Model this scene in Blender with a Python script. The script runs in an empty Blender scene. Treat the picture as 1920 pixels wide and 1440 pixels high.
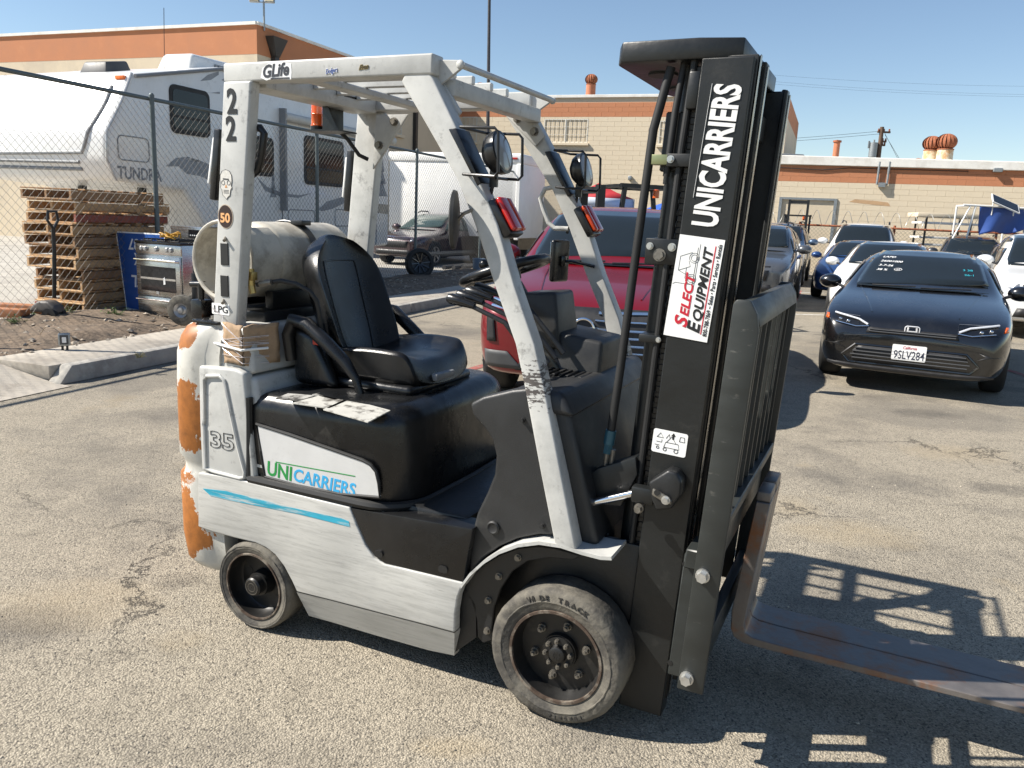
import bpy, bmesh, math, random
import numpy as np
from mathutils import Vector, Matrix
from mathutils.bvhtree import BVHTree
R = math.radians
random.seed(7)
S = bpy.context.scene
COL = S.collection
# ------------------------------------------------------------------ camera
FPX, PIT, ROL, CH = 1500.0, .205, .045, 1.585       # focal length in photo pixels, pitch, roll, eye height
cd = bpy.data.cameras.new('camera'); cam = bpy.data.objects.new('camera', cd); COL.objects.link(cam)
cd.sensor_width = 36; cd.lens = 36*FPX/1920; cd.clip_start = .05; cd.clip_end = 800
_f = Vector((0, math.cos(PIT), -math.sin(PIT))); _u = Vector((0, math.sin(PIT), math.cos(PIT))); _r = Vector((1, 0, 0))
_cr = _r*math.cos(ROL)+_u*math.sin(ROL); _cu = _u*math.cos(ROL)-_r*math.sin(ROL)
cam.matrix_world = Matrix(((_cr.x, _cu.x, -_f.x, 0), (_cr.y, _cu.y, -_f.y, 0), (_cr.z, _cu.z, -_f.z, CH), (0, 0, 0, 1)))
S.camera = cam
# ------------------------------------------------------------------ sky, sun, exposure
TO_SUN = Vector((-1.038, -.05, 1.0)).normalized()
elev = math.asin(TO_SUN.z); azi = math.atan2(TO_SUN.x, TO_SUN.y)
W = bpy.data.worlds.new('World'); S.world = W; W.use_nodes = True
nt = W.node_tree; nt.nodes.clear()
sk = nt.nodes.new('ShaderNodeTexSky'); sk.sky_type = 'NISHITA'; sk.sun_disc = False
sk.sun_elevation = elev; sk.sun_rotation = azi; sk.air_density = 1.0; sk.dust_density = .1; sk.ozone_density = 1.7; sk.altitude = 60
bg = nt.nodes.new('ShaderNodeBackground'); bg.inputs[1].default_value = .075
wo = nt.nodes.new('ShaderNodeOutputWorld')
nt.links.new(sk.outputs[0], bg.inputs[0]); nt.links.new(bg.outputs[0], wo.inputs[0])
sd = bpy.data.lights.new('sun', 'SUN'); sd.energy = 5.0; sd.angle = R(.53); sd.color = (1, .94, .85)
sun = bpy.data.objects.new('sun', sd); COL.objects.link(sun)
sun.rotation_euler = TO_SUN.to_track_quat('Z', 'Y').to_euler()
vs = S.view_settings; vs.view_transform = 'Standard'; vs.look = 'None'; vs.gamma = 1; vs.exposure = .9
try: vs.use_curve_mapping = False
except Exception: pass
# ------------------------------------------------------------------ photo pixel -> direction -> place
CO = Vector((0, 0, CH))
def ray(x, y):
    u, v = x-960, y-720
    c, s = math.cos(ROL), math.sin(ROL)
    u, v = c*u+s*v, -s*u+c*v
    return (_r*(u/FPX)+_u*(-v/FPX)+_f)
def G(x, y, z=0.0):
    d = ray(x, y); return CO+d*((z-CH)/d.z)
def onpl(x, y, P, n):
    d = ray(x, y); return CO+d*((Vector(P)-CO).dot(n)/d.dot(n))
# ------------------------------------------------------------------ mesh helpers
def tag(o, label=None, cat=None, group=None, kind=None):
    if label: o['label'] = label
    if cat: o['category'] = cat
    if group: o['group'] = group
    if kind: o['kind'] = kind
    return o
def empty(name, loc=(0, 0, 0), rz=0, label=None, cat=None, group=None):
    o = bpy.data.objects.new(name, None); COL.objects.link(o); o.location = loc; o.rotation_euler = (0, 0, rz)
    o.empty_display_size = .1
    return tag(o, label, cat, group)
class MB:
    def __init__(s): s.v = []; s.f = []
    def add(s, vs, fs, M=None):
        b = len(s.v)
        for p in vs:
            p = Vector(p)
            if M is not None: p = M @ p
            s.v.append((p.x, p.y, p.z))
        for f in fs: s.f.append(tuple(b+i for i in f))
        return s
    def addbm(s, bm, M=None):
        bm.verts.index_update()
        s.add([v.co.copy() for v in bm.verts], [[v.index for v in f.verts] for f in bm.faces], M); bm.free(); return s
    def _bev(s, bm, bev, seg, ang=30):
        if bev > 0:
            es = [e for e in bm.edges if len(e.link_faces) == 2 and e.calc_face_angle(0) > R(ang)]
            bmesh.ops.bevel(bm, geom=es, offset=bev, segments=seg, profile=.5, affect='EDGES', clamp_overlap=True)
    def box(s, x0, x1, y0, y1, z0, z1, bev=0, seg=2, M=None):
        bm = bmesh.new(); bmesh.ops.create_cube(bm, size=1)
        for v in bm.verts: v.co = Vector(((x0+x1)/2+v.co.x*(x1-x0), (y0+y1)/2+v.co.y*(y1-y0), (z0+z1)/2+v.co.z*(z1-z0)))
        s._bev(bm, bev, seg); return s.addbm(bm, M)
    def prism(s, pts, ax, a0, a1, bev=0, seg=2, M=None, pts2=None):
        # polygon in the plane across axis ax: ax 'y': (x,z), 'x': (y,z), 'z': (x,y)
        def mk(p, a): return {'y': (p[0], a, p[1]), 'x': (a, p[0], p[1]), 'z': (p[0], p[1], a)}[ax]
        bm = bmesh.new(); n = len(pts)
        A = [bm.verts.new(mk(p, a0)) for p in pts]; B = [bm.verts.new(mk(p, a1)) for p in (pts2 or pts)]
        bm.faces.new(A); bm.faces.new(B[::-1])
        for i in range(n): bm.faces.new((A[i], B[i], B[(i+1) % n], A[(i+1) % n])[::-1])
        bmesh.ops.recalc_face_normals(bm, faces=bm.faces)
        s._bev(bm, bev, seg)
        big = [f for f in bm.faces if len(f.verts) > 4]
        if big: bmesh.ops.triangulate(bm, faces=big)
        return s.addbm(bm, M)
    def hexa(s, c8, bev=0, seg=2):
        # eight corners: bottom loop 0-3, top loop 4-7
        bm = bmesh.new(); v = [bm.verts.new(p) for p in c8]
        for f in ((3, 2, 1, 0), (4, 5, 6, 7), (0, 1, 5, 4), (1, 2, 6, 5), (2, 3, 7, 6), (3, 0, 4, 7)): bm.faces.new([v[i] for i in f])
        bmesh.ops.recalc_face_normals(bm, faces=bm.faces)
        s._bev(bm, bev, seg); return s.addbm(bm)
    def bar(s, a, b, w, h, up=(0, 0, 1), bev=0, seg=2):
        a = Vector(a); b = Vector(b); d = (b-a); L = d.length; d.normalize()
        x = d.cross(Vector(up))
        if x.length < 1e-6: x = d.cross(Vector((1, 0, 0)))
        x.normalize(); z = x.cross(d)
        M = Matrix(((x.x, d.x, z.x, a.x), (x.y, d.y, z.y, a.y), (x.z, d.z, z.z, a.z), (0, 0, 0, 1)))
        return s.box(-w/2, w/2, 0, L, -h/2, h/2, bev, seg, M)
    def tube(s, pts, r, n=10, closed=False, caps=True):
        P = [Vector(p) for p in pts]; m = len(P); rs = r if isinstance(r, (list, tuple)) else [r]*m
        T = []
        for i in range(m):
            if closed: t = P[(i+1) % m]-P[i-1]
            else: t = P[min(i+1, m-1)]-P[max(i-1, 0)]
            T.append(t.normalized())
        nn = T[0].orthogonal().normalized(); vs = []; fs = []
        for i in range(m):
            nn = (nn-T[i]*nn.dot(T[i])).normalized(); bb = T[i].cross(nn)
            for k in range(n):
                a = 2*math.pi*k/n; vs.append(P[i]+(nn*math.cos(a)+bb*math.sin(a))*rs[i])
        for i in range(m if closed else m-1):
            j = (i+1) % m
            off = 0
            if closed and j == 0:
                off = min(range(n), key=lambda o: (vs[i*n]-vs[o]).length)
            for k in range(n): fs.append((i*n+k, i*n+(k+1) % n, j*n+(k+1+off) % n, j*n+(k+off) % n))
        if caps and not closed: fs.append(tuple(range(n))[::-1]); fs.append(tuple((m-1)*n+k for k in range(n)))
        return s.add(vs, fs)
    def lathe(s, prof, n=32, M=None, cap=False):
        # prof: (radius, height) along local z
        vs = []; fs = []; m = len(prof)
        for r, h in prof:
            for k in range(n):
                a = 2*math.pi*k/n; vs.append((r*math.cos(a), r*math.sin(a), h))
        for i in range(m-1):
            for k in range(n): fs.append((i*n+k, i*n+(k+1) % n, (i+1)*n+(k+1) % n, (i+1)*n+k))
        if cap and prof[0][0] > 1e-4: fs.append(tuple(range(n))[::-1])
        if cap and prof[-1][0] > 1e-4: fs.append(tuple((m-1)*n+k for k in range(n)))
        return s.add(vs, fs, M)
    def cyl(s, a, b, r, n=16, r2=None):
        return s.tube([a, b], [r, r if r2 is None else r2], n)
    def sphere(s, c, r, n=16, sc=(1, 1, 1)):
        pr = [(r*math.sin(math.pi*i/(n//2)), -r*math.cos(math.pi*i/(n//2))) for i in range(n//2+1)]
        return s.lathe(pr, n, Matrix.Translation(c) @ Matrix.Diagonal((sc[0], sc[1], sc[2], 1)))
    def grid(s, f, nu, nv, thick=None):
        vs = [f(i/nu, j/nv) for i in range(nu+1) for j in range(nv+1)]
        fs = [(i*(nv+1)+j, (i+1)*(nv+1)+j, (i+1)*(nv+1)+j+1, i*(nv+1)+j+1) for i in range(nu) for j in range(nv)]
        return s.add(vs, fs)
    def mesh(s, name, m=None, ang=35):
        me = bpy.data.meshes.new(name); me.from_pydata(s.v, [], s.f)
        bm = bmesh.new(); bm.from_mesh(me); bmesh.ops.remove_doubles(bm, verts=bm.verts, dist=1e-6)
        bmesh.ops.recalc_face_normals(bm, faces=bm.faces); bm.to_mesh(me); bm.free()
        me.polygons.foreach_set('use_smooth', [True]*len(me.polygons)); me.set_sharp_from_angle(angle=R(ang))
        if m: me.materials.append(m)
        me.update(); return me
    def build(s, name, m, parent=None, ang=35):
        o = bpy.data.objects.new(name, s.mesh(name, m, ang)); COL.objects.link(o); o.parent = parent; return o
def put(name, me, parent=None, M=None):
    o = bpy.data.objects.new(name, me); COL.objects.link(o); o.parent = parent
    if M is not None: o.matrix_local = M if parent else M
    return o
def copy_tree(o, parent=None):
    c = o.copy(); COL.objects.link(c); c.parent = parent
    for ch in list(o.children): copy_tree(ch, c)
    return c
def RZ(a): return Matrix.Rotation(a, 4, 'Z')
def RX(a): return Matrix.Rotation(a, 4, 'X')
def RY(a): return Matrix.Rotation(a, 4, 'Y')
def TR(x, y, z): return Matrix.Translation((x, y, z))
def frame(o, ex, ez=None, ey=None):
    # matrix whose local x,y span a plane (for lettering): ex to the right of the text, ey up the text
    ex = Vector(ex).normalized(); ey = Vector(ey); ey = (ey-ex*ey.dot(ex)).normalized(); e3 = ex.cross(ey)
    return Matrix(((ex.x, ey.x, e3.x, o[0]), (ex.y, ey.y, e3.y, o[1]), (ex.z, ey.z, e3.z, o[2]), (0, 0, 0, 1)))
def text(name, body, size, m, parent, M, bold=0.0, shear=0.0, depth=.0006, align='LEFT', width=None, res=3, outline=0):
    cu = bpy.data.curves.new(name, 'FONT'); cu.body = body; cu.size = size; cu.shear = shear; cu.offset = bold*size
    cu.extrude = depth; cu.align_x = align; cu.resolution_u = res
    o = bpy.data.objects.new(name, cu); COL.objects.link(o)
    bpy.context.view_layer.update()
    me = bpy.data.meshes.new_from_object(o.evaluated_get(bpy.context.evaluated_depsgraph_get()))
    COL.objects.unlink(o); bpy.data.objects.remove(o)
    if width:
        xs = [v.co.x for v in me.vertices]; w = max(xs)-min(xs); k = width/w
        for v in me.vertices: v.co.x *= k
    me.materials.clear(); me.materials.append(m); me.name = name
    t = bpy.data.objects.new(name, me); COL.objects.link(t); t.parent = parent; t.matrix_local = M
    return t
# ------------------------------------------------------------------ materials
MATS = {}
def mat(name, col, rough=.5, metal=0, var=.12, vs=6, bump=0, bs=60, coat=0, spec=.5, dirt=None, ds=3, da=.5, dthr=.5, streak=None, emit=0, alpha=1, trans=0, rv=.1):
    """procedural surface: mottled colour, optional dirt patches (dirt colour, size ds, amount da), streak = (axis scale vector)"""
    if name in MATS: return MATS[name]
    m = bpy.data.materials.new(name); m.use_nodes = True; t = m.node_tree; N = t.nodes; L = t.links
    b = N['Principled BSDF']
    c4 = (*col, 1)
    tc = N.new('ShaderNodeTexCoord'); mp = N.new('ShaderNodeMapping'); L.new(tc.outputs['Object'], mp.inputs[0])
    if streak: mp.inputs['Scale'].default_value = streak
    n1 = N.new('ShaderNodeTexNoise'); n1.inputs['Scale'].default_value = vs; n1.inputs['Detail'].default_value = 6; n1.inputs['Roughness'].default_value = .65
    L.new(mp.outputs[0], n1.inputs['Vector'])
    mr = N.new('ShaderNodeMapRange'); mr.inputs[1].default_value = .3; mr.inputs[2].default_value = .7; mr.inputs[3].default_value = 1-var; mr.inputs[4].default_value = 1+var
    L.new(n1.outputs[0], mr.inputs[0])
    vm = N.new('ShaderNodeVectorMath'); vm.operation = 'SCALE'; vm.inputs[0].default_value = col; L.new(mr.outputs[0], vm.inputs[3])
    out = vm.outputs[0]
    rr = N.new('ShaderNodeMapRange'); rr.inputs[1].default_value = .3; rr.inputs[2].default_value = .7
    rr.inputs[3].default_value = max(.02, rough-rv); rr.inputs[4].default_value = min(1, rough+rv); L.new(n1.outputs[0], rr.inputs[0])
    if dirt:
        n2 = N.new('ShaderNodeTexNoise'); n2.inputs['Scale'].default_value = ds; n2.inputs['Detail'].default_value = 9; n2.inputs['Roughness'].default_value = .7
        L.new(mp.outputs[0], n2.inputs['Vector'])
        m2 = N.new('ShaderNodeMapRange'); m2.inputs[1].default_value = dthr; m2.inputs[2].default_value = dthr+.12; m2.inputs[3].default_value = 0; m2.inputs[4].default_value = da
        L.new(n2.outputs[0], m2.inputs[0])
        mx = N.new('ShaderNodeMix'); mx.data_type = 'RGBA'; L.new(m2.outputs[0], mx.inputs[0]); L.new(out, mx.inputs[6]); mx.inputs[7].default_value = (*dirt, 1)
        out = mx.outputs[2]
    L.new(out, b.inputs['Base Color']); L.new(rr.outputs[0], b.inputs['Roughness'])
    b.inputs['Metallic'].default_value = metal; b.inputs['Specular IOR Level'].default_value = spec
    b.inputs['Coat Weight'].default_value = coat; b.inputs['Coat Roughness'].default_value = .04
    if trans: b.inputs['Transmission Weight'].default_value = trans
    if alpha < 1: b.inputs['Alpha'].default_value = alpha
    if emit: b.inputs['Emission Color'].default_value = c4; b.inputs['Emission Strength'].default_value = emit
    if bump:
        n3 = N.new('ShaderNodeTexNoise'); n3.inputs['Scale'].default_value = bs; n3.inputs['Detail'].default_value = 4; L.new(mp.outputs[0], n3.inputs['Vector'])
        bp = N.new('ShaderNodeBump'); bp.inputs['Strength'].default_value = bump; bp.inputs['Distance'].default_value = .01; L.new(n3.outputs[0], bp.inputs['Height']); L.new(bp.outputs[0], b.inputs['Normal'])
    MATS[name] = m; return m
def nodes(name):
    m = bpy.data.materials.new(name); m.use_nodes = True; MATS[name] = m
    return m, m.node_tree.nodes, m.node_tree.links, m.node_tree.nodes['Principled BSDF']
def nz(N, L, src, scale, det=5, rough=.6, dim='ShaderNodeTexNoise'):
    n = N.new(dim); n.inputs['Scale'].default_value = scale
    if dim == 'ShaderNodeTexNoise': n.inputs['Detail'].default_value = det; n.inputs['Roughness'].default_value = rough
    L.new(src, n.inputs['Vector']); return n
def rmp(N, L, src, a, b, c=0, d=1):
    r = N.new('ShaderNodeMapRange'); r.inputs[1].default_value = a; r.inputs[2].default_value = b; r.inputs[3].default_value = c; r.inputs[4].default_value = d
    L.new(src, r.inputs[0]); return r.outputs[0]
def mixc(N, L, fac, a, b, mode='MIX'):
    x = N.new('ShaderNodeMix'); x.data_type = 'RGBA'; x.blend_type = mode
    if isinstance(fac, float): x.inputs[0].default_value = fac
    else: L.new(fac, x.inputs[0])
    for i, q in ((6, a), (7, b)):
        if isinstance(q, tuple): x.inputs[i].default_value = (*q, 1)
        else: L.new(q, x.inputs[i])
    return x.outputs[2]
def mth(N, L, op, a, b=None):
    x = N.new('ShaderNodeMath'); x.operation = op
    for i, q in ((0, a), (1, b)):
        if q is None: continue
        if isinstance(q, (int, float)): x.inputs[i].default_value = q
        else: L.new(q, x.inputs[i])
    return x.outputs[0]
_dk, _tn, _ol = (.085, .078, .07), (.33, .265, .17), (.03, .028, .026)
STAINS = [(1740, 776, .42, .22, _dk, .7), (1650, 745, .3, .2, _dk, .6), (1885, 918, .32, .16, _dk, .65), (1600, 1000, .42, .25, _tn, .55), (50, 1175, .26, .2, _dk, .7), (140, 1130, .42, .25, _tn, .4), (250, 1290, .09, .05, _ol, .22), (1790, 850, .5, .3, _tn, .45), (420, 1400, .5, .12, _dk, .22), (1480, 950, .2, .25, _tn, .4), (200, 860, .5, .35, _dk, .3), (850, 1400, .16, .07, _tn, .5), (1560, 1130, .3, .08, _dk, .35)]
def asphalt(name, base=(.315, .278, .217)):
    """worn exposed-aggregate asphalt: pale stones in dark binder, pits, fines, oil, patches and hairline cracks"""
    m, N, L, b = nodes(name); tc = N.new('ShaderNodeTexCoord'); P = tc.outputs['Object']
    wob = nz(N, L, P, 30, 2, .5); ad = N.new('ShaderNodeVectorMath'); ad.operation = 'ADD'; L.new(P, ad.inputs[0])
    sc = N.new('ShaderNodeVectorMath'); sc.operation = 'SCALE'; sc.inputs[3].default_value = .012; L.new(wob.outputs['Color'], sc.inputs[0]); L.new(sc.outputs[0], ad.inputs[1])
    st = nz(N, L, ad.outputs[0], 145, 2, .5, 'ShaderNodeTexVoronoi'); st2 = nz(N, L, ad.outputs[0], 260, 2, .5, 'ShaderNodeTexVoronoi')
    fine = nz(N, L, P, 210, 3, .7); pit = nz(N, L, P, 46, 4, .7); mid = nz(N, L, P, 5.5, 6, .7); big = nz(N, L, P, .62, 6, .66); fin = nz(N, L, P, 1.35, 4, .6); pat = nz(N, L, P, .33, 3, .5)
    sep = N.new('ShaderNodeSeparateColor'); L.new(st.outputs['Color'], sep.inputs[0])
    dark = tuple(x*.56 for x in base); pale = tuple(min(1, x*1.34) for x in base)
    stone = mixc(N, L, sep.outputs[0], tuple(x*.75 for x in base), pale)
    stone = mixc(N, L, rmp(N, L, sep.outputs[1], .86, .9), stone, (.055, .05, .047))
    c = mixc(N, L, rmp(N, L, st.outputs['Distance'], .50, .72), stone, dark)
    c = mixc(N, L, rmp(N, L, st2.outputs['Distance'], .62, .8, 0, .6), c, dark)
    c = mixc(N, L, rmp(N, L, fine.outputs[0], .35, .7, 0, .45), c, pale)
    c = mixc(N, L, rmp(N, L, pit.outputs[0], .65, .70, 0, .75), c, tuple(x*.25 for x in base))
    c = mixc(N, L, rmp(N, L, mid.outputs[0], .52, .72, 0, .5), c, tuple(x*.5 for x in base))
    c = mixc(N, L, rmp(N, L, big.outputs[0], .52, .68, 0, .62), c, (.095, .088, .08))
    c = mixc(N, L, rmp(N, L, fin.outputs[0], .62, .74, 0, .55), c, (.29, .235, .155))
    c = mixc(N, L, rmp(N, L, pat.outputs[0], .55, .59, 0, .42), c, (.12, .112, .10))
    oil = nz(N, L, P, 1.15, 3, .45); c = mixc(N, L, rmp(N, L, oil.outputs[0], .66, .74, 0, .7), c, (.035, .032, .029))
    sx = N.new('ShaderNodeSeparateXYZ'); L.new(P, sx.inputs[0]); en = nz(N, L, P, 6, 6, .7)
    for (px, py, rx, ry, colr, amt) in STAINS:
        g = G(px, py); dx = mth(N, L, 'DIVIDE', mth(N, L, 'SUBTRACT', sx.outputs[0], g.x), rx); dy = mth(N, L, 'DIVIDE', mth(N, L, 'SUBTRACT', sx.outputs[1], g.y), ry)
        d = mth(N, L, 'ADD', mth(N, L, 'ADD', mth(N, L, 'MULTIPLY', dx, dx), mth(N, L, 'MULTIPLY', dy, dy)), mth(N, L, 'MULTIPLY', en.outputs[0], 2.0))
        c = mixc(N, L, rmp(N, L, d, .75, 2.0, amt, 0), c, colr)
    h = mth(N, L, 'SUBTRACT', mth(N, L, 'MULTIPLY', fine.outputs[0], .35), mth(N, L, 'MULTIPLY', st.outputs['Distance'], 1.0))
    h = mth(N, L, 'SUBTRACT', h, mth(N, L, 'MULTIPLY', rmp(N, L, pit.outputs[0], .6, .72), 1.3))
    wp = nz(N, L, P, 2.6, 6, .75); a2 = N.new('ShaderNodeVectorMath'); a2.operation = 'ADD'; L.new(P, a2.inputs[0])
    s2 = N.new('ShaderNodeVectorMath'); s2.operation = 'SCALE'; s2.inputs[3].default_value = .5; L.new(wp.outputs['Color'], s2.inputs[0]); L.new(s2.outputs[0], a2.inputs[1])
    vo = N.new('ShaderNodeTexVoronoi'); vo.feature = 'DISTANCE_TO_EDGE'; vo.inputs['Scale'].default_value = .6; L.new(a2.outputs[0], vo.inputs['Vector'])
    where = rmp(N, L, nz(N, L, P, .8, 3, .5).outputs[0], .5, .62)
    ck = mth(N, L, 'MULTIPLY', rmp(N, L, vo.outputs['Distance'], .0, .008, .9, 0), where)
    c = mixc(N, L, ck, c, (.05, .045, .04)); h = mth(N, L, 'SUBTRACT', h, mth(N, L, 'MULTIPLY', ck, 1.2))
    L.new(c, b.inputs['Base Color']); b.inputs['Roughness'].default_value = .93; b.inputs['Specular IOR Level'].default_value = .2
    bp = N.new('ShaderNodeBump'); bp.inputs['Strength'].default_value = .9; bp.inputs['Distance'].default_value = .0045; L.new(h, bp.inputs['Height']); L.new(bp.outputs[0], b.inputs['Normal'])
    return m
M_ASPH = asphalt('asphalt')
M_CONC = mat('concrete', (.40, .36, .30), .9, var=.14, vs=4, bump=.5, bs=140, dirt=(.22, .19, .155), ds=2.2, da=.6, dthr=.5)
M_KERB = mat('kerb_concrete', (.36, .34, .30), .9, var=.16, vs=7, bump=.6, bs=120, dirt=(.2, .18, .16), ds=4, da=.55)
M_DIRT = mat('dry_dirt', (.17, .125, .085), .97, var=.35, vs=11, bump=1.0, bs=40, dirt=(.075, .058, .042), ds=5, da=.7, dthr=.48)
M_BEIGE = mat('beige_painted_block', (.64, .545, .40), .85, var=.05, vs=1.5, bump=.25, bs=90, dirt=(.54, .455, .33), ds=.8, da=.35, dthr=.56)
M_ORANGE = mat('orange_painted_block', (.47, .195, .095), .85, var=.07, vs=1.5, bump=.25, bs=90, dirt=(.40, .19, .11), ds=.7, da=.4, dthr=.55)
M_MORT = mat('mortar_beige', (.57, .485, .355), .9, var=.05)
M_MORTO = mat('mortar_orange', (.42, .17, .085), .9, var=.05)
M_COPE = mat('white_coping', (.72, .70, .65), .6, var=.08, vs=3, dirt=(.5, .46, .4), ds=2, da=.4)
M_GALV = mat('galvanised_steel', (.32, .34, .345), .48, .75, var=.15, vs=20)
M_GALVD = mat('weathered_galvanised_tube', (.12, .145, .15), .55, .45, var=.2, vs=20)
M_RUST = mat('rusted_sheet', (.30, .10, .045), .85, .1, var=.35, vs=14, bump=.3, bs=60, dirt=(.13, .05, .03), ds=9, da=.7)
M_RUSTY_W = mat('rust_stained_white', (.60, .52, .38), .8, 0, var=.12, vs=6, dirt=(.45, .22, .07), ds=3.5, da=.8, dthr=.46)
M_GLASSD = mat('dark_window_glass', (.012, .013, .015), .08, 0, var=.1, spec=.35, rv=.02)
M_BARS = mat('cream_window_bars', (.62, .59, .52), .6, var=.06)
M_BLACK = mat('black_rubber', (.012, .012, .012), .6, var=.2)
M_BLKP = mat('black_paint_steel', (.012, .0125, .013), .42, .0, var=.25, vs=9, dirt=(.06, .055, .048), ds=7, da=.45, dthr=.6, bump=.08, bs=60)
M_CHROME = mat('chrome', (.75, .75, .76), .12, 1, var=.04, rv=.04)
M_WHITE = mat('white_paint', (.74, .73, .70), .4, var=.05)
# ------------------------------------------------------------------ ground
mb = MB(); mb.add([(-160, -40, 0), (160, -40, 0), (160, 260, 0), (-160, 260, 0)], [(0, 1, 2, 3)])
tag(mb.build('ground', M_ASPH), kind='structure')
# frame along the kerb: A corner of the kerb, U along it (away), Nn to the left of it
KA = G(115, 722); KU = Vector((.3347, .9423, 0)); KN = Vector((-.9423, .3347, 0)); KZ = .15
def K(u, n, z=0.0): return KA+KU*u+KN*n+Vector((0, 0, z))
MK = Matrix(((KU.x, KN.x, 0, KA.x), (KU.y, KN.y, 0, KA.y), (0, 0, 1, 0), (0, 0, 0, 1)))
# kerb stones, sidewalk slabs, apron, dirt
sw = empty('sidewalk'); tag(sw, kind='structure'); sw.matrix_world = MK
mk = MB()
mk.hexa([(-.02, 0, 0), (2.15, 0, 0), (2.15, .15, 0), (-.02, .15, 0), (.14, .02, KZ), (2.15, .015, KZ), (2.15, .15, KZ), (.14, .15, KZ)], .012, 2); mk.build('kerb_stone', M_KERB, sw)
u = 2.165
while u < 34:
    L_ = 2.4 if u > 3 else 2.0
    mk = MB(); mk.hexa([(u, 0, 0), (u+L_, 0, 0), (u+L_, .15, 0), (u, .15, 0), (u, .015, KZ), (u+L_, .015, KZ), (u+L_, .15, KZ), (u, .15, KZ)], .012, 2); mk.build('kerb_stone', M_KERB, sw); u += L_+.015
for i in range(14):
    a = .14+i*1.5 if i else .02
    mk = MB(); mk.box(a, .14+(i+1)*1.5-.012, .155, .86, .02, KZ+random.uniform(-.004, .003), .008, 2); mk.build('slab', M_CONC, sw)
# apron falling from the sidewalk to the lot
mk = MB(); mk.grid(lambda s, t: (-.0-6*s, -.12+1.0*t, .006+.14*max(0, (t-.15)/.85)**1.1), 24, 12); mk.build('ramp', M_CONC, sw)
dm = MB()
def dirtz(u, n):
    e = min(1, max(0, (n-.86)/.25))
    return KZ-.03+e*(.05+.05*math.sin(u*2.1+n*1.3)*math.sin(n*3+1)+.02*math.sin(u*7.3+n*5.1)+random.uniform(-.008, .008))
dm.grid(lambda s, t: (-6+40*s, .862+1.85*t, dirtz(-6+40*s, .862+1.85*t)), 300, 22)
pd = dm.build('planter_dirt', M_DIRT); pd.matrix_world = MK; tag(pd, kind='structure')
# yard behind the fence
ym = MB(); ym.grid(lambda s, t: (-14+60*s, 2.7+26*t, .12+.0*t), 2, 2)
yd = ym.build('yard_pavement', mat('yard_concrete', (.36, .34, .30), .9, var=.15, vs=2, bump=.4, bs=80, dirt=(.22, .2, .18), ds=1.2, da=.5)); yd.matrix_world = MK; tag(yd, kind='structure')
# stones and clods on the dirt
sm = MB()
for i in range(2600):
    u = random.uniform(-5, 22); n = random.uniform(.8, 2.6); r = random.choice((.006, .008, .01, .012, .02, .03))*random.uniform(.7, 1.3)
    z = KZ+.03 if n > 1 else KZ+.003
    M = TR(u, n, z) @ RZ(random.uniform(0, 6)) @ RX(random.uniform(-.5, .5)) @ Matrix.Diagonal((1.3*r, r, .65*r, 1))
    sm.add([(1, 0, 0), (0, 1, 0), (-1, 0, 0), (0, -1, 0), (0, 0, 1), (0, 0, -1)], [(0, 1, 4), (1, 2, 4), (2, 3, 4), (3, 0, 4), (1, 0, 5), (2, 1, 5), (3, 2, 5), (0, 3, 5)], M)
so = sm.build('gravel', mat('gravel_stone', (.33, .28, .22), .95, var=.4, vs=14), ang=20); so.matrix_world = MK
tag(so, 'loose gravel and clods scattered over the dirt strip by the fence', 'gravel', kind='stuff')
# small grit on the lot
for nm_, cnt, rs_, colr, lab_, sd_0 in (('pale_grit', 3000, (.002, .0025, .003, .004, .006), (.36, .32, .25), 'pale loose grit strewn over the asphalt lot', 5), ('dark_grit', 1800, (.002, .0025, .003, .004), (.08, .074, .066), 'dark crumbs of broken asphalt strewn over the lot', 9)):
    sm = MB(); rg_ = random.Random(sd_0)
    for i in range(cnt):
        yy = 1.0+6.5*rg_.random()**1.6; p = Vector((rg_.uniform(-.8, .8)*(yy+.6), yy, .0005)); r = rg_.choice(rs_)*rg_.uniform(.7, 1.2)
        M = TR(*p) @ RZ(rg_.uniform(0, 6)) @ RX(rg_.uniform(-.3, .3)) @ Matrix.Diagonal((1.3*r, r, .75*r, 1))
        sm.add([(1, 0, 0), (.2, 1, .2), (-1, .1, 0), (-.1, -1, .1), (.1, 0, 1)], [(0, 1, 4), (1, 2, 4), (2, 3, 4), (3, 0, 4)], M)
    tag(sm.build(nm_, mat(nm_+'_stone', colr, .95, var=.5, vs=30), ang=20), lab_, 'grit', kind='stuff')
# faded red stall lines and white stall marks, 4 mm above the asphalt
M_REDL = mat('faded_red_line_paint', (.28, .075, .06), .9, var=.2, vs=20, dirt=(.2, .18, .15), ds=9, da=.95, dthr=.47)
M_WHTL = mat('faded_white_line_paint', (.55, .53, .48), .9, var=.1, vs=20, dirt=(.2, .18, .15), ds=8, da=.9, dthr=.52)
def strip(name, a, b, w, m):
    a = Vector(a); b = Vector(b); d = (b-a).normalized(); s_ = Vector((-d.y, d.x, 0))*w/2
    q = MB(); q.grid(lambda s, t: tuple((a+(b-a)*s+s_*(2*t-1))+Vector((0, 0, .004))), 8, 1)
    return tag(q.build(name, m), kind='structure')
strip('painted_line', G(745, 735), G(925, 680), .1, M_REDL)
strip('painted_line', G(1478, 590), G(1500, 545), .1, M_REDL)
strip('painted_line', G(1880, 690), G(1990, 730), .1, M_REDL)
strip('painted_line', G(1475, 589), G(1545, 591), .1, M_WHTL)
strip('painted_line', G(1492, 548), G(1545, 550), .1, M_WHTL)
strip('painted_line', G(1488, 523), G(1535, 525), .1, M_WHTL)
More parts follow.
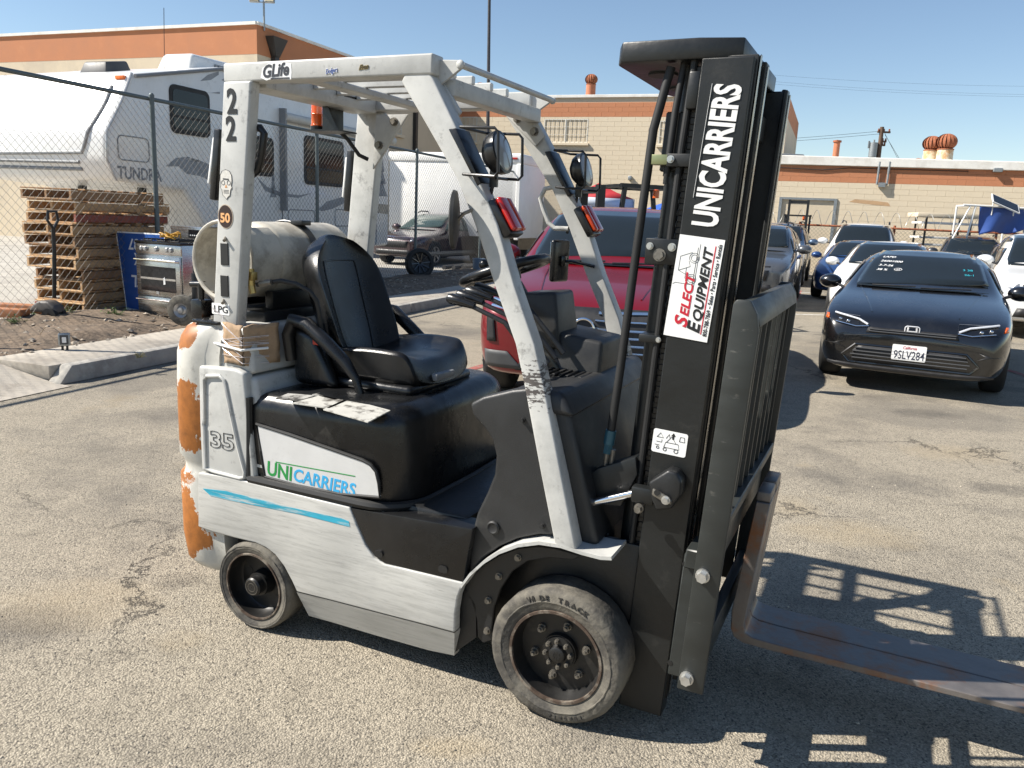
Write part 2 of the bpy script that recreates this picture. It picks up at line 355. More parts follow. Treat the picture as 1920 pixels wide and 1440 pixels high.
# ================================================================== buildings
def rrect(x0, x1, z0, z1, r, n=5):
    out = []
    for cx, cz, a0 in ((x1-r, z1-r, 0), (x0+r, z1-r, 90), (x0+r, z0+r, 180), (x1-r, z0+r, 270)):
        for i in range(n+1):
            a = R(a0+90*i/n); out.append((cx+r*math.cos(a), cz+r*math.sin(a)))
    return out
BW = Vector((.938, -.347, 0)).normalized(); BN = Vector((-BW.y*-1, -BW.x, 0)); BN = Vector((BW.y, -BW.x, 0))   # BN faces the lot
def wall_frame(P):   # local x along the wall to the right, local y out of the wall, z up
    return Matrix(((BW.x, BN.x, 0, P[0]), (BW.y, BN.y, 0, P[1]), (0, 0, 1, 0), (0, 0, 0, 1)))
def block_wall(parent, L_, H, zsplit, holes, x0=0.0, bw=.61, bh=.203, keep=300, zmin=2.0, skip=None):
    """painted concrete blocks standing 2 cm proud of the core, joints recessed; the largest in view as single parts"""
    blocks = []
    nz_ = int(H/bh)
    for j in range(nz_):
        z0 = j*bh; z1 = z0+bh
        if z1 < zmin: continue
        x = x0-(bw/2 if j % 2 else 0)
        while x < L_:
            a, b = max(x, x0), min(x+bw, L_); x += bw
            if b-a < .08: continue
            segs = [(a, b, z0, z1)]
            for hx0, hx1, hz0, hz1 in holes:
                o = []
                for (p, q, r, s_) in segs:
                    if q <= hx0 or p >= hx1 or s_ <= hz0+.01 or r >= hz1-.01: o.append((p, q, r, s_)); continue
                    if p < hx0-.02: o.append((p, hx0, r, s_))
                    if q > hx1+.02: o.append((hx1, q, r, s_))
                    if r < hz0-.02 and s_ > hz0: o.append((max(p, hx0), min(q, hx1), r, hz0))
                    if s_ > hz1+.02 and r < hz1: o.append((max(p, hx0), min(q, hx1), hz1, s_))
                segs = o
            blocks += segs
    cache = {}
    blocks = [b for b in blocks if b[1]-b[0] > .05 and b[3]-b[2] > .03]
    full = [b for b in blocks if b[1]-b[0] > bw-.02 and b[3]-b[2] > bh-.02]
    random.shuffle(full)
    full.sort(key=lambda b: (skip(b) if skip else 0))
    single = set(full[:keep]); stuff = {0: MB(), 1: MB()}
    def shape(q, w, h): q_ = .0028; q.hexa([(q_, 0, q_), (w-q_, 0, q_), (w-q_, .035, q_), (q_, .035, q_), (q_, 0, h-q_), (w-q_, 0, h-q_), (w-q_, .035, h-q_), (q_, .035, h-q_)], .0035, 1)
    for b in blocks:
        k = 1 if (b[2]+b[3])/2 > zsplit else 0; mm = M_ORANGE if k else M_BEIGE
        if b in single:
            if k not in cache:
                q = MB(); shape(q, bw, bh); cache[k] = q.mesh('block', mm)
            put('block', cache[k], parent, TR(b[0], -.022+random.uniform(-.0012, .0012), b[2]))
        else:
            t = MB(); shape(t, b[1]-b[0], b[3]-b[2]); stuff[k].add(t.v, t.f, TR(b[0], -.022+random.uniform(-.0012, .0012), b[2]))
    for k in (0, 1):
        if stuff[k].v:
            o = stuff[k].build('block_courses', M_ORANGE if k else M_BEIGE, parent); o['kind'] = 'stuff'
M_BARW = mat('window_frame_paint', (.60, .57, .49), .6, var=.06)
def barred_window(parent, x0, x1, z0, z1, nb=10, rows=2, sill=True, XF=None):
    w = MB(); f = .05
    w.box(x0, x1, -.03, .02, z1-f, z1); w.box(x0, x1, -.03, .02, z0, z0+f); w.box(x0, x0+f, -.031, .021, z0+f, z1-f); w.box(x1-f, x1, -.031, .021, z0+f, z1-f)
    if x1-x0 > 1.2: w.box((x0+x1)/2-.05, (x0+x1)/2+.05, -.032, .022, z0+f, z1-f)
    wo_ = w.build('window', M_BARW, parent)
    if XF is not None: wo_.matrix_local = XF
    g = MB(); g.box(x0+f, x1-f, -.045, -.035, z0+f, z1-f); g.build('pane', M_GLASSD, wo_)
    q = MB()
    for i in range(1, nb):
        x = x0+(x1-x0)*i/nb; q.cyl((x, .03, z0+.02), (x, .03, z1-.02), .009, 6)
    for j in range(1, rows+1):
        z = z0+(z1-z0)*j/(rows+1); q.box(x0, x1, .022, .03, z-.010, z+.010)
    q.build('security_bars', M_BARS, wo_)
    if sill:
        q = MB(); q.box(x0-.06, x1+.08, -.02, .12, z0-.12, z0-.01, .01, 1); q.build('sill', M_BEIGE, wo_)
ZT = 7.0; ZB = 6.08
cA = G(481, 40, ZT); sdir = Vector((.36, .933, 0)).normalized()
wh = empty('warehouse', (cA.x, cA.y, 0), 0, 'tall beige block warehouse with orange band below its white coping', 'building')
MWI = TR(-cA.x, -cA.y, 0)
def wallslab(parent, a, b, n, z0, z1, th, m, name, out=0.0):
    a = Vector((a[0], a[1], 0)); b = Vector((b[0], b[1], 0)); n = Vector((n[0], n[1], 0)).normalized()
    c = [a+n*out, b+n*out, b-n*th, a-n*th]; q = MB()
    q.hexa([(p.x-cA.x, p.y-cA.y, z0) for p in c]+[(p.x-cA.x, p.y-cA.y, z1) for p in c]); return q.build(name, m, parent)
farL = cA-BW*34; jn = cA+sdir*14.6; midR = jn+BW*14.2
M_PLAST = mat('beige_plaster_wall', (.58, .49, .36), .88, var=.07, vs=.8, bump=.2, bs=50, dirt=(.42, .36, .28), ds=.6, da=.45, dthr=.52)
M_PLASTO = mat('orange_plaster_band', (.46, .19, .09), .88, var=.09, vs=.9, bump=.2, bs=50, dirt=(.50, .24, .13), ds=.9, da=.4, dthr=.54)
sn = Vector((sdir.y, -sdir.x, 0))
for a, b, n in ((farL, cA, BN), (cA, jn, sn)):
    wallslab(wh, a, b, n, 0, ZB, .3, M_PLAST, 'wall'); wallslab(wh, a, b, n, ZB, ZT-.09, .3, M_PLASTO, 'band', .004); wallslab(wh, a, b, n, ZT-.09, ZT, .4, M_COPE, 'coping', .06)
# middle wing: block wall with barred windows
MF = wall_frame(jn); mw = wh
core = MB(); core.box(0, 14.2, -.3, -.012, 0, ZT-.1); 
wing = empty('warehouse_wing', (0, 0, 0), 0, 'beige and orange block wing with barred windows set back behind the parked cars', 'building'); wing.matrix_world = MF
core.build('wall', M_MORT, wing)
def onmid(x, y):
    p = onpl(x, y, jn, BN); q = MF.inverted() @ p; return q.x, q.z
wins = []
for (xa, ya, xb, yb) in ((1021, 223, 1101, 268), (826, 219, 894, 266), (1237, 226, 1318, 272)):
    p = onmid(xa, ya); q = onmid(xb, yb); wins.append((p[0], q[0], min(p[1], q[1]), max(p[1], q[1])))
for h in wins: barred_window(wing, *h)
vis = onmid(1030, 300)[0]; vis2 = onmid(1255, 300)[0]
block_wall(wing, 14.2, ZT-.1, ZB, wins, keep=300, zmin=1.2, skip=lambda b: 0 if vis-.6 < (b[0]+b[1])/2 < vis2+1 else abs((b[0]+b[1])/2-vis))
q = MB(); q.box(-.0, 14.3, -.4, .07, ZT-.1, ZT+.02, .01, 1); q.build('coping', M_COPE, wing)
# right return of the wing
wallslab(wh, midR, midR+sdir*9, -sn, 0, ZB, .3, M_PLAST, 'wall'); wallslab(wh, midR, midR+sdir*9, -sn, ZB, ZT-.1, .3, M_PLASTO, 'band', .004)
# roof sheet
q = MB(); r_ = [farL, cA, jn, midR, midR+sdir*9, farL+sdir*24]
q.add([(p.x-cA.x, p.y-cA.y, ZT-.35) for p in r_], [tuple(range(6))]); q.build('roof', M_COPE, wh)
# wall lamp and shaded side windows, rain head
p = onmid(1182, 334); q = MB(); q.box(p[0]-.08, p[0]+.08, .02, .16, p[1]-.09, p[1]+.09, .02, 2); q.build('wall_lamp', M_GALV, wing)
def onside(x, y): return onpl(x, y, cA, sn)
sf = Matrix(((sdir.x, sn.x, 0, cA.x), (sdir.y, sn.y, 0, cA.y), (0, 0, 1, 0), (0, 0, 0, 1))); sfi = sf.inverted()
side = wh; SX = MWI @ sf
a = sfi @ onside(735, 220); b = sfi @ onside(747, 252); barred_window(side, a.x, b.x+.25, b.z, a.z, 8, XF=SX)
a = sfi @ onside(712, 212); b = sfi @ onside(728, 250); barred_window(side, a.x, b.x, b.z, a.z, 8, XF=SX)
a = sfi @ onside(511, 72); q = MB(); q.hexa([(a.x-.1, .0, a.z-.55), (a.x+.1, .0, a.z-.55), (a.x+.1, .2, a.z-.55), (a.x-.1, .2, a.z-.55), (a.x-.36, .0, a.z), (a.x+.36, .0, a.z), (a.x+.36, .32, a.z), (a.x-.36, .32, a.z)], .01, 1)
q.box(a.x-.1, a.x+.1, .01, .17, 0, a.z-.55); q.build('rain_head', mat('dark_sheet_metal', (.035, .033, .032), .5, .3), side).matrix_local = SX
a = sfi @ onside(776, 240); q = MB(); q.box(a.x-.09, a.x+.09, .0, .15, 0, 6.0); q.build('downpipe', MATS['dark_sheet_metal'], side).matrix_local = SX
# floodlight mast on the corner
fl = empty('floodlight_mast', (cA.x+.15, cA.y+.25, ZT-.2), 0, 'twin floodlight on a short mast at the warehouse corner', 'floodlight')
q = MB(); q.cyl((0, 0, 0), (0, 0, .85), .03); q.cyl((-.18, 0, .8), (.18, 0, .8), .015); q.build('mast', M_GALV, fl)
for dx in (-.26, .2):
    q = MB(); q.box(-.15, .15, -.04, .05, -.09, .09, .012, 1, TR(dx, -.06, .86) @ RX(-.35)); h = q.build('lamp_head', M_GALV, fl)
    q = MB(); q.box(-.125, .125, -.052, -.042, -.07, .07, 0, 1, TR(dx, -.06, .86) @ RX(-.35)); q.build('lens', mat('floodlight_lens', (.55, .5, .35), .3), h)
# turbine ventilators
def turbine(name, base, r, hbase, label, rusty, group=None):
    t = empty(name, base, random.uniform(0, 3), label, 'ventilator', group)
    q = MB(); q.lathe([(r*1.15, 0), (r*1.05, .04), (r*.82, hbase*.5), (r*.8, hbase)], 20); q.build('base', rusty, t); q = MB(); q.lathe([(r*1.7, 0), (r*1.62, .02), (r*.9, hbase*.42), (r*.86, hbase*.45)], 20); q.build('flashing', M_COPE if rusty is not M_RUSTY_W else rusty, t)
    n = 16; zc = hbase+r*.85
    q = MB()
    q.lathe([(.001, zc+r*.86), (r*.3, zc+r*.83), (r*.42, zc+r*.76), (r*.42, zc+r*.74), (.001, zc+r*.74)], 20); q.lathe([(r*.84, hbase), (r*.84, hbase+r*.12), (r*.7, hbase+r*.13), (r*.7, hbase)], 20)
    q.lathe([(.02, hbase), (.02, zc+r*.8)], 8); q.lathe([(.001, hbase+.02), (r*.62, hbase+.02), (r*.7, zc), (.3*r, zc+r*.7)], 16)
    q.build('core', M_RUST, t)
    for k in range(n):
        a0 = 2*math.pi*k/n; v = MB()
        def fn(s, u_, a0=a0):
            th = -1.15+2.45*s; rr = r*math.cos(th)*(1.0 if abs(th) < 1.2 else 1); a = a0+(u_-.5)*.36; k2 = 1+.07*(u_-.5)*2
            return (rr*k2*math.cos(a), rr*k2*math.sin(a), zc+r*.88*math.sin(th))
        v.grid(fn, 10, 2); v.build('vane', M_RUST, t)
    return t
ZR = 4.45
rP = G(1460, 290, ZR); RF = wall_frame(rP)
def onright(x, y):
    p = onpl(x, y, rP, BN); q = RF.inverted() @ p; return q.x, q.z
low = empty('low_workshop', (rP.x, rP.y, 0), 0, 'low beige workshop with orange band, white roof edge and grey roller door', 'building')
lw = low; low.matrix_world = RF
xL, xR = -1.6, 15.5
x1 = onright(1465, 372)[0]; x2 = onright(1566, 378)[0]; zd = onright(1516, 375)[1]
q = MB(); q.box(xL, xR, -.3, -.012, 0, 4.2); q.build('wall', M_MORT, lw)
zb2 = (onright(1500, 341)[1]+onright(1900, 354)[1])/2
block_wall(lw, xR, 4.15, zb2, [(x1, x2, -1, zd)], x0=xL, keep=300, zmin=1.2, skip=lambda b: abs((b[0]+b[1])/2-6.5))
q = MB(); q.hexa([(xL, -.4, 4.1), (xR, -.4, 3.95), (xR, .12, 3.95), (xL, .12, 4.1), (xL, -.4, ZR), (xR, -.4, ZR-.22), (xR, .12, ZR-.22), (xL, .12, ZR)], .02, 1); q.build('roof_edge', M_COPE, lw)
q = MB(); q.hexa([(xL, -9, ZR-.2), (xR, -9, ZR-.4), (xR, -.3, ZR-.4), (xL, -.3, ZR-.2), (xL, -9, ZR+.05), (xR, -9, ZR-.1), (xR, -.3, ZR-.3), (xL, -.3, ZR-.1)]); q.build('roof', M_COPE, lw)
M_ROLL = mat('grey_roller_steel', (.20, .22, .225), .5, .4, var=.1, vs=8)
dr = MB(); dr.box(x1, x2, -.12, -.08, 0, zd); d_ = dr.build('roller_door', M_ROLL, lw)
z = .05; k = None
while z < zd-.08:
    q = MB(); q.box(x1+.05, x2-.05, -.08, -.06, z, z+.07, .01, 1); q.build('slat', M_ROLL, d_); z += .08
q = MB(); q.box(x1-.07, x1+.04, -.02, .06, 0, zd+.08); q.box(x2-.04, x2+.07, -.02, .06, 0, zd+.08); q.box(x1+.04, x2-.04, -.02, .061, zd, zd+.08); q.build('frame', M_GALV, d_)
# conduit in a U below the roof edge
p1, p2 = onright(1649, 306), onright(1668, 306); p3 = onright(1658, 346)
q = MB(); q.tube([(p1[0], .09, p1[1]+.05), (p1[0], .09, p3[1]), (p2[0], .09, p3[1]), (p2[0], .09, p2[1]+.05)], .045, 8); q.box((p1[0]+p2[0])/2-.12, (p1[0]+p2[0])/2+.12, .03, .17, p3[1]-.1, p3[1]+.06); q.build('conduit', M_GALV, lw)
q = MB(); q.tube([(xL, .06, 4.02), (p1[0]-2, .06, 3.9), (p1[0]-1, .06, 4.0), (p1[0]+3, .06, 3.96)], .015, 6); q.build('cable', M_BLACK, lw)
q = MB(); pp = onright(1870, 318); q.box(pp[0]-.15, pp[0]+.15, .0, .2, pp[1]-.1, pp[1]+.05, .02, 1); q.build('wall_lamp', M_GALV, lw)
px1, pz1 = onright(1592, 376); px2, pz2 = onright(1670, 384)
q = MB(); q.prism([(px1, pz1-.05), (px1+.5, pz1-.1), (px2, pz2-.06), (px2-.1, pz2+.08), (px1+.9, pz1+.02), (px1+.2, pz1+.05)], 'y', .0135, .017); q.build('old_paint_patch', mat('brown_patch', (.46, .30, .17), .9, var=.1), lw)
# rooftop things
def roofpt(x, y, back, z):
    d = ray(x, y); P = rP-BN*back; t = (P-CO).dot(BN)/d.dot(BN); w = CO+d*t; return Vector((w.x, w.y, z))
turbine('turbine_ventilator', roofpt(1744, 295, 1.2, ZR-.3), .32, .62, 'smaller rusted turbine ventilator of the pair on the low workshop roof', M_RUSTY_W, 'paired rusted turbine ventilators')
turbine('turbine_ventilator', roofpt(1770, 300, .8, ZR-.3), .345, .62, 'larger rusted turbine ventilator of the pair on the low workshop roof', M_RUSTY_W, 'paired rusted turbine ventilators')
P = wh.location
def midroof(x, y, back, z):
    d = ray(x, y); Q = jn-BN*back; t = (Q-CO).dot(BN)/d.dot(BN); w = CO+d*t; return Vector((w.x, w.y, z))
M_TERRA = mat('terracotta_painted_metal', (.42, .15, .075), .75, var=.15)
turbine('turbine_ventilator', midroof(1107, 180, 1, ZT-.35), .27, .95, 'single terracotta turbine ventilator on the tall warehouse roof', M_TERRA)
turbine('turbine_ventilator', midroof(900, 170, 3, ZT-.35), .3, .95, 'terracotta turbine ventilator seen behind the forklift overhead guard', M_TERRA)
pb = roofpt(1567, 290, 1.5, ZR-.3); fp = empty('flue_pipe', pb, 0, 'slim terracotta flue pipe on the low workshop roof', 'pipe')
q = MB(); q.cyl((0, 0, 0), (0, 0, .95), .12); q.build('pipe', M_TERRA, fp); q = MB(); q.lathe([(.16, .93), (.16, 1.0), (.001, 1.03)], 16); q.build('cap', M_RUST, fp)
for (x, y, lab) in ((1538, 292, 'low rusted dome vent beside the slim flue pipe'), (1722, 297, 'low rusted dome vent left of the paired turbine ventilators')):
    b_ = roofpt(x, y, 2.5, ZR-.2); q = MB(); q.lathe([(.3, 0), (.3, .12), (.42, .14), (.4, .2), (.25, .3), (.001, .36)], 18); o = q.build('dome_vent', M_RUST); o.location = b_; tag(o, lab, 'vent')
b_ = roofpt(1475, 294, 1.5, ZR-.2); q = MB(); q.hexa([(-.8, -.5, 0), (.8, -.5, 0), (.8, .5, 0), (-.8, .5, 0), (-.6, -.4, .34), (.55, -.4, .34), (.55, .4, .34), (-.6, .4, .34)], .02, 1)
o = q.build('skylight', mat('grey_skylight', (.14, .15, .16), .4)); o.location = b_; tag(o, 'grey sloping skylight on the low workshop roof behind the mast', 'skylight')
# utility pole and wires
up0 = onpl(1650, 292, Vector((0, 60, 0)), Vector((0, 1, 0))); ut = onpl(1654, 238, Vector((0, 60, 0)), Vector((0, 1, 0)))
M_WOODP = mat('weathered_pole_wood', (.12, .075, .05), .9, var=.25, vs=9)
up = empty('utility_pole', (up0.x, 60, 0), 0, 'wooden utility pole with grey transformer behind the low workshop', 'utility pole')
q = MB(); q.cyl((0, 0, 0), (ut.x-up0.x, 0, ut.z), .19, 14, .14); q.build('pole', M_WOODP, up)
for dz, w in ((-.35, .9), (-1.0, .5), (-1.25, .4)):
    q = MB(); q.box(-w/2+.05, w/2+.05, -.08, .08, ut.z+dz-.06, ut.z+dz+.06); a_ = q.build('crossarm', M_WOODP, up)
    for k in (-.42, 0, .42):
        q = MB(); q.lathe([(.05, 0), (.08, .06), (.04, .09), (.07, .15), (.001, .18)], 10, TR(k*w+.05, 0, ut.z+dz+.06)); q.build('insulator', M_RUST, a_)
q = MB(); q.cyl((-.55, 0, ut.z-2.1), (-.55, 0, ut.z-1.1), .28); q.cyl((-.55, 0, ut.z-1.1), (-.55, 0, ut.z-.9), .06); q.box(-.95, -.85, -.05, .05, ut.z-1.5, ut.z-1.0); q.build('transformer', M_GALV, up)
def wire(name, pts, r, label):
    a = Vector(pts[0]); b = Vector(pts[1]); sag = pts[2]
    q = MB(); q.tube([a.lerp(b, i/16)-Vector((0, 0, sag*4*(i/16)*(1-i/16))) for i in range(17)], r, 5)
    tag(q.build(name, M_BLACK), label, 'wire', 'overhead wires')
def dpt(x, y, Y): return onpl(x, y, Vector((0, Y, 0)), Vector((0, 1, 0)))
for (x, y, lab) in ((1650, 246, 'upper wire running left from the utility pole'), (1650, 251, 'lower wire running left from the utility pole')):
    wire('overhead_wire', (dpt(x, y, 60), dpt(1000, y+30, 62), .3), .012, lab)
wire('overhead_wire', (dpt(1658, 248, 60), dpt(1700, 330, 58), .0), .012, 'wire slanting down to the right from the utility pole')
wire('overhead_wire', (dpt(1659, 252, 60), dpt(1706, 330, 58), .0), .012, 'second wire slanting down to the right from the utility pole')
for (y1, y2, lab) in ((127, 162, 'uppermost overhead wire crossing the open sky'), (138, 178, 'overhead wire just below the uppermost in the open sky'), (143, 182, 'lowest of the overhead wires crossing the open sky')):
    wire('overhead_wire', (dpt(1300, y1, 55), dpt(2000, y2, 55), .3), .0045, lab)
# slim light pole in the yard
lp = dpt(914, 430, 29); q = MB(); top = dpt(918, -40, 29); q.tube([(0, 0, 0), (top.x-lp.x, 0, top.z)], [.075, .05], 12); q.lathe([(.16, 0), (.16, .03), (.1, .05)], 14)
o = q.build('light_pole', mat('dark_bronze_pole', (.045, .042, .045), .5)); o.location = (lp.x, 29, 0); tag(o, 'slender dark light pole rising behind the overhead guard', 'pole')
# ================================================================== chain link fences
def chainlink(parent, L_, z0, z1, pitch, r, u0=0.0, name='wire_mesh', m=None, sides=3):
    # interlocking zigzag wires: neighbours are mirrored so that they close into diamonds
    q = MB(); n = int(L_/(pitch/2)); h = int((z1-z0)/(pitch/2))
    for i in range(n):
        u = u0+i*pitch/2; vs = []; fs = []
        for j in range(h+1):
            z = z0+j*pitch/2; sg = 1 if (i+j) % 2 else -1
            for k in range(sides):
                a = 2*math.pi*k/sides+.5; vs.append((u+sg*pitch/4+r*math.cos(a), sg*.0025+r*math.sin(a), z))
        for j in range(h):
            for k in range(sides): fs.append((j*sides+k, j*sides+(k+1) % sides, (j+1)*sides+(k+1) % sides, (j+1)*sides+k))
        b = len(q.v); q.v += vs; q.f += [tuple(b+x for x in f) for f in fs]
    me = bpy.data.meshes.new(name); me.from_pydata(q.v, [], q.f); me.materials.append(m or M_GALV); me.update()
    o = bpy.data.objects.new(name, me); COL.objects.link(o); o.parent = parent; o['kind'] = 'stuff'; return o
FN = 2.54; FT = 2.92
fe = empty('chain_link_fence', (0, 0, 0), 0, 'tall galvanised chain link fence along the dirt strip', 'fence'); fe.matrix_world = MK @ TR(0, FN, 0)
M_FMESH = mat('galvanised_wire', (.17, .165, .15), .55, .3, var=.1, vs=30)
chainlink(fe, 30, .14, FT, .105, .0029, -6, m=M_FMESH)
q = MB(); q.cyl((-6, 0, FT), (24, 0, FT), .027, 12); q.build('top_rail', M_GALVD, fe)
pu = (G(283, 415, 0), )
def ufen(x, y):
    d = ray(x, y); P0 = K(0, FN); t = (P0-CO).dot(KN)/d.dot(KN); return (CO+d*t-KA).dot(KU)
us = [ufen(285, 300), ufen(591, 330), ufen(777, 400)]; st_ = (us[2]-us[0])/2
for u in (us[0]-st_*2, us[0]-st_, us[0], us[1], us[2], us[2]+st_*.99, us[2]+st_*2):
    q = MB(); q.cyl((u, -.04, .1), (u, -.04, FT+.02), .032, 12); p_ = q.build('post', M_GALVD, fe)
    q = MB(); q.lathe([(.036, 0), (.036, .04), (.02, .06), (.001, .065)], 12, TR(u, -.04, FT+.01)); q.build('cap', M_GALVD, p_)
q = MB(); q.cyl((-6, -.0, .2), (24, 0, .2), .004, 6); q.build('tension_wire', M_GALV, fe)
# fence with razor wire in front of the low workshop
f2 = empty('razor_wire_fence', (0, 0, 0), 0, 'chain link fence topped with razor wire in front of the low workshop', 'fence')
f2p = onpl(1500, 421, rP+BN*4.0, BN); f2.matrix_world = wall_frame((f2p.x, f2p.y, 0)); zt = f2p.z
chainlink(f2, 14, .1, zt, .13, .005, -3, m=mat('dark_fence_wire', (.05, .055, .05), .6, .2))
q = MB(); q.cyl((-3, 0, zt), (11, 0, zt), .035, 10); q.build('top_rail', M_RUST, f2)
for x in (-3, 0, 3, 6, 9, 11):
    q = MB(); q.cyl((x, -.05, 0), (x, -.05, zt+.1), .04, 10); q.build('post', M_RUST, f2)
hel = []
for i in range(0, 14*2*22):
    a = 2*math.pi*i/22; hel.append((i/22*.5-3+.0, .27*math.sin(a)+random.uniform(-.01, .01), zt+.24+.27*math.cos(a)))
q = MB(); q.tube(hel, .009, 4); q.build('razor_coil', mat('razor_wire_steel', (.35, .35, .33), .5, .6), f2)
# ================================================================== travel trailer
rvO = Vector(K(0, FN+1.5)); 
def onrv(x, y):
    d = ray(x, y); t = (rvO-CO).dot(KN)/d.dot(KN); p = CO+d*t-rvO; return p.dot(KU), p.z
x0, _ = onrv(203, 320)
RVM = Matrix(((KU.x, KN.x, 0, 0), (KU.y, KN.y, 0, 0), (0, 0, 1, 0), (0, 0, 0, 1))); RVM.translation = rvO+KU*x0
rv = empty('travel_trailer', (0, 0, 0), 0, 'white fifth wheel travel trailer with grey mountain graphics behind the chain link fence', 'trailer'); rv.matrix_world = RVM
def rvp(x, y):
    a, b = onrv(x, y); return a-x0, b
M_RV = mat('trailer_fibreglass', (.76, .76, .74), .3, var=.03, vs=2, coat=.25, dirt=(.62, .60, .55), ds=1.5, da=.35)
M_RVT = mat('trailer_trim_grey', (.22, .23, .24), .5, var=.1)
M_RVG = mat('trailer_decal_grey', (.27, .285, .30), .5, var=.25, vs=6)
M_RVB = mat('trailer_decal_beige', (.44, .39, .31), .5, var=.2, vs=6)
tc = rvp(246, 137); ti = rvp(415, 115); bt = rvp(212, 338); kk = rvp(330, 350); kk2 = rvp(378, 392); te = rvp(732, 232)
Lr = te[0]; Ht = 3.93
side_poly = [(bt[0]+.05, bt[1]), (-.02, bt[1]+.28), (.0, bt[1]+.7), (tc[0]*.55, bt[1]+1.15), (tc[0], tc[1]), (ti[0], Ht), (Lr, Ht-.1), (Lr, .75), (kk2[0]+.25, .75), (kk2[0], kk2[1]-.15), (kk[0]+.2, bt[1]-.1)]
q = MB(); q.prism(side_poly, 'y', 0, 3.1, .09, 4); q.build('body', M_RV, rv, 40)
q = MB(); ed = [side_poly[i] for i in (0, 1, 2, 3, 4, 5, 6, 7)]
q.tube([(p[0], -.008, p[1]) for p in ed[:5]], .022, 8); q.build('corner_trim', mat('trailer_trim_silver', (.5, .5, .49), .35, .4), rv)
q = MB(); q.tube([(p[0]+(.06 if i == 0 else 0), -.012, p[1]-.03) for i, p in enumerate(ed[4:7])], .03, 8); q.build('gutter_trim', M_RVT, rv)
def rvpan(name, poly, y0, y1, m, parent=rv, bev=0):
    q = MB(); q.prism(poly, 'y', y0, y1, bev); return q.build(name, m, parent)
def pixpoly(pts): return [rvp(*p) for p in pts]
for (a, b, c, d) in ((318, 165, 392, 254), (468, 256, 512, 330), (570, 260, 643, 349)):
    p = rvp(a, (b+d)/2); r_ = rvp(c, (b+d)/2); zc = (p[1]+r_[1])/2; hh = (rvp((a+c)/2, b)[1]-rvp((a+c)/2, d)[1])/2
    w = rvpan('window', rrect(p[0], r_[0], zc-hh, zc+hh, .12), -.022, .0, M_BLACK); rvpan('pane', rrect(p[0]+.06, r_[0]-.06, zc-hh+.07, zc+hh-.07, .08), -.026, -.0225, M_GLASSD, w)
    rvpan('sash', [(p[0]+.07, zc-.02-hh*.3), (r_[0]-.07, zc-.02-hh*.3), (r_[0]-.07, zc+.02-hh*.3), (p[0]+.07, zc+.02-hh*.3)], -.031, -.0265, M_BLACK, w)
# luggage hatch outlines
for (a, b, c, d) in ((221, 257, 279, 302), (540, 394, 590, 424), (628, 394, 690, 424)):
    p = rvp(a, (b+d)/2); r_ = rvp(c, (b+d)/2); zc = (p[1]+r_[1])/2; hh = (rvp((a+c)/2, b)[1]-rvp((a+c)/2, d)[1])/2
    q = MB(); q.tube([(x, -.004, z) for x, z in rrect(p[0], r_[0], zc-hh, zc+hh, .08)], .009, 6, closed=True); q.build('hatch_seal', M_RVT, rv)
for x in (527, 707):
    a = rvp(x, 225); b = rvp(x, 420); q = MB(); q.box(a[0]-.008, a[0]+.008, -.012, 0, .8, a[1]); q.build('seam', M_RVT, rv)
# flat mountain and tree graphics
gr = []
def decal(pts, m): rvpan('graphic', pixpoly(pts), -.0035, -.0005, m)
decal([(310, 312), (330, 296), (352, 294), (372, 300), (392, 308), (392, 338), (375, 330), (350, 326), (335, 312)], M_RVG)
decal([(348, 299), (358, 295), (377, 302), (372, 305)], M_RV)
decal([(375, 152), (390, 140), (410, 134), (410, 140), (395, 150)], M_RVG); decal([(372, 172), (395, 174), (412, 172), (412, 176)], M_RVG)
decal([(415, 150), (430, 141), (440, 150), (452, 160), (440, 160)], M_RVG)
for (bx, by, s_) in ((447, 393, 1.0), (467, 398, .8), (512, 370, 1.3), (700, 372, 1.6), (716, 368, 1.9)):
    for k in range(3):
        w = (5-1.2*k)*s_; y0 = by-12*k*s_; decal([(bx-w, y0), (bx+w, y0), (bx, y0-17*s_)], M_RVG)
decal([(596, 394), (612, 378), (640, 370), (652, 368), (652, 378), (622, 392), (604, 396)], M_RVG)
decal([(480, 330), (500, 350), (530, 362), (560, 366), (585, 362), (560, 371), (525, 368), (497, 358)], M_RVG)
decal([(690, 380), (728, 384), (728, 402), (700, 398)], M_RVB)
p = rvp(221, 334); r_ = rvp(303, 336)
text('lettering', 'TUNDRA', .26, mat('trailer_letter_grey', (.2, .21, .225), .5), rv, frame((p[0], -.004, p[1]), (1, 0, 0), ey=(0, 0, 1)), bold=.02, width=r_[0]-p[0])
a = rvp(524, 208); b = rvp(735, 243); q = MB(); q.cyl((a[0], -.1, a[1]-.1), (Lr, -.1, a[1]-.12), .085, 14); q.build('awning_roll', mat('awning_vinyl', (.55, .54, .50), .6), rv)
q = MB(); q.box(a[0]-.02, a[0]+.04, -.14, 0, a[1]-1.9, a[1]+.05); q.build('awning_arm', M_RVT, rv)
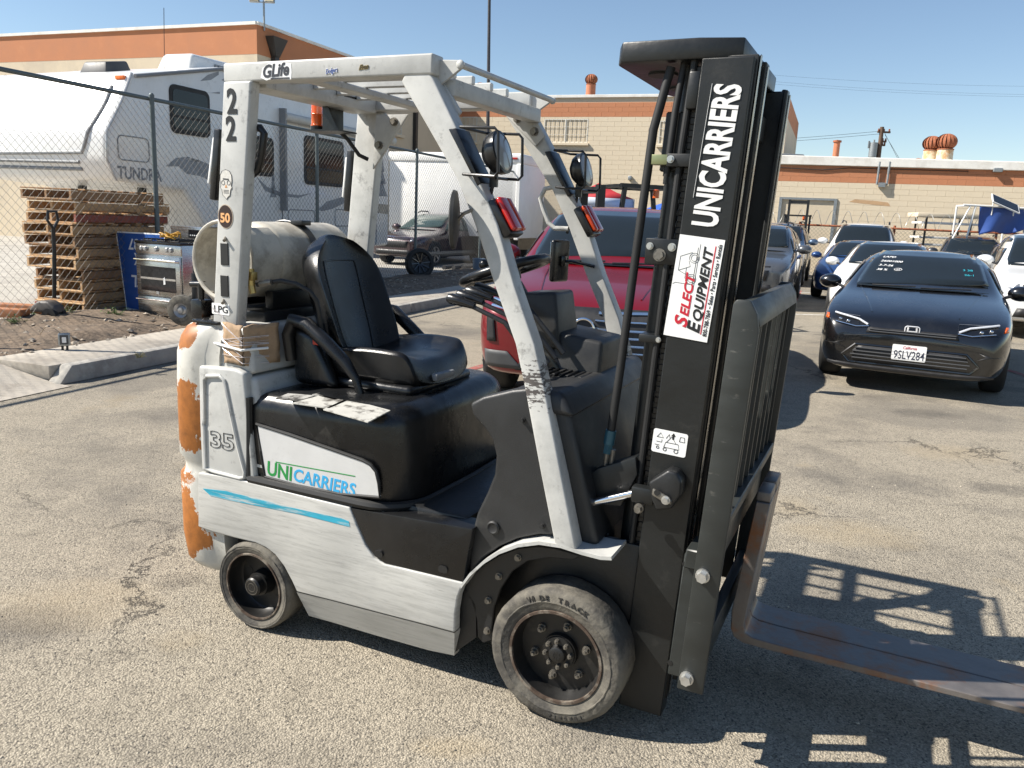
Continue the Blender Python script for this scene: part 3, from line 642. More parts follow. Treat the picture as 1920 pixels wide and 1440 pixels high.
# front cap mouldings and lights
def cap(y, z):
    zs = [bt[1], bt[1]+.28, bt[1]+.7, bt[1]+1.15, tc[1]]; xs = [bt[0]+.05, -.02, 0, tc[0]*.55, tc[0]]
    return float(np.interp(z, zs, xs))
q = MB(); sw_ = []
for i in range(30):
    s = i/29; y = .28+.55*s**2.2*1.0 if s < .62 else .28+.55*.62**2.2+(s-.62)/.38*2.5; z = 3.28-1.02*min(1, s/.62)**.8-(0 if s < .62 else .05*((s-.62)/.38))
    sw_.append((cap(y, z)-.004, y, z))
q.tube(sw_, .028, 8); q.build('cap_moulding', M_RVT, rv)
for z in (2.12, 2.02):
    q = MB(); q.tube([(cap(y, z)-.003, y, z) for y in np.linspace(.55, 3.0, 14)], .028, 8); q.build('cap_moulding', M_RVT, rv)
q = MB(); q.box(cap(.1, 3.4)-.03, cap(.1, 3.4)+.06, .08, .26, 3.38, 3.44, .012, 2); q.build('marker_light', mat('amber_lens', (.75, .16, .02), .3), rv)
# roof things
a = rvp(385, 112); ax_ = a[0]+1.35
q = MB(); q.hexa([(ax_-1.1, .55, Ht-.1), (ax_+.55, .55, Ht-.1), (ax_+.55, 1.35, Ht-.1), (ax_-1.1, 1.35, Ht-.1), (ax_-.95, .62, Ht+.25), (ax_+.2, .62, Ht+.27), (ax_+.2, 1.28, Ht+.27), (ax_-.95, 1.28, Ht+.25)], .07, 3); ac = q.build('air_conditioner', M_RV, rv)
for k in range(11):
    q = MB(); x = ax_-.42+k*.085; q.box(x, x+.035, .548+.0, .62, Ht+.02, Ht+.15); q.build('louvre', M_RVT, ac)
v_ = rvp(155, 115); q = MB(); q.hexa([(1.35, 1.35, 3.62), (1.95, 1.35, 3.72), (1.95, 1.95, 3.72), (1.35, 1.95, 3.62), (1.42, 1.4, 3.84), (1.88, 1.4, 3.93), (1.88, 1.88, 3.93), (1.42, 1.88, 3.84)], .03, 2); q.build('roof_vent', mat('dark_vent_plastic', (.06, .06, .06), .5), rv)
q = MB(); q.cyl((2.2, .9, 3.75), (2.25, .9, 4.85), .006, 6); q.build('antenna', M_BLACK, rv)
for x in (Lr-4.2, Lr-3.2):
    for y in (.12, 2.3):
        q = MB(); q.lathe([(.2, -.1), (.34, -.1), (.36, -.06), (.36, .06), (.34, .1), (.2, .1), (.18, .05), (.001, .05)], 24, TR(x, y, .47) @ RX(R(90))); q.build('wheel', M_BLACK, rv)
for x in (kk2[0]+.4, 1.2):
    for y_ in (.5, 1.8): q = MB(); q.box(x-.05, x+.05, y_, y_+.1, .12, 1.9); q.build('landing_leg', M_BLKP, rv)
# ================================================================== box trailer and things in the yard
bx0 = G(728, 470, .12); 
bp = dpt(730, 285, 26.0); bp2 = onpl(978, 287, bp, BN)
bt_ = empty('box_truck', (bp.x, bp.y, .12), math.atan2(BW.y, BW.x), 'white box truck body parked behind the fence beyond the dark wagon', 'truck')
Lb = (bp2-bp).length; zt_ = bp.z-.12
M_BOXW = mat('box_truck_white', (.78, .775, .75), .5, var=.04, vs=1.2, dirt=(.66, .64, .6), ds=.9, da=.35)
q = MB(); q.box(0, Lb, 0, 2.3, .85, zt_, .03, 2); q.build('box_body', M_BOXW, bt_)
q = MB(); q.box(-.03, Lb+.03, -.03, 2.33, zt_-.28, zt_+.02, .06, 3); q.build('top_rail', M_BOXW, bt_)
q = MB(); q.box(Lb-.12, Lb+.02, -.045, .0, .8, zt_-.28, .02, 1); q.build('corner_post', M_BOXW, bt_)
q = MB(); q.box(Lb-.28, Lb-.1, -.06, -.03, zt_-.16, zt_-.1, .01, 1); q.build('marker_light', mat('red_lens', (.35, .02, .015), .3), bt_)
q = MB(); q.box(.1, Lb-.1, .3, 2.0, .5, .85); q.build('chassis', M_BLKP, bt_)
for x in (.9, Lb-.9):
    for y in (.15, 2.15):
        q = MB(); q.lathe([(.22, -.12), (.4, -.12), (.43, -.07), (.43, .07), (.4, .12), (.22, .12), (.2, .05), (.001, .05)], 24, TR(x, y, .43) @ RX(R(90))); q.build('wheel', M_BLACK, bt_)
# ================================================================== forklift (local x forward, y to its left = away from the camera, z up)
FX0, FY0, FPS = .370, 2.732, .4317
FKM = TR(FX0, FY0, 0) @ RZ(-FPS); FKI = FKM.inverted(); FO = FKI @ CO; FKR = FKI.to_3x3()
def F(x, y, yl):
    d = FKR @ ray(x, y); p = FO+d*((yl-FO.y)/d.y); return (p.x, p.z)
def FXp(x, y, xl):
    d = FKR @ ray(x, y); return FO+d*((xl-FO.x)/d.x)
def FZp(x, y, zl):
    d = FKR @ ray(x, y); return FO+d*((zl-FO.z)/d.z)
def Fp(pts, yl): return [F(px, py, yl) for px, py in pts]
fk = empty('forklift', (0, 0, 0), 0, 'white and black forklift with a tall mast standing in the middle of the lot', 'forklift'); fk.matrix_world = FKM
def worn_paint(name, base, streaks=(.9, 1, 16), under=(.10, .095, .09), amt=.62, chips=None, rough=.42):
    """paint with long rub marks and scattered chips"""
    m, N, L, b = nodes(name); tc = N.new('ShaderNodeTexCoord'); P = tc.outputs['Object']
    mp = N.new('ShaderNodeMapping'); mp.inputs['Scale'].default_value = streaks; L.new(P, mp.inputs[0])
    s1 = nz(N, L, mp.outputs[0], 5, 9, .72); s2 = nz(N, L, P, 2.2, 5, .6); s3 = nz(N, L, P, 38, 6, .7); s4 = nz(N, L, mp.outputs[0], 15, 6, .75)
    c = mixc(N, L, rmp(N, L, s2.outputs[0], .3, .7), tuple(x*.86 for x in base), tuple(min(1, x*1.05) for x in base))
    c = mixc(N, L, rmp(N, L, s1.outputs[0], .46, .66, 0, .6), c, tuple(x*.58 for x in base))
    c = mixc(N, L, rmp(N, L, s4.outputs[0], .58, .70, 0, .6), c, under)
    c = mixc(N, L, rmp(N, L, s3.outputs[0], .69, .73, 0, amt), c, under)
    if chips:
        for (cx, cz, rx, rz, colr, sc_, st_, thr) in chips:
            sep = N.new('ShaderNodeSeparateXYZ'); L.new(P, sep.inputs[0])
            dx = mth(N, L, 'DIVIDE', mth(N, L, 'SUBTRACT', sep.outputs[0], cx), rx); dz = mth(N, L, 'DIVIDE', mth(N, L, 'SUBTRACT', sep.outputs[2], cz), rz)
            d = mth(N, L, 'ADD', mth(N, L, 'MULTIPLY', dx, dx), mth(N, L, 'MULTIPLY', dz, dz))
            mp2 = N.new('ShaderNodeMapping'); mp2.inputs['Scale'].default_value = (1, 1, st_); L.new(P, mp2.inputs[0])
            n = nz(N, L, mp2.outputs[0], sc_, 8, .7); e = mth(N, L, 'SUBTRACT', n.outputs[0], mth(N, L, 'MULTIPLY', mth(N, L, 'MINIMUM', d, 4.0), .1))
            c = mixc(N, L, rmp(N, L, e, thr-.022, thr-.012, 0, .8), c, tuple(min(1, x*.75+.12) for x in base))
            wv = nz(N, L, mp.outputs[0], 26, 6, .7); fill = mixc(N, L, rmp(N, L, wv.outputs[0], .42, .7), colr, tuple(x*.62 for x in colr))
            c = mixc(N, L, rmp(N, L, e, thr, thr+.012, 0, 1), c, fill)
    L.new(c, b.inputs['Base Color']); b.inputs['Roughness'].default_value = rough
    bp = N.new('ShaderNodeBump'); bp.inputs['Strength'].default_value = .12; bp.inputs['Distance'].default_value = .004; L.new(s2.outputs[0], bp.inputs['Height']); L.new(bp.outputs[0], b.inputs['Normal'])
    return m
FW = (.50, .50, .475)
M_FW = worn_paint('forklift_white_paint', FW, (1, 1, 1), amt=.35)
M_FWS = worn_paint('forklift_white_paint_rubbed', (.47, .465, .435), (1.0, 1, 14), amt=.6)
M_FWL = worn_paint('forklift_leg_paint', FW, (1, 1, 1), amt=.45, chips=[(-.14, 1.09, .25, .07, (.09, .08, .075), 22, 3.0, .46)])
OR_ = (.36, .125, .022)
M_CW = worn_paint('counterweight_paint', (.56, .545, .49), (1, 1, 1), amt=.4, chips=[(-1.62, .79, .14, .10, OR_, 9, .8, .33), (-1.66, .53, .10, .04, OR_, 9, .8, .34), (-1.62, .36, .13, .13, OR_, 9, .8, .33), (-1.58, 1.10, .05, .05, OR_, 12, .8, .36), (-1.68, .98, .05, .02, OR_, 12, 1, .42)], rough=.5)
M_DECK = mat('black_moulded_deck', (.008, .0083, .009), .3, var=.3, vs=5, dirt=(.075, .07, .06), ds=5.5, da=.32, dthr=.57, bump=.22, bs=14)
M_VIN = mat('black_seat_vinyl', (.0065, .0068, .0075), .3, var=.2, vs=7, dirt=(.05, .047, .042), ds=9, da=.3, dthr=.6, bump=.12, bs=300)
M_GP = mat('dark_grey_plastic', (.019, .0195, .02), .48, var=.15, vs=6, dirt=(.085, .08, .07), ds=3.5, da=.35, dthr=.54, bump=.1, bs=300)
M_MAST = mat('mast_dark_steel', (.0085, .0095, .0095), .4, var=.2, vs=4, dirt=(.04, .038, .034), ds=8, da=.45, dthr=.6, bump=.08, bs=40)
M_BR = mat('backrest_grey_steel', (.024, .027, .0255), .45, var=.18, vs=5, dirt=(.2, .19, .17), ds=13, da=.6, dthr=.62, streak=(1, 1, 3))
M_TYRE = mat('dusty_tyre_rubber', (.062, .057, .049), .85, var=.3, vs=9, dirt=(.16, .145, .115), ds=7, da=.75, dthr=.46, bump=.35, bs=45)
M_TREAD = mat('tyre_tread_rubber', (.045, .042, .037), .85, var=.25, vs=12, bump=.2, bs=60)
M_RIM = mat('black_rim', (.009, .0088, .0085), .45, var=.25, vs=9, dirt=(.07, .055, .04), ds=8, da=.5, dthr=.58)
M_RIMR = mat('rusty_rim_edge', (.075, .052, .038), .7, .3, var=.35, vs=30, dirt=(.3, .27, .22), ds=14, da=.6)
M_NUT = mat('worn_zinc_nut', (.20, .185, .16), .45, .7, var=.25, vs=60)
M_ZINC = mat('zinc_bolt', (.55, .55, .53), .35, .8, var=.1, vs=40)
M_STEEL = mat('bare_steel', (.45, .44, .42), .28, 1, var=.12, vs=20)
M_SIGN = mat('sticker_white', (.80, .80, .78), .35, var=.03)
M_INK = mat('black_ink', (.012, .012, .012), .5, var=.1)
M_INKW = mat('white_ink', (.74, .74, .72), .5, var=.06, vs=30)
M_RED = mat('red_ink', (.50, .012, .03), .5, var=.05)
M_GREEN = mat('green_ink', (.015, .24, .05), .5, var=.08, dirt=FW, ds=40, da=.8, dthr=.64)
M_BLUE = mat('sky_blue_ink', (.035, .34, .62), .5, var=.08, dirt=FW, ds=28, da=.9, dthr=.62)
M_STRIPE = mat('turquoise_stripe', (.025, .30, .42), .45, var=.2, vs=9, dirt=(.5, .49, .45), ds=7, da=1, dthr=.51, streak=(.6, 1, 9))
def mir(q):
    r = MB(); r.v = [(x, -y, z) for x, y, z in q.v]; r.f = [f[::-1] for f in q.f]; return r
def both(name, q, m, parent=None, ang=35):
    parent = parent or fk
    a = q.build(name, m, parent, ang); b = mir(q).build(name, m, parent, ang); return a, b
def pslab(pix, yf, th, bev=.004, seg=2, q=None):
    """plate cut to a pixel outline; yf gives the depth of its near face at each outline point"""
    q = q or MB(); bm = bmesh.new(); A = []; B = []
    for px, py in pix:
        y = yf(px, py) if callable(yf) else yf; x, z = F(px, py, y); A.append(bm.verts.new((x, y, z))); B.append(bm.verts.new((x, y+th, z)))
    n = len(A); bm.faces.new(A); bm.faces.new(B[::-1])
    for i in range(n): bm.faces.new((A[i], A[(i+1) % n], B[(i+1) % n], B[i]))
    bmesh.ops.recalc_face_normals(bm, faces=bm.faces); q._bev(bm, bev, seg, 25)
    big = [f for f in bm.faces if len(f.verts) > 4]
    if big: bmesh.ops.triangulate(bm, faces=big)
    return q.addbm(bm)
def bolt(p, r, h, parent, m=None, n=6, axis=(0, -1, 0), name='bolt'):
    q = MB(); a = Vector(p); ax = Vector(axis); q.cyl(a, a+ax*h*.3, r*1.35, 14); q.cyl(a+ax*h*.3, a+ax*h, r, n)
    return q.build(name, m or M_ZINC, parent, 25)
# ---- counterweight: rounded plan, lofted upward
plan = [(-1.40, -.45), (-1.475, -.452), (-1.50, -.47)]
for i in range(9):
    a = R(i*90/8); plan.append((-1.555-.105*math.sin(a), -.47+.105*(1-math.cos(a))))
plan += [(-1.668, -.2), (-1.672, 0)]; plan += [(x, -y) for x, y in plan[::-1][1:]]
lev = [(.15, .07), (.165, .035), (.2, .012), (.3, .002), (.545, 0), (.565, .012), (.585, .016), (.605, .012), (.63, 0), (.9, .0), (1.03, .004), (1.09, .016), (1.125, .032), (1.145, .055)]
q = MB(); vs = []; n = len(plan)
for z, ins in lev:
    for (x, y) in plan:
        xx = min(-1.40, x+ins) if x < -1.41 else x; k = 1-ins/.47; vs.append((xx, y*k, z))
fs = [(i*n+k, i*n+k+1, (i+1)*n+k+1, (i+1)*n+k) for i in range(len(lev)-1) for k in range(n-1)]
fs += [tuple(range(n))[::-1], tuple((len(lev)-1)*n+k for k in range(n))] + [(i*n+n-1, i*n, (i+1)*n, (i+1)*n+n-1) for i in range(len(lev)-1)]
q.add(vs, fs); q.build('counterweight', M_CW, fk, 40)
# ---- chassis core
q = MB(); q.box(-1.39, -.36, -.40, .40, .17, .60, .02, 2); q.box(-.36, .1, -.30, .30, .17, .62, .02, 2); q.box(-.03, .03, -.32, .32, .19, .27, .02, 2); q.build('chassis', M_BLKP, fk)
q = MB(); q.cyl((-1.22, -.36, .17), (-1.22, .36, .17), .06, 16); q.box(-1.3, -1.14, -.3, .3, .12, .26, .02); q.build('steer_axle', M_BLKP, fk)
# ---- side skirts with wheel arch and step notch
YS = -.475
sk = [(371, 886), (430, 894), (505, 914), (580, 933), (655, 951), (668, 985), (684, 1022), (700, 1046), (720, 1058), (760, 1067), (868, 1093), (858, 1120), (853, 1150), (852, 1187), (800, 1173), (700, 1147), (620, 1126), (556, 1110), (547, 1090), (532, 1062), (515, 1040), (498, 1027), (478, 1018), (440, 1009), (400, 998), (371, 988)]
q = pslab(sk, YS, .04, .006, 3); both('side_skirt', q, M_FWS)
lowb = [F(x, y, YS) for x, y in ((556, 1110), (620, 1126), (700, 1147), (800, 1173), (852, 1187))]; botb = [F(x, y, YS+.03) for x, y in ((574, 1153), (620, 1166), (700, 1190), (800, 1218), (848, 1228))]
q = MB(); q.add([(x, YS, z) for x, z in lowb]+[(x, YS+.045, z-.01) for x, z in botb]+[(x, YS+.04, z) for x, z in lowb]+[(x, YS+.08, z-.01) for x, z in botb],
      [(i, i+1, i+6, i+5) for i in range(4)]+[(i+10, i+15, i+16, i+11) for i in range(4)]+[(5+i, 6+i, 16+i, 15+i) for i in range(4)]+[(0, 5, 15, 10), (4, 14, 19, 9)])
both('skirt_lip', q, M_FWS)
st_ = [(380, 916), (425, 921), (480, 935), (560, 955), (640, 972), (654, 978), (656, 988), (560, 964), (480, 948), (430, 938), (395, 930)]
q = pslab(st_, YS-.0012, .001, 0); q.build('side_stripe', M_STRIPE, fk)
# ---- rear fender panel
fp = [(371, 685), (425, 690), (440, 692), (457, 700), (466, 790), (480, 904), (440, 895), (400, 888), (377, 884), (373, 790)]
q = pslab(fp, YS+.006, .05, .012, 3); both('rear_fender', q, M_FW)
rec = [(383, 712), (388, 705), (412, 705), (420, 712), (433, 775), (447, 840), (459, 885), (458, 895), (450, 897), (400, 884), (385, 878), (383, 800), (381, 795), (383, 788)]
q = MB(); q.tube([(F(x, y, YS+.004)[0], YS+.004, F(x, y, YS+.004)[1]) for x, y in rec], .0075, 8, closed=True); both('pressed_rib', q, M_FW)
cu = F(391, 836, YS); cu2 = F(443, 838, YS)
def outline_text(name, body, size, m, parent, M, width, bev=.0012):
    c = bpy.data.curves.new(name, 'FONT'); c.body = body; c.size = size; c.fill_mode = 'NONE'; c.bevel_depth = bev; c.bevel_resolution = 0; c.resolution_u = 3; c.offset = .03*size
    o = bpy.data.objects.new(name, c); COL.objects.link(o); bpy.context.view_layer.update()
    me = bpy.data.meshes.new_from_object(o.evaluated_get(bpy.context.evaluated_depsgraph_get())); bpy.data.objects.remove(o)
    xs = [v.co.x for v in me.vertices]; k = width/(max(xs)-min(xs)); x0_ = min(xs)
    for v in me.vertices: v.co.x = (v.co.x-x0_)*k
    me.materials.clear(); me.materials.append(m); t = bpy.data.objects.new(name, me); COL.objects.link(t); t.parent = parent; t.matrix_local = M
EX, EZ = (1, 0, 0), (0, 0, 1)
outline_text('lettering', '35', .085, M_INK, fk, frame((cu[0]+.004, YS+.0045, cu[1]), EX, ey=EZ), (cu2[0]-cu[0])*.86)
# ---- white cover behind the seat
q = MB(); q.hexa([(-1.42, -.44, .98), (-1.245, -.44, .98), (-1.245, .44, .98), (-1.42, .44, .98), (-1.42, -.42, 1.15), (-1.275, -.42, 1.15), (-1.275, .42, 1.15), (-1.42, .42, 1.15)], .02, 3); q.build('rear_cover', M_FW, fk)
q = MB(); q.hexa([(-1.42, -.455, .62), (-1.17, -.455, .62), (-1.17, .455, .62), (-1.42, .455, .62), (-1.42, -.44, .972), (-1.235, -.44, .972), (-1.235, .44, .972), (-1.42, .44, .972)], .02, 3); q.build('engine_cover', M_FW, fk)
# ---- black seat deck, rounded, sloping to the rear
def deck():
    bm = bmesh.new(); bmesh.ops.create_cube(bm, size=1)
    x0_, x1_, w, z0_, z1_ = -1.245, -.575, .455, .585, .925
    for v in bm.verts: v.co = Vector(((x0_ if v.co.x < 0 else x1_), (-w if v.co.y < 0 else w), (z0_ if v.co.z < 0 else z1_)))
    for v in bm.verts:
        if v.co.x > -.7 and v.co.z < .7: v.co.z = .60
        if v.co.x > -.7 and v.co.z > .7: v.co.x = -.61; v.co.z = .94
        if v.co.z > .7: v.co.y *= .985
    vert = [e for e in bm.edges if e.verts[0].co.x > -.7 and e.verts[1].co.x > -.7 and abs(e.verts[0].co.z-e.verts[1].co.z) > .2]
    bmesh.ops.bevel(bm, geom=vert, offset=.17, segments=8, profile=.5, affect='EDGES')
    top = [e for e in bm.edges if min(v.co.z for v in e.verts) > .85 and len(e.link_faces) == 2 and e.calc_face_angle(0) > R(40)]
    bmesh.ops.bevel(bm, geom=top, offset=.075, segments=6, profile=.5, affect='EDGES')
    bot = [e for e in bm.edges if max(v.co.z for v in e.verts) < .7 and len(e.link_faces) == 2 and e.calc_face_angle(0) > R(40)]
    bmesh.ops.bevel(bm, geom=bot, offset=.012, segments=2, profile=.5, affect='EDGES')
    bmesh.ops.triangulate(bm, faces=[f for f in bm.faces if len(f.verts) > 4])
    q = MB(); q.addbm(bm); return q
q = deck(); q.build('seat_deck', M_DECK, fk, 50)
q = MB(); dq = [(-1.25, -.462), (-.75, -.462)]
for i in range(1, 9):
    a = R(i*90/8); dq.append((-.745+.175*math.sin(a), -.29-.172*math.cos(a)))
dq += [(-.56, 0)]; dq += [(x, -y) for x, y in dq[::-1][1:]]
q.tube([(x, y, .592) for x, y in dq], .017, 8); q.build('deck_seal', M_BLACK, fk)
q = MB(); q.tube([(-1.252, -.455, .9), (-1.25, -.46, .6)], .014, 8); both('deck_seal_upright', q, M_BLACK)
# side badge panel
bp_ = [(482, 795), (545, 815), (620, 841), (680, 862), (695, 870), (706, 884), (711, 905), (713, 932), (640, 926), (560, 910), (498, 893), (490, 845)]
YB = -.458
q = pslab(bp_, YB-.004, .006, .002, 1); bd = q.build('badge_panel', mat('badge_panel_white', (.53, .53, .52), .45, var=.06, vs=8, dirt=(.33, .32, .3), ds=7, da=.5, dthr=.6), fk)
q = MB(); q.tube([(F(x, y, YB)[0], YB-.002, F(x, y, YB)[1]) for x, y in bp_], .0065, 8, closed=True); q.build('badge_rim', M_BLACK, fk)
a = F(500, 889, YB-.004); b = F(546, 897, YB-.004); c_ = F(665, 921, YB-.004)
ang = -.035
exl = (math.cos(ang), 0, math.sin(ang)); eyl = (-math.sin(ang), 0, math.cos(ang))
text('lettering', 'UNI', .075, M_GREEN, bd, frame((a[0], YB-.0044, a[1]), exl, ey=(.12, 0, 1)), bold=.022, shear=.05, width=b[0]-a[0])
b2 = F(549, 900, YB-.004); text('lettering', 'CARRIERS', .066, M_BLUE, bd, frame((b2[0], YB-.0044, b2[1]), exl, ey=(.12, 0, 1)), bold=.022, shear=.12, width=c_[0]-b2[0])
l0 = F(517, 866, YB-.004); l1 = F(666, 893, YB-.004); q = MB(); q.bar((l0[0], YB-.0046, l0[1]), (l1[0], YB-.0046, l1[1]), .0008, .0032); q.build('lettering_line', M_GREEN, bd)
# worn instruction sheets on the deck; their dirt also paints in shade
M_PAPER = mat('worn_shaded_label_sheet', (.42, .41, .38), .6, var=.1, vs=14, dirt=(.05, .047, .042), ds=11, da=.97, dthr=.44)
M_PAPER2 = mat('half_worn_shaded_label_sheet', (.46, .45, .41), .6, var=.08, vs=14, dirt=(.07, .06, .05), ds=16, da=.9, dthr=.5)
zt_ = .929
for poly, mm in (([(515, 748), (540, 738), (590, 742), (560, 752)], M_PAPER), ([(548, 756), (600, 742), (660, 748), (618, 766)], M_PAPER2), ([(606, 768), (650, 748), (732, 770), (690, 792)], M_PAPER2), ([(585, 740), (612, 735), (660, 742), (628, 750)], M_PAPER)):
    pp = [FZp(x, y, zt_) for x, y in poly]; q = MB(); q.prism([(p.x, p.y) for p in pp], 'z', zt_-.002, zt_+.0015); q.build('label_sheet', mm, fk)
# ---- step, floor
q = MB(); stp = [(656, 952), (886, 992), (884, 1000), (868, 1092), (760, 1066), (720, 1056), (702, 1043), (686, 1019), (670, 982)]
q = pslab(stp, YS+.004, .1, .004, 2); both('step_box', q, M_DECK)
q = MB(); q.box(-.80, -.335, -.462, -.385, .562, .574, .004, 2); both('step_tread', q, mat('dusty_step_rubber', (.055, .052, .047), .7, var=.3, vs=14))
for k in range(11):
    q = MB(); y = -.455+k*.0062; q.box(-.78, -.36, y, y+.0032, .574, .578); both('tread_rib', q, mat('dusty_tread_rib', (.12, .113, .10), .7, var=.4, vs=20))
for k in range(6):
    q = MB(); x = -.74+k*.075; q.box(x, x+.004, -.458, -.388, .5741, .5785); both('tread_rib', q, mat('dusty_tread_rib', (.12, .113, .10), .7, var=.4, vs=20))
for (x, y) in ((709, 1039), (830, 1068)):
    cx, cz = F(x, y, YS); q = MB(); q.prism(rrect(cx-.018, cx+.018, cz-.012, cz+.012, .011), 'y', YS-.0005, YS+.006); q.build('step_slot', M_INK, fk)
M_FLOOR = mat('chequered_floor_plate', (.022, .022, .022), .45, .3, var=.3, vs=20, dirt=(.07, .065, .055), ds=6, da=.5, dthr=.52)
q = MB(); q.box(-.56, -.1, -.385, .43, .55, .566, .004); fl_ = q.build('floor_plate', M_FLOOR, fk)
q = MB()
for i in range(20):
    for j in range(34):
        x = -.55+i*.023; y = -.37+j*.0235; a = R(45 if (i+j) % 2 else -45); q.box(-.008, .008, -.002, .002, 0, .0018, 0, 1, TR(x, y, .566) @ RZ(a))
o = q.build('floor_studs', M_FLOOR, fl_); o['kind'] = 'stuff'
# ---- front cowl side panels
cw = [(880, 757), (905, 744), (960, 731), (1004, 727), (1012, 765), (1034, 880), (1060, 1005), (1010, 1003), (970, 1011), (935, 1026), (905, 1048), (877, 1085), (884, 1000), (894, 962), (912, 925), (926, 890), (929, 855), (922, 825), (905, 800), (886, 780)]
q = pslab(cw, -.44, .05, .012, 4); both('cowl_panel', q, M_GP)
for (x, y, r_) in ((926, 988, .022), ):
    cx, cz = F(x, y, -.44); q = MB(); q.lathe([(r_, 0), (r_, .008), (r_*.8, .012), (r_*.6, .009), (.001, .009)], 20, TR(cx, -.44, cz) @ RX(R(90))); q.build('plug', M_BLACK, fk)
for (x, y) in ((981, 787), (1018, 985)):
    cx, cz = F(x, y, -.44); bolt((cx, -.44, cz), .0065, .016, fk, M_BLACK, 10, name='screw')
# dashboard, columns, front bulkhead
q = MB(); q.hexa([(-.36, -.40, .62), (.02, -.40, .62), (.02, .40, .62), (-.36, .40, .62), (-.27, -.40, .99), (-.02, -.40, .99), (-.02, .40, .99), (-.27, .40, .99)], .02, 3)
q2 = MB(); q2.hexa([(-.25, -.41, .56), (.10, -.41, .60), (.10, .41, .60), (-.25, .41, .56), (-.23, -.41, 1.04), (-.04, -.41, 1.07), (-.04, .41, 1.07), (-.23, .41, 1.04)], .02, 3); q2.build('bulkhead', M_GP, fk)
q = MB(); q.hexa([(-.28, -.43, 1.0), (-.0, -.43, 1.0), (-.0, .43, 1.0), (-.28, .43, 1.0), (-.22, -.42, 1.06), (-.05, -.42, 1.075), (-.05, .42, 1.075), (-.22, .42, 1.06)], .02, 3); q.build('dashboard', M_GP, fk)
for k in range(7):
    q = MB(); x = -.235+k*.024; q.box(x, x+.012, -.16, -.05, 1.066, 1.074, .002, 1); q.build('dash_vent_slat', M_DECK, fk)
def pod(c, sx, sy, sz, taper, M, name):
    q = MB(); q.hexa([(-sx, -sy, 0), (sx, -sy, 0), (sx, sy, 0), (-sx, sy, 0), (-sx*taper, -sy*taper, sz), (sx*taper, -sy*taper, sz), (sx*taper, sy*taper, sz), (-sx*taper, sy*taper, sz)], .014, 3)
    q.v = [tuple(M @ Vector(v)) for v in q.v]; return q.build(name, M_GP, fk, 30)
pod(None, .085, .105, .20, .86, TR(-.295, .06, 1.13) @ RY(-.10), 'display_pod')
pod(None, .12, .15, .155, .8, TR(-.175, .10, 1.035) @ RY(.12), 'console_pod')
q = MB(); q.tube([(-.2, .0, 1.04), (-.33, 0, 1.2), (-.42, 0, 1.345)], [.05, .045, .035], 14); q.build('steering_column', M_DECK, fk)
swM = TR(-.455, 0, 1.395) @ RY(R(-20))
sw_e = MB(); rim = [(  .158*math.cos(2*math.pi*i/40), .158*math.sin(2*math.pi*i/40), 0) for i in range(40)]
sw_e.tube(rim, .0165, 12, closed=True); sw_e.v = [tuple(swM @ Vector(v)) for v in sw_e.v]; swo = sw_e.build('steering_wheel', M_DECK, fk)
for a in (90, 210, 330):
    q = MB(); a = R(a); q.bar((.03*math.cos(a), .03*math.sin(a), -.015), (.152*math.cos(a), .152*math.sin(a), 0), .03, .012, bev=.004); q.v = [tuple(swM @ Vector(v)) for v in q.v]; q.build('spoke', M_DECK, swo)
q = MB(); q.lathe([(.05, -.04), (.055, -.01), (.045, .008), (.001, .012)], 20); q.v = [tuple(swM @ Vector(v)) for v in q.v]; q.build('hub_cover', M_DECK, swo)
q = MB(); q.cyl((-.58, .1, 1.34), (-.59, .1, 1.39), .012); q.sphere((-.592, .1, 1.405), .021, 14); q.build('spinner_knob', M_DECK, swo)
for k in range(4):
    y = -.27+k*.055; x0_, z0_ = F(846+k*17, 562-k*7, y)
    q = MB(); q.tube([(x0_+.07, y, z0_-.012), (x0_+.2, y+.01, z0_-.06), (x0_+.33, y+.02, z0_-.2)], [.008, .009, .012], 8); lv = q.build('lever', M_BLKP, fk)
    q = MB(); q.tube([(x0_-.012, y, z0_+.006), (x0_, y, z0_+.004), (x0_+.04, y, z0_-.003), (x0_+.09, y, z0_-.015)], [.014, .019, .016, .010], 12); q.build('knob', M_DECK, lv)
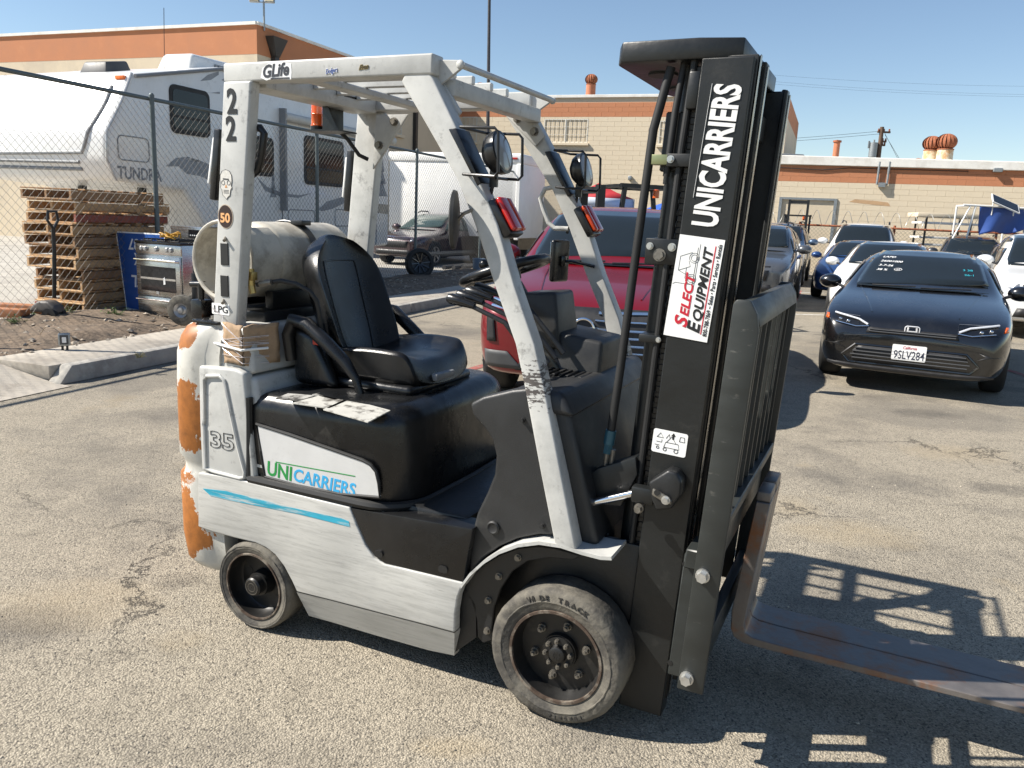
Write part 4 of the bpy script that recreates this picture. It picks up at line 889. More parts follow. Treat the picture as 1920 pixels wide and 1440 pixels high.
# ---- seat
SBF = []
def seatback():
    q = MB()
    def fn(s, t):      # s across, t up
        y = (s-.5)*2; w = .210*(1-.04*(1-t)) if t > .25 else .210*(.80+.65*t)
        rnd = 1-max(0, (t-.62)/.38)**3*.62; yy = y*w*rnd
        z = .98+.51*t-.02*y*y*t
        bol = .085*abs(y)**2.6*(1-.5*t)
        x = -1.075-.115*t-.04*(t**2)+bol-.02*(1-y*y)*math.sin(t*3.1)
        return Vector((x, yy, z))
    SBF.append(fn); nu, nv = 24, 22; fr = [[fn(i/nu, j/nv) for j in range(nv+1)] for i in range(nu+1)]
    vs = []; fs = []; W_ = nv+1
    for i in range(nu+1):
        for j in range(nv+1): vs.append(fr[i][j])
    for i in range(nu+1):
        for j in range(nv+1):
            s, t = i/nu, j/nv; e = min(s, 1-s, t*1.2, (1-t)*1.0); th = .028+.062*min(1, e/.14)**.5; vs.append(fr[i][j]-Vector((th, 0, th*.12)))
    o = (nu+1)*W_
    for i in range(nu):
        for j in range(nv):
            fs.append((i*W_+j, (i+1)*W_+j, (i+1)*W_+j+1, i*W_+j+1)); fs.append((o+i*W_+j, o+i*W_+j+1, o+(i+1)*W_+j+1, o+(i+1)*W_+j))
    for i in range(nu): fs.append((i*W_, o+i*W_, o+(i+1)*W_, (i+1)*W_)); fs.append((i*W_+nv, (i+1)*W_+nv, o+(i+1)*W_+nv, o+i*W_+nv))
    for j in range(nv): fs.append((j, j+1, o+j+1, o+j)); fs.append((nu*W_+j, o+nu*W_+j, o+nu*W_+j+1, nu*W_+j+1))
    q.add(vs, fs); return q
so_ = seatback().build('seat_back', M_VIN, fk, 70); sm_ = so_.modifiers.new('smooth', 'SUBSURF'); sm_.levels = 1; sm_.render_levels = 1
for s0_ in (.24, .76):
    q = MB(); q.tube([SBF[0](s0_+(.06 if s0_ < .5 else -.06)*(1-t_)*.6, t_)+Vector((.002, 0, 0)) for t_ in [i_/20 for i_ in range(1, 17)]], .0035, 6); q.build('seat_seam', M_DECK, fk)
q = MB(); q.tube([SBF[0](.24+.52*i_/12, .80)+Vector((.002, 0, 0)) for i_ in range(13)], .003, 6); q.build('seat_seam', M_DECK, fk)
def cushion():
    q = MB()
    def fn(s, t):
        y = (s-.5)*2; yy = y*.235*(1-.10*max(0, t-.8)/.2); x = -1.10+.40*t
        z = 1.028+.05*abs(y)**3+.018*math.sin(t*3.1)+.018*(t > .0)*t-.10*max(0, (t-.86)/.14)**2-.0*max(0, (abs(y)-.9)/.1)
        x += .03*math.cos(y*1.5)*t
        return Vector((x, yy, z))
    nu, nv = 18, 18; W_ = nv+1; vs = [fn(i/nu, j/nv) for i in range(nu+1) for j in range(nv+1)]; o = len(vs)
    vs += [Vector((v.x*1.0-.02*(j == nv), v.y*.97, .965)) for i in range(nu+1) for j, v in [(j, vs[i*W_+j]) for j in range(nv+1)]]
    fs = []
    for i in range(nu):
        for j in range(nv): fs.append((i*W_+j, (i+1)*W_+j, (i+1)*W_+j+1, i*W_+j+1)); fs.append((o+i*W_+j, o+i*W_+j+1, o+(i+1)*W_+j+1, o+(i+1)*W_+j))
    for i in range(nu): fs.append((i*W_, o+i*W_, o+(i+1)*W_, (i+1)*W_)); fs.append((i*W_+nv, (i+1)*W_+nv, o+(i+1)*W_+nv, o+i*W_+nv))
    for j in range(nv): fs.append((j, j+1, o+j+1, o+j)); fs.append((nu*W_+j, o+nu*W_+j, o+nu*W_+j+1, nu*W_+j+1))
    q.add(vs, fs); return q
o = cushion().build('seat_cushion', M_VIN, fk, 75); sm_ = o.modifiers.new('smooth', 'SUBSURF'); sm_.levels = 1; sm_.render_levels = 1
q = MB(); q.box(-1.1, -.70, -.235, .235, .93, .97, .02, 3); q.box(-1.08, -.74, -.22, .22, .915, .935, .01, 2); q.build('seat_suspension', M_DECK, fk)
q = MB(); q.box(-.73, -.67, -.10, .04, .972, 1.0, .008, 2); q.build('seat_latch', mat('grey_plastic', (.22, .225, .23), .5), fk)
q = MB(); q.hexa([(-1.2, -.28, .93), (-1.0, -.28, .93), (-1.0, -.22, .93), (-1.2, -.22, .93), (-1.21, -.28, 1.16), (-1.1, -.28, 1.13), (-1.1, -.22, 1.13), (-1.21, -.22, 1.16)], .03, 4); both('hip_bracket', q, M_DECK)
q = MB(); q.tube([(-1.20, -.285, 1.02), (-1.21, -.29, 1.12), (-1.185, -.29, 1.175), (-1.12, -.29, 1.165), (-1.03, -.285, 1.10), (-.95, -.285, 1.04), (-.905, -.283, .985), (-.885, -.28, .93)], [.02, .023, .026, .028, .027, .024, .016, .014], 12); both('hip_restraint', q, M_VIN)
q = MB(); q.box(-1.10, -1.06, -.284, -.278, 1.09, 1.12, .002, 1); q.build('belt_button', mat('red_button', (.5, .04, .02), .4), fk)
# ---- overhead guard
def gy(px, py): return -.40-.078*min(1, max(0, (py-130)/900))
legL = [(752, 153), (800, 236), (855, 332), (890, 420), (927, 535), (966, 645), (984, 730), (1012, 880), (1040, 1022)]
legR = [(1080, 1032), (1050, 880), (1021, 730), (1002, 645), (964, 535), (932, 420), (894, 327), (856, 240), (812, 148), (790, 111), (770, 111)]
q = pslab(legL+legR, gy, .062, .006, 3); both('front_leg', q, M_FWL)
def post(): 
    q = MB(); yb = -.415; a = [F(395, 684, yb), F(440, 690, yb), F(470, 158, yb), F(418, 155, yb)]
    q.hexa([(a[0][0], yb, .985), (a[1][0], yb, .985), (a[1][0], yb+.05, .985), (a[0][0], yb+.05, .985), (a[3][0], yb, 2.004), (a[2][0], yb, 2.004), (a[2][0], yb+.05, 2.004), (a[3][0], yb+.05, 2.004)], .008, 3); return q
pn, pf = both('rear_post', post(), M_FW)
yb = -.405
gz0 = 2.003; gz1 = 2.066
rx0 = F(418, 130, yb)[0]; rx1 = F(800, 130, yb)[0]
q = MB(); q.box(rx0, rx1+.02, yb, yb+.07, gz0, gz1, .007, 3); both('roof_rail', q, M_FW)
q = MB(); q.box(rx0+.005, rx0+.13, yb+.071, -yb-.071, gz0-.012, gz1-.004, .006, 2); q.build('rear_crossbeam', M_FW, fk)
for x in (-1.04, -.60):
    q = MB(); q.box(x-.03, x+.03, yb+.071, -yb-.071, gz0-.002, gz0+.022, .004, 1); q.build('crossbar', M_FW, fk)
for y in (-.2, -.07, .07, .2):
    q = MB(); q.box(rx0+.131, -.57, y-.011, y+.011, gz0+.0225, gz0+.052, .004, 1); q.build('roof_slat', M_FW, fk)
q = MB(); q.box(-.545, -.49, -.338, .338, 1.948, 2.0, .006, 2); q.build('front_crossbeam', M_FW, fk)
# front gussets and visor bar
gs = [(790, 111), (858, 112), (867, 117), (868, 126), (826, 160), (812, 148)]
q = pslab(gs, -.36, .012, .003, 1); both('gusset', q, M_FW)
b0 = F(866, 122, -.36); q = MB(); q.cyl((b0[0], -.36, b0[1]), (b0[0], .36, b0[1]), .0105, 14); q.build('visor_bar', M_FW, fk)
for (y) in (-.37, .37):
    q = MB(); q.sphere((b0[0], y, b0[1]), .014, 14, (1, .6, 1)); q.build('bar_cap', M_FW, fk)
# rear corner brackets with bolts on far side, mirrored near
q = MB(); q.prism([(rx0+.14, 1.985), (rx0+.30, 1.985), (rx0+.16, 1.80), (rx0+.125, 1.76)], 'y', .315, .33, .004); q2 = q.build('corner_bracket', M_FW, fk)
for (x, z) in ((rx0+.235, 1.955), (rx0+.16, 1.86)): bolt((x, .315, z), .013, .02, fk, M_NUT)
q = MB(); q.prism([(rx1-.1, 1.99), (rx1+.03, 1.985), (rx1+.09, 1.90), (rx1+.05, 1.86)], 'y', .33, .345, .004); q.build('leg_bracket', M_FW, fk); mir(q).build('leg_bracket', M_FW, fk)
for (x, z) in ((rx1-.03, 1.965), (rx1+.045, 1.915)): bolt((x, .33, z), .013, .018, fk, M_NUT)
# slots and studs in the near rear post
for (x, y0, y1) in ((0, 455, 498), (0, 515, 557)):
    a = F(413, y0, -.416); b = F(429, y1, -.416); q = MB(); q.box(a[0], b[0], -.4185, -.41, b[1], a[1], .002, 1); q.build('post_slot', M_INK, pn)
for (x, y) in ((424, 449), (421, 566)):
    a = F(x, y, -.416); q = MB(); q.tube([(a[0]-.006, -.412, a[1]+.006), (a[0]+.004, -.43, a[1]-.004)], .006, 8); q.build('stud', M_NUT, pn)
# stickers on post and rail
yp = -.4155
def stk(name, poly, m, parent, y, th=.0008):
    q = MB(); q.prism(poly, 'y', y-th, y, 0); return q.build(name, m, parent)
a = F(426, 212, yp); text('number', '2', .115, M_INK, pn, frame((a[0], yp-.001+.0045*0, a[1]), EX, ey=EZ), bold=.025, width=.045)
a = F(424, 263, yp); text('number', '2', .115, M_INK, pn, frame((a[0], yp-.001, a[1]), EX, ey=EZ), bold=.025, width=.045)
a = F(398, 588, yp); b = F(430, 571, yp); lp_ = stk('gas_label', rrect(a[0], b[0], a[1], b[1], .004), M_SIGN, pn, yp)
text('lettering', 'LPG', .036, M_INK, lp_, frame((a[0]+.009, yp-.0012, a[1]+.008), EX, ey=EZ), bold=.01, width=(b[0]-a[0])*.78)
a = F(395, 683, yp); b = F(424, 665, yp); stk('yellow_label', [(a[0], a[1]), (b[0], a[1]), (b[0], b[1]), (a[0], b[1])], mat('olive_yellow_label', (.36, .34, .05), .5, var=.2, vs=60), pn, yp)
c5 = F(423, 406, yp); s5 = stk('round_sticker', [(c5[0]+.036*math.cos(t), c5[1]+.043*math.sin(t)) for t in [2*math.pi*i/28 for i in range(28)]], mat('sticker_rim', (.55, .45, .35), .5), pn, yp)
stk('sticker_face', [(c5[0]+.033*math.cos(t), c5[1]+.04*math.sin(t)) for t in [2*math.pi*i/28 for i in range(28)]], mat('sticker_dark', (.03, .012, .008), .5), s5, yp-.0008)
M_GOLD = mat('gold_ink', (.80, .42, .18), .5)
text('lettering', '50', .045, M_GOLD, s5, frame((c5[0]-.024, yp-.0019, c5[1]-.02), EX, ey=EZ), bold=.035, width=.046)
sc = F(424, 344, yp); k_ = .0012
SK = mat('skull_sticker_pale', (.62, .60, .55), .5, var=.12, vs=90); SKD = mat('skull_sticker_line', (.06, .06, .06), .6)
sk_ = stk('skull_sticker', [(sc[0]+x*k_, sc[1]+z*k_) for x, z in ((0, 40), (14, 36), (22, 24), (23, 8), (20, -6), (23, -12), (17, -18), (14, -34), (5, -40), (0, -46), (-6, -40), (-14, -34), (-17, -18), (-23, -12), (-20, -6), (-23, 8), (-22, 24), (-14, 36))], SK, pn, yp)
for dx in (-11, 11):
    q = MB(); q.lathe([(.0065, 0), (.0085, 0), (.0085, .0006), (.0065, .0006), (.0065, 0)], 16, TR(sc[0]+dx*k_, yp-.0009, sc[1]+2*k_) @ RX(R(90))); q.build('eye_ring', SKD, sk_)
stk('nose_mark', [(sc[0]-5*k_, sc[1]-12*k_), (sc[0]+5*k_, sc[1]-12*k_), (sc[0], sc[1]-2*k_)], mat('skull_orange', (.6, .3, .12), .6), sk_, yp-.0008)
for z in (-20, -24, -28): stk('mouth_line', [(sc[0]-10*k_, sc[1]+z*k_), (sc[0]+10*k_, sc[1]+z*k_), (sc[0]+10*k_, sc[1]+(z+1.2)*k_), (sc[0]-10*k_, sc[1]+(z+1.2)*k_)], SKD, sk_, yp-.0008)
stk('brow_mark', [(sc[0]-11*k_, sc[1]+11*k_), (sc[0]+11*k_, sc[1]+10*k_), (sc[0]+11*k_, sc[1]+14*k_), (sc[0]-11*k_, sc[1]+15*k_)], SKD, sk_, yp-.0008)
# outline behind the sticker
q = MB(); q.tube([(sc[0]+x*k_, yp-.0006, sc[1]+z*k_) for x, z in ((0, 40), (14, 36), (22, 24), (23, 8), (20, -6), (23, -12), (17, -18), (14, -34), (5, -40), (0, -46), (-6, -40), (-14, -34), (-17, -18), (-23, -12), (-20, -6), (-23, 8), (-22, 24), (-14, 36))], .0011, 5, closed=True); q.build('sticker_outline', SKD, sk_)
yr = yb-.0003
def railsticker(x, y, body, size, m, w, halo, bold=.01, shear=.35, rot=.06):
    a = F(x, y, yb); e1 = (math.cos(rot), 0, math.sin(rot)); e2 = (-math.sin(rot), 0, math.cos(rot))
    base = None
    if halo: base = text('sticker_halo', body, size, halo, fk, frame((a[0], yr-.0004, a[1]), e1, ey=e2), bold=.06, shear=shear, width=w*1.03)
    t = text('lettering', body, size, m, base or fk, Matrix.Identity(4) if base else frame((a[0], yr-.001, a[1]), e1, ey=e2), bold=bold, shear=shear, width=w)
    if base: t.location = (w*.015, 0, .0009)
    return base or t
bl = [F(x, y, yb) for x, y in ((489, 146), (492, 128), (503, 119), (530, 117), (546, 119), (547, 136), (546, 149), (520, 149), (505, 149), (500, 151))]
stk('sticker_backing', bl, M_SIGN, fk, yb-.0002, .0006)
h_ = railsticker(492, 146, 'GLife', .056, mat('dark_slate_ink', (.03, .032, .04), .5), .112, None, .03, .25)
a = F(508, 145, yb); q = MB(); q.box(a[0], a[0]+.08, yr-.0018, yr-.0008, a[1]-.007, a[1]-.002); q.build('underline', MATS['dark_slate_ink'], fk)
railsticker(611, 139, 'Dodgers', .022, mat('royal_blue_ink', (.04, .09, .32), .5), .047, M_SIGN, 0, .3, .12)
railsticker(673, 131, 'Even', .02, mat('black_gold_ink', (.05, .035, .008), .5), .038, mat('sticker_gold', (.42, .30, .06), .5), .02, .5, .08)
# ---- lights, mirrors, handles on the guard
def lamp_near():
    out = []
    x, z = F(932, 288, -.37)
    q = MB(); q.lathe([(.001, -.04), (.03, -.038), (.055, -.02), (.065, .0), (.066, .02), (.058, .022)], 24, TR(x, -.37, z) @ RY(R(75))); q.box(x-.02, x+.005, -.375, -.365, z-.1, z-.05); out.append(('work_lamp', q, M_DECK))
    q = MB(); q.lathe([(.058, .0205), (.05, .024), (.001, .028)], 24, TR(x, -.37, z) @ RY(R(75))); out.append(('lamp_lens', q, mat('lamp_glass', (.32, .33, .33), .12, 0, spec=.8)))
    q = MB()
    for y in (-.455, -.285):
        c = [F(888, 244, -.37), F(958, 246, -.37), F(957, 334, -.37), F(893, 330, -.37)]
        q.tube([(c[0][0], y, c[0][1]), (c[1][0]-.012, y, c[1][1]), (c[1][0], y, c[1][1]-.012), (c[2][0], y, c[2][1]+.012), (c[2][0]-.012, y, c[2][1]), (c[3][0], y, c[3][1])], .0045, 8)
    q.cyl((c[0][0], -.455, c[0][1]), (c[0][0], -.285, c[0][1]), .0045, 8); q.cyl((c[3][0], -.455, c[3][1]), (c[3][0], -.285, c[3][1]), .0045, 8); q.cyl((c[2][0]-.05, -.455, c[2][1]), (c[2][0]-.05, -.285, c[2][1]), .0045, 8)
    out.append(('lamp_guard', q, M_BLKP))
    pl = Fp([(858, 246), (872, 244), (918, 345), (912, 352)], -.36); q = MB(); q.prism(pl, 'y', -.42, -.33, .003); out.append(('lamp_plate', q, M_DECK))
    q = MB(); q.tube([(x-.01, -.37, z-.09), (x-.02, -.37, z-.14), (x-.035, -.37, z-.19), (x-.05, -.38, z-.24)], .006, 8); out.append(('lamp_cable', q, M_BLACK))
    return out
for nm, q, m in lamp_near():
    both(nm, q, m)
tl0 = F(928, 385, -.37); tl1 = F(955, 438, -.37)
def taillight():
    d = Vector((tl1[0]-tl0[0], 0, tl1[1]-tl0[1])); L_ = d.length; d.normalize(); nrm = Vector((-d.z, 0, d.x));
    if nrm.x < 0: nrm = -nrm
    Mx = Matrix(((nrm.x, 0, d.x, tl0[0]), (0, 1, 0, -.37), (nrm.z, 0, d.z, tl0[1]), (0, 0, 0, 1)))
    a = MB(); a.box(-.005, .026, -.048, .048, -.01, L_+.015, .006, 2, Mx); b = MB(); b.box(.026, .044, -.044, .012, -.006, L_+.01, .009, 3, Mx); c = MB(); c.box(.0265, .043, .014, .044, -.005, L_+.009, .009, 3, Mx); return a, b, c
a, b, c = taillight(); both('light_housing', a, M_DECK); both('red_lens', b, mat('red_lamp_lens', (.42, .012, .008), .12, spec=.7, coat=.5)); both('amber_lens_strip', c, mat('amber_lamp_lens', (.5, .05, .01), .12, coat=.5))
# near mirror
mc = F(850, 412, -.46); q = MB()
mo = [(math.cos(t)*.055*(1 if math.sin(t) < 0 else .8), math.sin(t)*.085) for t in [2*math.pi*i/28 for i in range(28)]]
Mm = TR(mc[0], -.455, mc[1]) @ RZ(R(-72))
q.lathe([(.001, -.012), (.04, -.012), (.06, -.006), (.062, .004), (.056, .008)], 28, Mm @ RX(R(90)) @ Matrix.Diagonal((.85, 1.45, 1, 1))); mr_ = q.build('mirror', M_GP, fk)
q = MB(); q.lathe([(.0555, .0081), (.001, .0095)], 28, Mm @ RX(R(90)) @ Matrix.Diagonal((.85, 1.45, 1, 1))); q.build('mirror_glass', M_CHROME, mr_)
e = F(888, 391, -.42); q = MB(); q.tube([(mc[0]+.01, -.45, mc[1]+.0), (mc[0]+.03, -.45, mc[1]+.02), (e[0], -.41, e[1])], .0055, 8); q.box(mc[0]-.012, mc[0]+.014, -.462, -.44, mc[1]-.015, mc[1]+.012, .003); q.build('mirror_arm', M_NUT, mr_)
# inner mirror at the far leg
m2 = F(1049, 489, .33); q = MB(); q.box(-.012, .012, -.05, .05, -.082, .082, .011, 4, TR(m2[0], .33, m2[1]) @ RZ(R(-18))); m2o = q.build('mirror', M_DECK, fk)
q = MB(); q.box(-.0135, -.0122, -.043, .043, -.074, .074, .004, 2, TR(m2[0], .33, m2[1]) @ RZ(R(-18))); q.build('mirror_glass', M_CHROME, m2o)
e2 = F(1115, 500, .36); q = MB(); q.tube([(m2[0]+.012, .33, m2[1]), (m2[0]+.05, .34, m2[1]-.0), (e2[0], .36, e2[1])], .006, 8); q.box(m2[0]+.01, m2[0]+.028, .315, .345, m2[1]-.02, m2[1]+.02, .003); q.build('mirror_arm', M_DECK, m2o)
# grab handle on the far leg, tube handles and strip lamps at the rear posts
hp = [(1042, 350), (1022, 354), (1013, 372), (1018, 390), (1028, 417), (1040, 428), (1066, 429)]
q = MB(); q.tube([(F(x, y, .37)[0], .37, F(x, y, .37)[1]) for x, y in hp], .0095, 10); q.build('grab_handle', M_FW, fk)
hb = [(470, 240), (488, 240), (495, 250), (489, 300), (484, 318), (470, 330)]
q = MB(); q.tube([(F(x, y, -.36)[0], -.36, F(x, y, -.36)[1]) for x, y in hb], .014, 10); q.build('grab_handle', M_DECK, fk)
for (x0_, y0_, x1_, y1_, yy) in ((407, 242, 398, 375, -.30), (655, 282, 648, 396, .39)):
    a = F(x0_, y0_, yy); b = F(x1_, y1_, yy)
    q = MB(); q.bar((a[0]+.012, yy, a[1]), (b[0]+.012, yy, b[1]), .03, .03, up=(0, 1, 0), bev=.006); s_ = q.build('strip_lamp', M_DECK, fk)
    q = MB(); q.bar((a[0]-.012, yy, a[1]-.03), (b[0]-.012, yy, b[1]+.06), .012, .014, up=(0, 1, 0), bev=.004); q.build('strip_lens', M_SIGN, s_)
# beacon on its bracket
bx, bz = F(622, 215, .16)
q = MB(); q.box(bx-.11, bx+.075, .10, .23, bz-.07, bz-.064); q.box(bx+.0, bx+.006, .10, .23, bz-.064, bz+.062); q.box(bx+.0, bx+.1, .11, .22, bz+.062, bz+.07); q.prism([(bx+.006, bz+.06), (bx+.075, bz-.064), (bx+.006, bz-.064)], 'y', .10, .105); q.build('beacon_bracket', M_DECK, fk)
q = MB(); q.lathe([(.024, -.06), (.026, -.05), (.026, -.04), (.023, -.038), (.023, .0), (.025, .003), (.023, .006), (.0225, .045), (.016, .058), (.001, .062)], 20, TR(bx-.08, .165, bz) ); q.build('beacon', mat('amber_beacon_lens', (.78, .12, .012), .2, coat=.4, trans=.3), fk)
q = MB(); q.lathe([(.027, -.064), (.027, -.045), (.001, -.044)], 20, TR(bx-.08, .165, bz)); q.build('beacon_base', M_DECK, fk)
cb = [(642, 243), (655, 262), (668, 290), (677, 297)]; q = MB(); q.tube([(F(x, y, .26)[0], .22+.03*i, F(x, y, .26)[1]) for i, (x, y) in enumerate(cb)], .0085, 8); q.build('beacon_cable', M_BLACK, fk)
# ---- front fender lip over the drive wheel
lip = [(863, 1098), (880, 1075), (905, 1052), (935, 1033), (970, 1020), (1010, 1015), (1050, 1021), (1090, 1034), (1125, 1043), (1146, 1044)]
pts = [F(x, y, -.478) for x, y in lip]
def lipm():
    q = MB(); vs = []; n = len(pts)
    for (x, z) in pts:
        vs += [(x, -.478, z), (x, -.33, z), (x+.002, -.33, z-.011), (x+.002, -.478, z-.011)]
    fs = [(0, 1, 2, 3), tuple((n-1)*4+k for k in (3, 2, 1, 0))]
    for i in range(n-1):
        for k in range(4): a, b = i*4+k, i*4+(k+1) % 4; fs.append((a, a+4, b+4, b))
    q.add(vs, fs); return q
both('fender_lip', lipm(), M_FW)
# inner fender plate with bolts round the wheel opening
ip = [(870, 1100), (885, 1080), (908, 1058), (938, 1040), (972, 1028), (1010, 1024), (1040, 1028), (1090, 1042), (1075, 1050), (1030, 1046), (990, 1052), (960, 1072), (938, 1105), (926, 1140), (922, 1180), (925, 1200), (905, 1206), (895, 1195), (893, 1160), (884, 1130)]
q = pslab(ip, -.43, .02, .003, 1); both('wheel_arch_plate', q, M_BLKP)
for (x, y) in ((972, 1045), (936, 1080), (916, 1125), (914, 1182)): cx, cz = F(x, y, -.43); bolt((cx, -.43, cz), .009, .014, fk, M_NUT)
q = MB(); q.prism([F(868, 1098, -.43), F(892, 1135, -.43), F(893, 1195, -.43), F(850, 1225, -.43)], 'y', -.43, -.38); both('arch_filler', q, M_BLKP)
q = MB(); q.box(-.30, .22, -.33, -.30, .28, .60, .004); both('arch_liner', q, M_BLKP)
# ---- wheels
def tyre(rad, rin, w, n=84):
    q = MB(); h = w/2
    q.lathe([(rin, -h+.008), (rin+.012, -h+.002), (rin+.03, -h), (rad-.02, -h-.001), (rad-.006, -h+.006), (rad, -h+.016), (rad, h-.016), (rad-.006, h-.006), (rad-.02, h+.001), (rin+.033, h+.0005), (rin+.031, h+.002), (rin+.028, h+.002), (rin+.026, h), (rin+.012, h-.002), (rin, h-.008)], n)
    rt = random.Random(int(rad*1e4)); q.v = [((x*(k_ := 1+(rt.uniform(-.010, .002) if math.hypot(x, y) > rad-.012 else 0))), y*k_, z+(rt.uniform(-.0012, .0008) if math.hypot(x, y) > rin+.02 else 0)) for x, y, z in q.v]; return q
def arc_text(body, r, a0, size, m, parent, zoff, step):
    for i, ch in enumerate(body):
        if ch == ' ': continue
        a = a0-step*i; M = Matrix.Rotation(a-math.pi/2, 4, 'Z') @ TR(-size*.3, r, zoff)
        text('raised_letter', ch, size, m, parent, M, bold=.02, depth=.0012)
M_WHL = RX(R(90))
fw = None
for sgn in (-1, 1):
    M0 = TR(0, sgn*(.475-.0725), .2275) @ (M_WHL if sgn < 0 else RX(R(-90)))
    w = bpy.data.objects.new('front_wheel', tyre(.2275, .158, .145).mesh('front_wheel', M_TYRE, 40)); COL.objects.link(w); w.parent = fk; w.matrix_local = M0
    q = MB(); q.lathe([(.158, .066), (.150, .069), (.149, .05), (.140, .03), (.137, .012), (.06, .012), (.058, .03), (.001, .03), (.001, -.06), (.158, -.06)], 48); q.build('rim', M_RIM, w)
    q = MB(); q.lathe([(.1595, .062), (.1575, .0705), (.149, .0705), (.1485, .06)], 48); q.build('rim_edge', M_RIMR, w)
    if sgn < 0:
        q = MB(); q.lathe([(.055, .03), (.053, .036), (.03, .038), (.026, .052), (.021, .055), (.001, .055)], 28); q.build('hub', M_RIM, w)
        for k in range(6):
            a = 2*math.pi*k/6+.3; q = MB(); q.cyl((.092*math.cos(a), .092*math.sin(a), .012), (.092*math.cos(a), .092*math.sin(a), .02), .0135, 14); q.cyl((.092*math.cos(a), .092*math.sin(a), .02), (.092*math.cos(a), .092*math.sin(a), .034), .0105, 6); q.cyl((.092*math.cos(a), .092*math.sin(a), .034), (.092*math.cos(a), .092*math.sin(a), .042), .0055, 8); q.build('wheel_nut', M_NUT, w, 25)
        for k in range(8):
            a = 2*math.pi*k/8+.1; q = MB(); q.cyl((.043*math.cos(a), .043*math.sin(a), .036), (.043*math.cos(a), .043*math.sin(a), .05), .0075, 6); q.cyl((.043*math.cos(a), .043*math.sin(a), .05), (.043*math.cos(a), .043*math.sin(a), .056), .004, 8); q.build('axle_bolt', M_NUT, w, 25)
        for k in range(8):
            a = 2*math.pi*k/8; q = MB(); q.cyl((.011*math.cos(a), .011*math.sin(a), .055), (.011*math.cos(a), .011*math.sin(a), .0565), .003, 8); q.build('spline_hole', M_INK, w)
        M_LET = mat('tyre_lettering', (.035, .032, .028), .8, var=.2)
        arc_text('WIDE TRACK', .194, R(118), .023, M_LET, w, .0745, .108); arc_text('18x6x12', .196, R(-60), .021, M_LET, w, .0745, .09)
q = None
for sgn in (-1, 1):
    M0 = TR(-1.225, sgn*(.49-.06), .173) @ (M_WHL if sgn < 0 else RX(R(-90)))
    w = bpy.data.objects.new('rear_wheel', tyre(.173, .132, .12, 72).mesh('rear_wheel', M_TYRE, 40)); COL.objects.link(w); w.parent = fk; w.matrix_local = M0
    q = MB(); q.lathe([(.132, .055), (.127, .057), (.126, .03), (.119, -.005), (.112, -.012), (.05, -.012), (.045, .03), (.001, .03), (.001, -.05), (.132, -.05)], 44); q.build('rim', M_RIM, w)
    q = MB(); q.lathe([(.133, .052), (.1315, .0585), (.126, .0585), (.1255, .05)], 44); q.build('rim_edge', M_RIMR, w)
    if sgn < 0:
        q = MB(); q.lathe([(.036, .03), (.036, .058), (.031, .064), (.001, .064)], 28); q.build('hub_cap', M_RIM, w)
        for rr in (.029, .017): q = MB(); q.lathe([(rr, .0638), (rr, .0648), (rr-.0015, .0648), (rr-.0015, .0638)], 28); q.build('cap_ring', M_NUT, w)
        for k in range(5):
            a = 2*math.pi*k/5+.35; q = MB(); q.cyl((.082*math.cos(a), .082*math.sin(a), -.0125), (.082*math.cos(a), .082*math.sin(a), -.0105), .0165, 16); q.build('rim_hole', M_INK, w)
# ---- mast: leans forward slightly
TL = .045
def mx(p): return (p[0]+TL*p[2], p[1], p[2])
def mbox(q, x0, x1, y0, y1, z0, z1, bev=.003, seg=1):
    t = MB(); t.box(x0, x1, y0, y1, z0, z1, bev, seg); q.v_ = 0; q.add([mx(v) for v in t.v], t.f); return q
def chan(x0, x1, y, z0, z1, fl=.055, t=.016):
    q = MB(); mbox(q, x0, x1, y, y+t, z0, z1); mbox(q, x0, x0+t, y+t, y+fl, z0, z1); mbox(q, x1-t, x1, y+t, y+fl, z0, z1); return q
on, of = both('outer_mast_rail', chan(.183, .322, -.345, .05, 2.03, .07, .018), M_MAST)
both('middle_mast_rail', chan(.225, .328, -.318, .10, 2.04, .05, .014), M_BLKP)
both('inner_mast_rail', chan(.24, .342, -.262, .14, 2.03, .05, .014), M_MAST)
q = MB(); mbox(q, .329, .335, -.314, -.300, .12, 2.04); both('rail_wear_strip', q, M_STEEL)
q = MB(); mbox(q, .343, .348, -.258, -.246, .16, 2.02); both('rail_wear_strip', q, M_STEEL)
zt0 = 2.03
tp = [(-.078, -.27), (-.055, -.325), (.165, -.335), (.285, -.31), (.285, .31), (.165, .335), (-.055, .325), (-.078, .27)]
q = MB(); q.prism(tp, 'z', zt0, zt0+.056, .006, 2); q.v = [mx(v) for v in q.v]; q.build('mast_crown', M_MAST, fk)
for yy_ in (-.13, .13):
    q = MB(); q.cyl((.11, yy_, zt0+.001), (.11, yy_, zt0-.006), .045, 20); q.build('crown_recess', M_INK, fk)
for z in (.12, .62, 1.52, 1.95):
    q = MB(); mbox(q, .15, .182, -.335, .335, z-.05, z+.05, .006, 2); q.build('mast_crossmember', M_MAST, fk) if z in (.12, 1.95) else None
for z0_, z1_ in ((.2, .3), (1.86, 1.94)):
    q = MB(); mbox(q, .27, .29, -.205, .205, z0_, z1_, .004); q.build('inner_crossmember', M_MAST, fk)
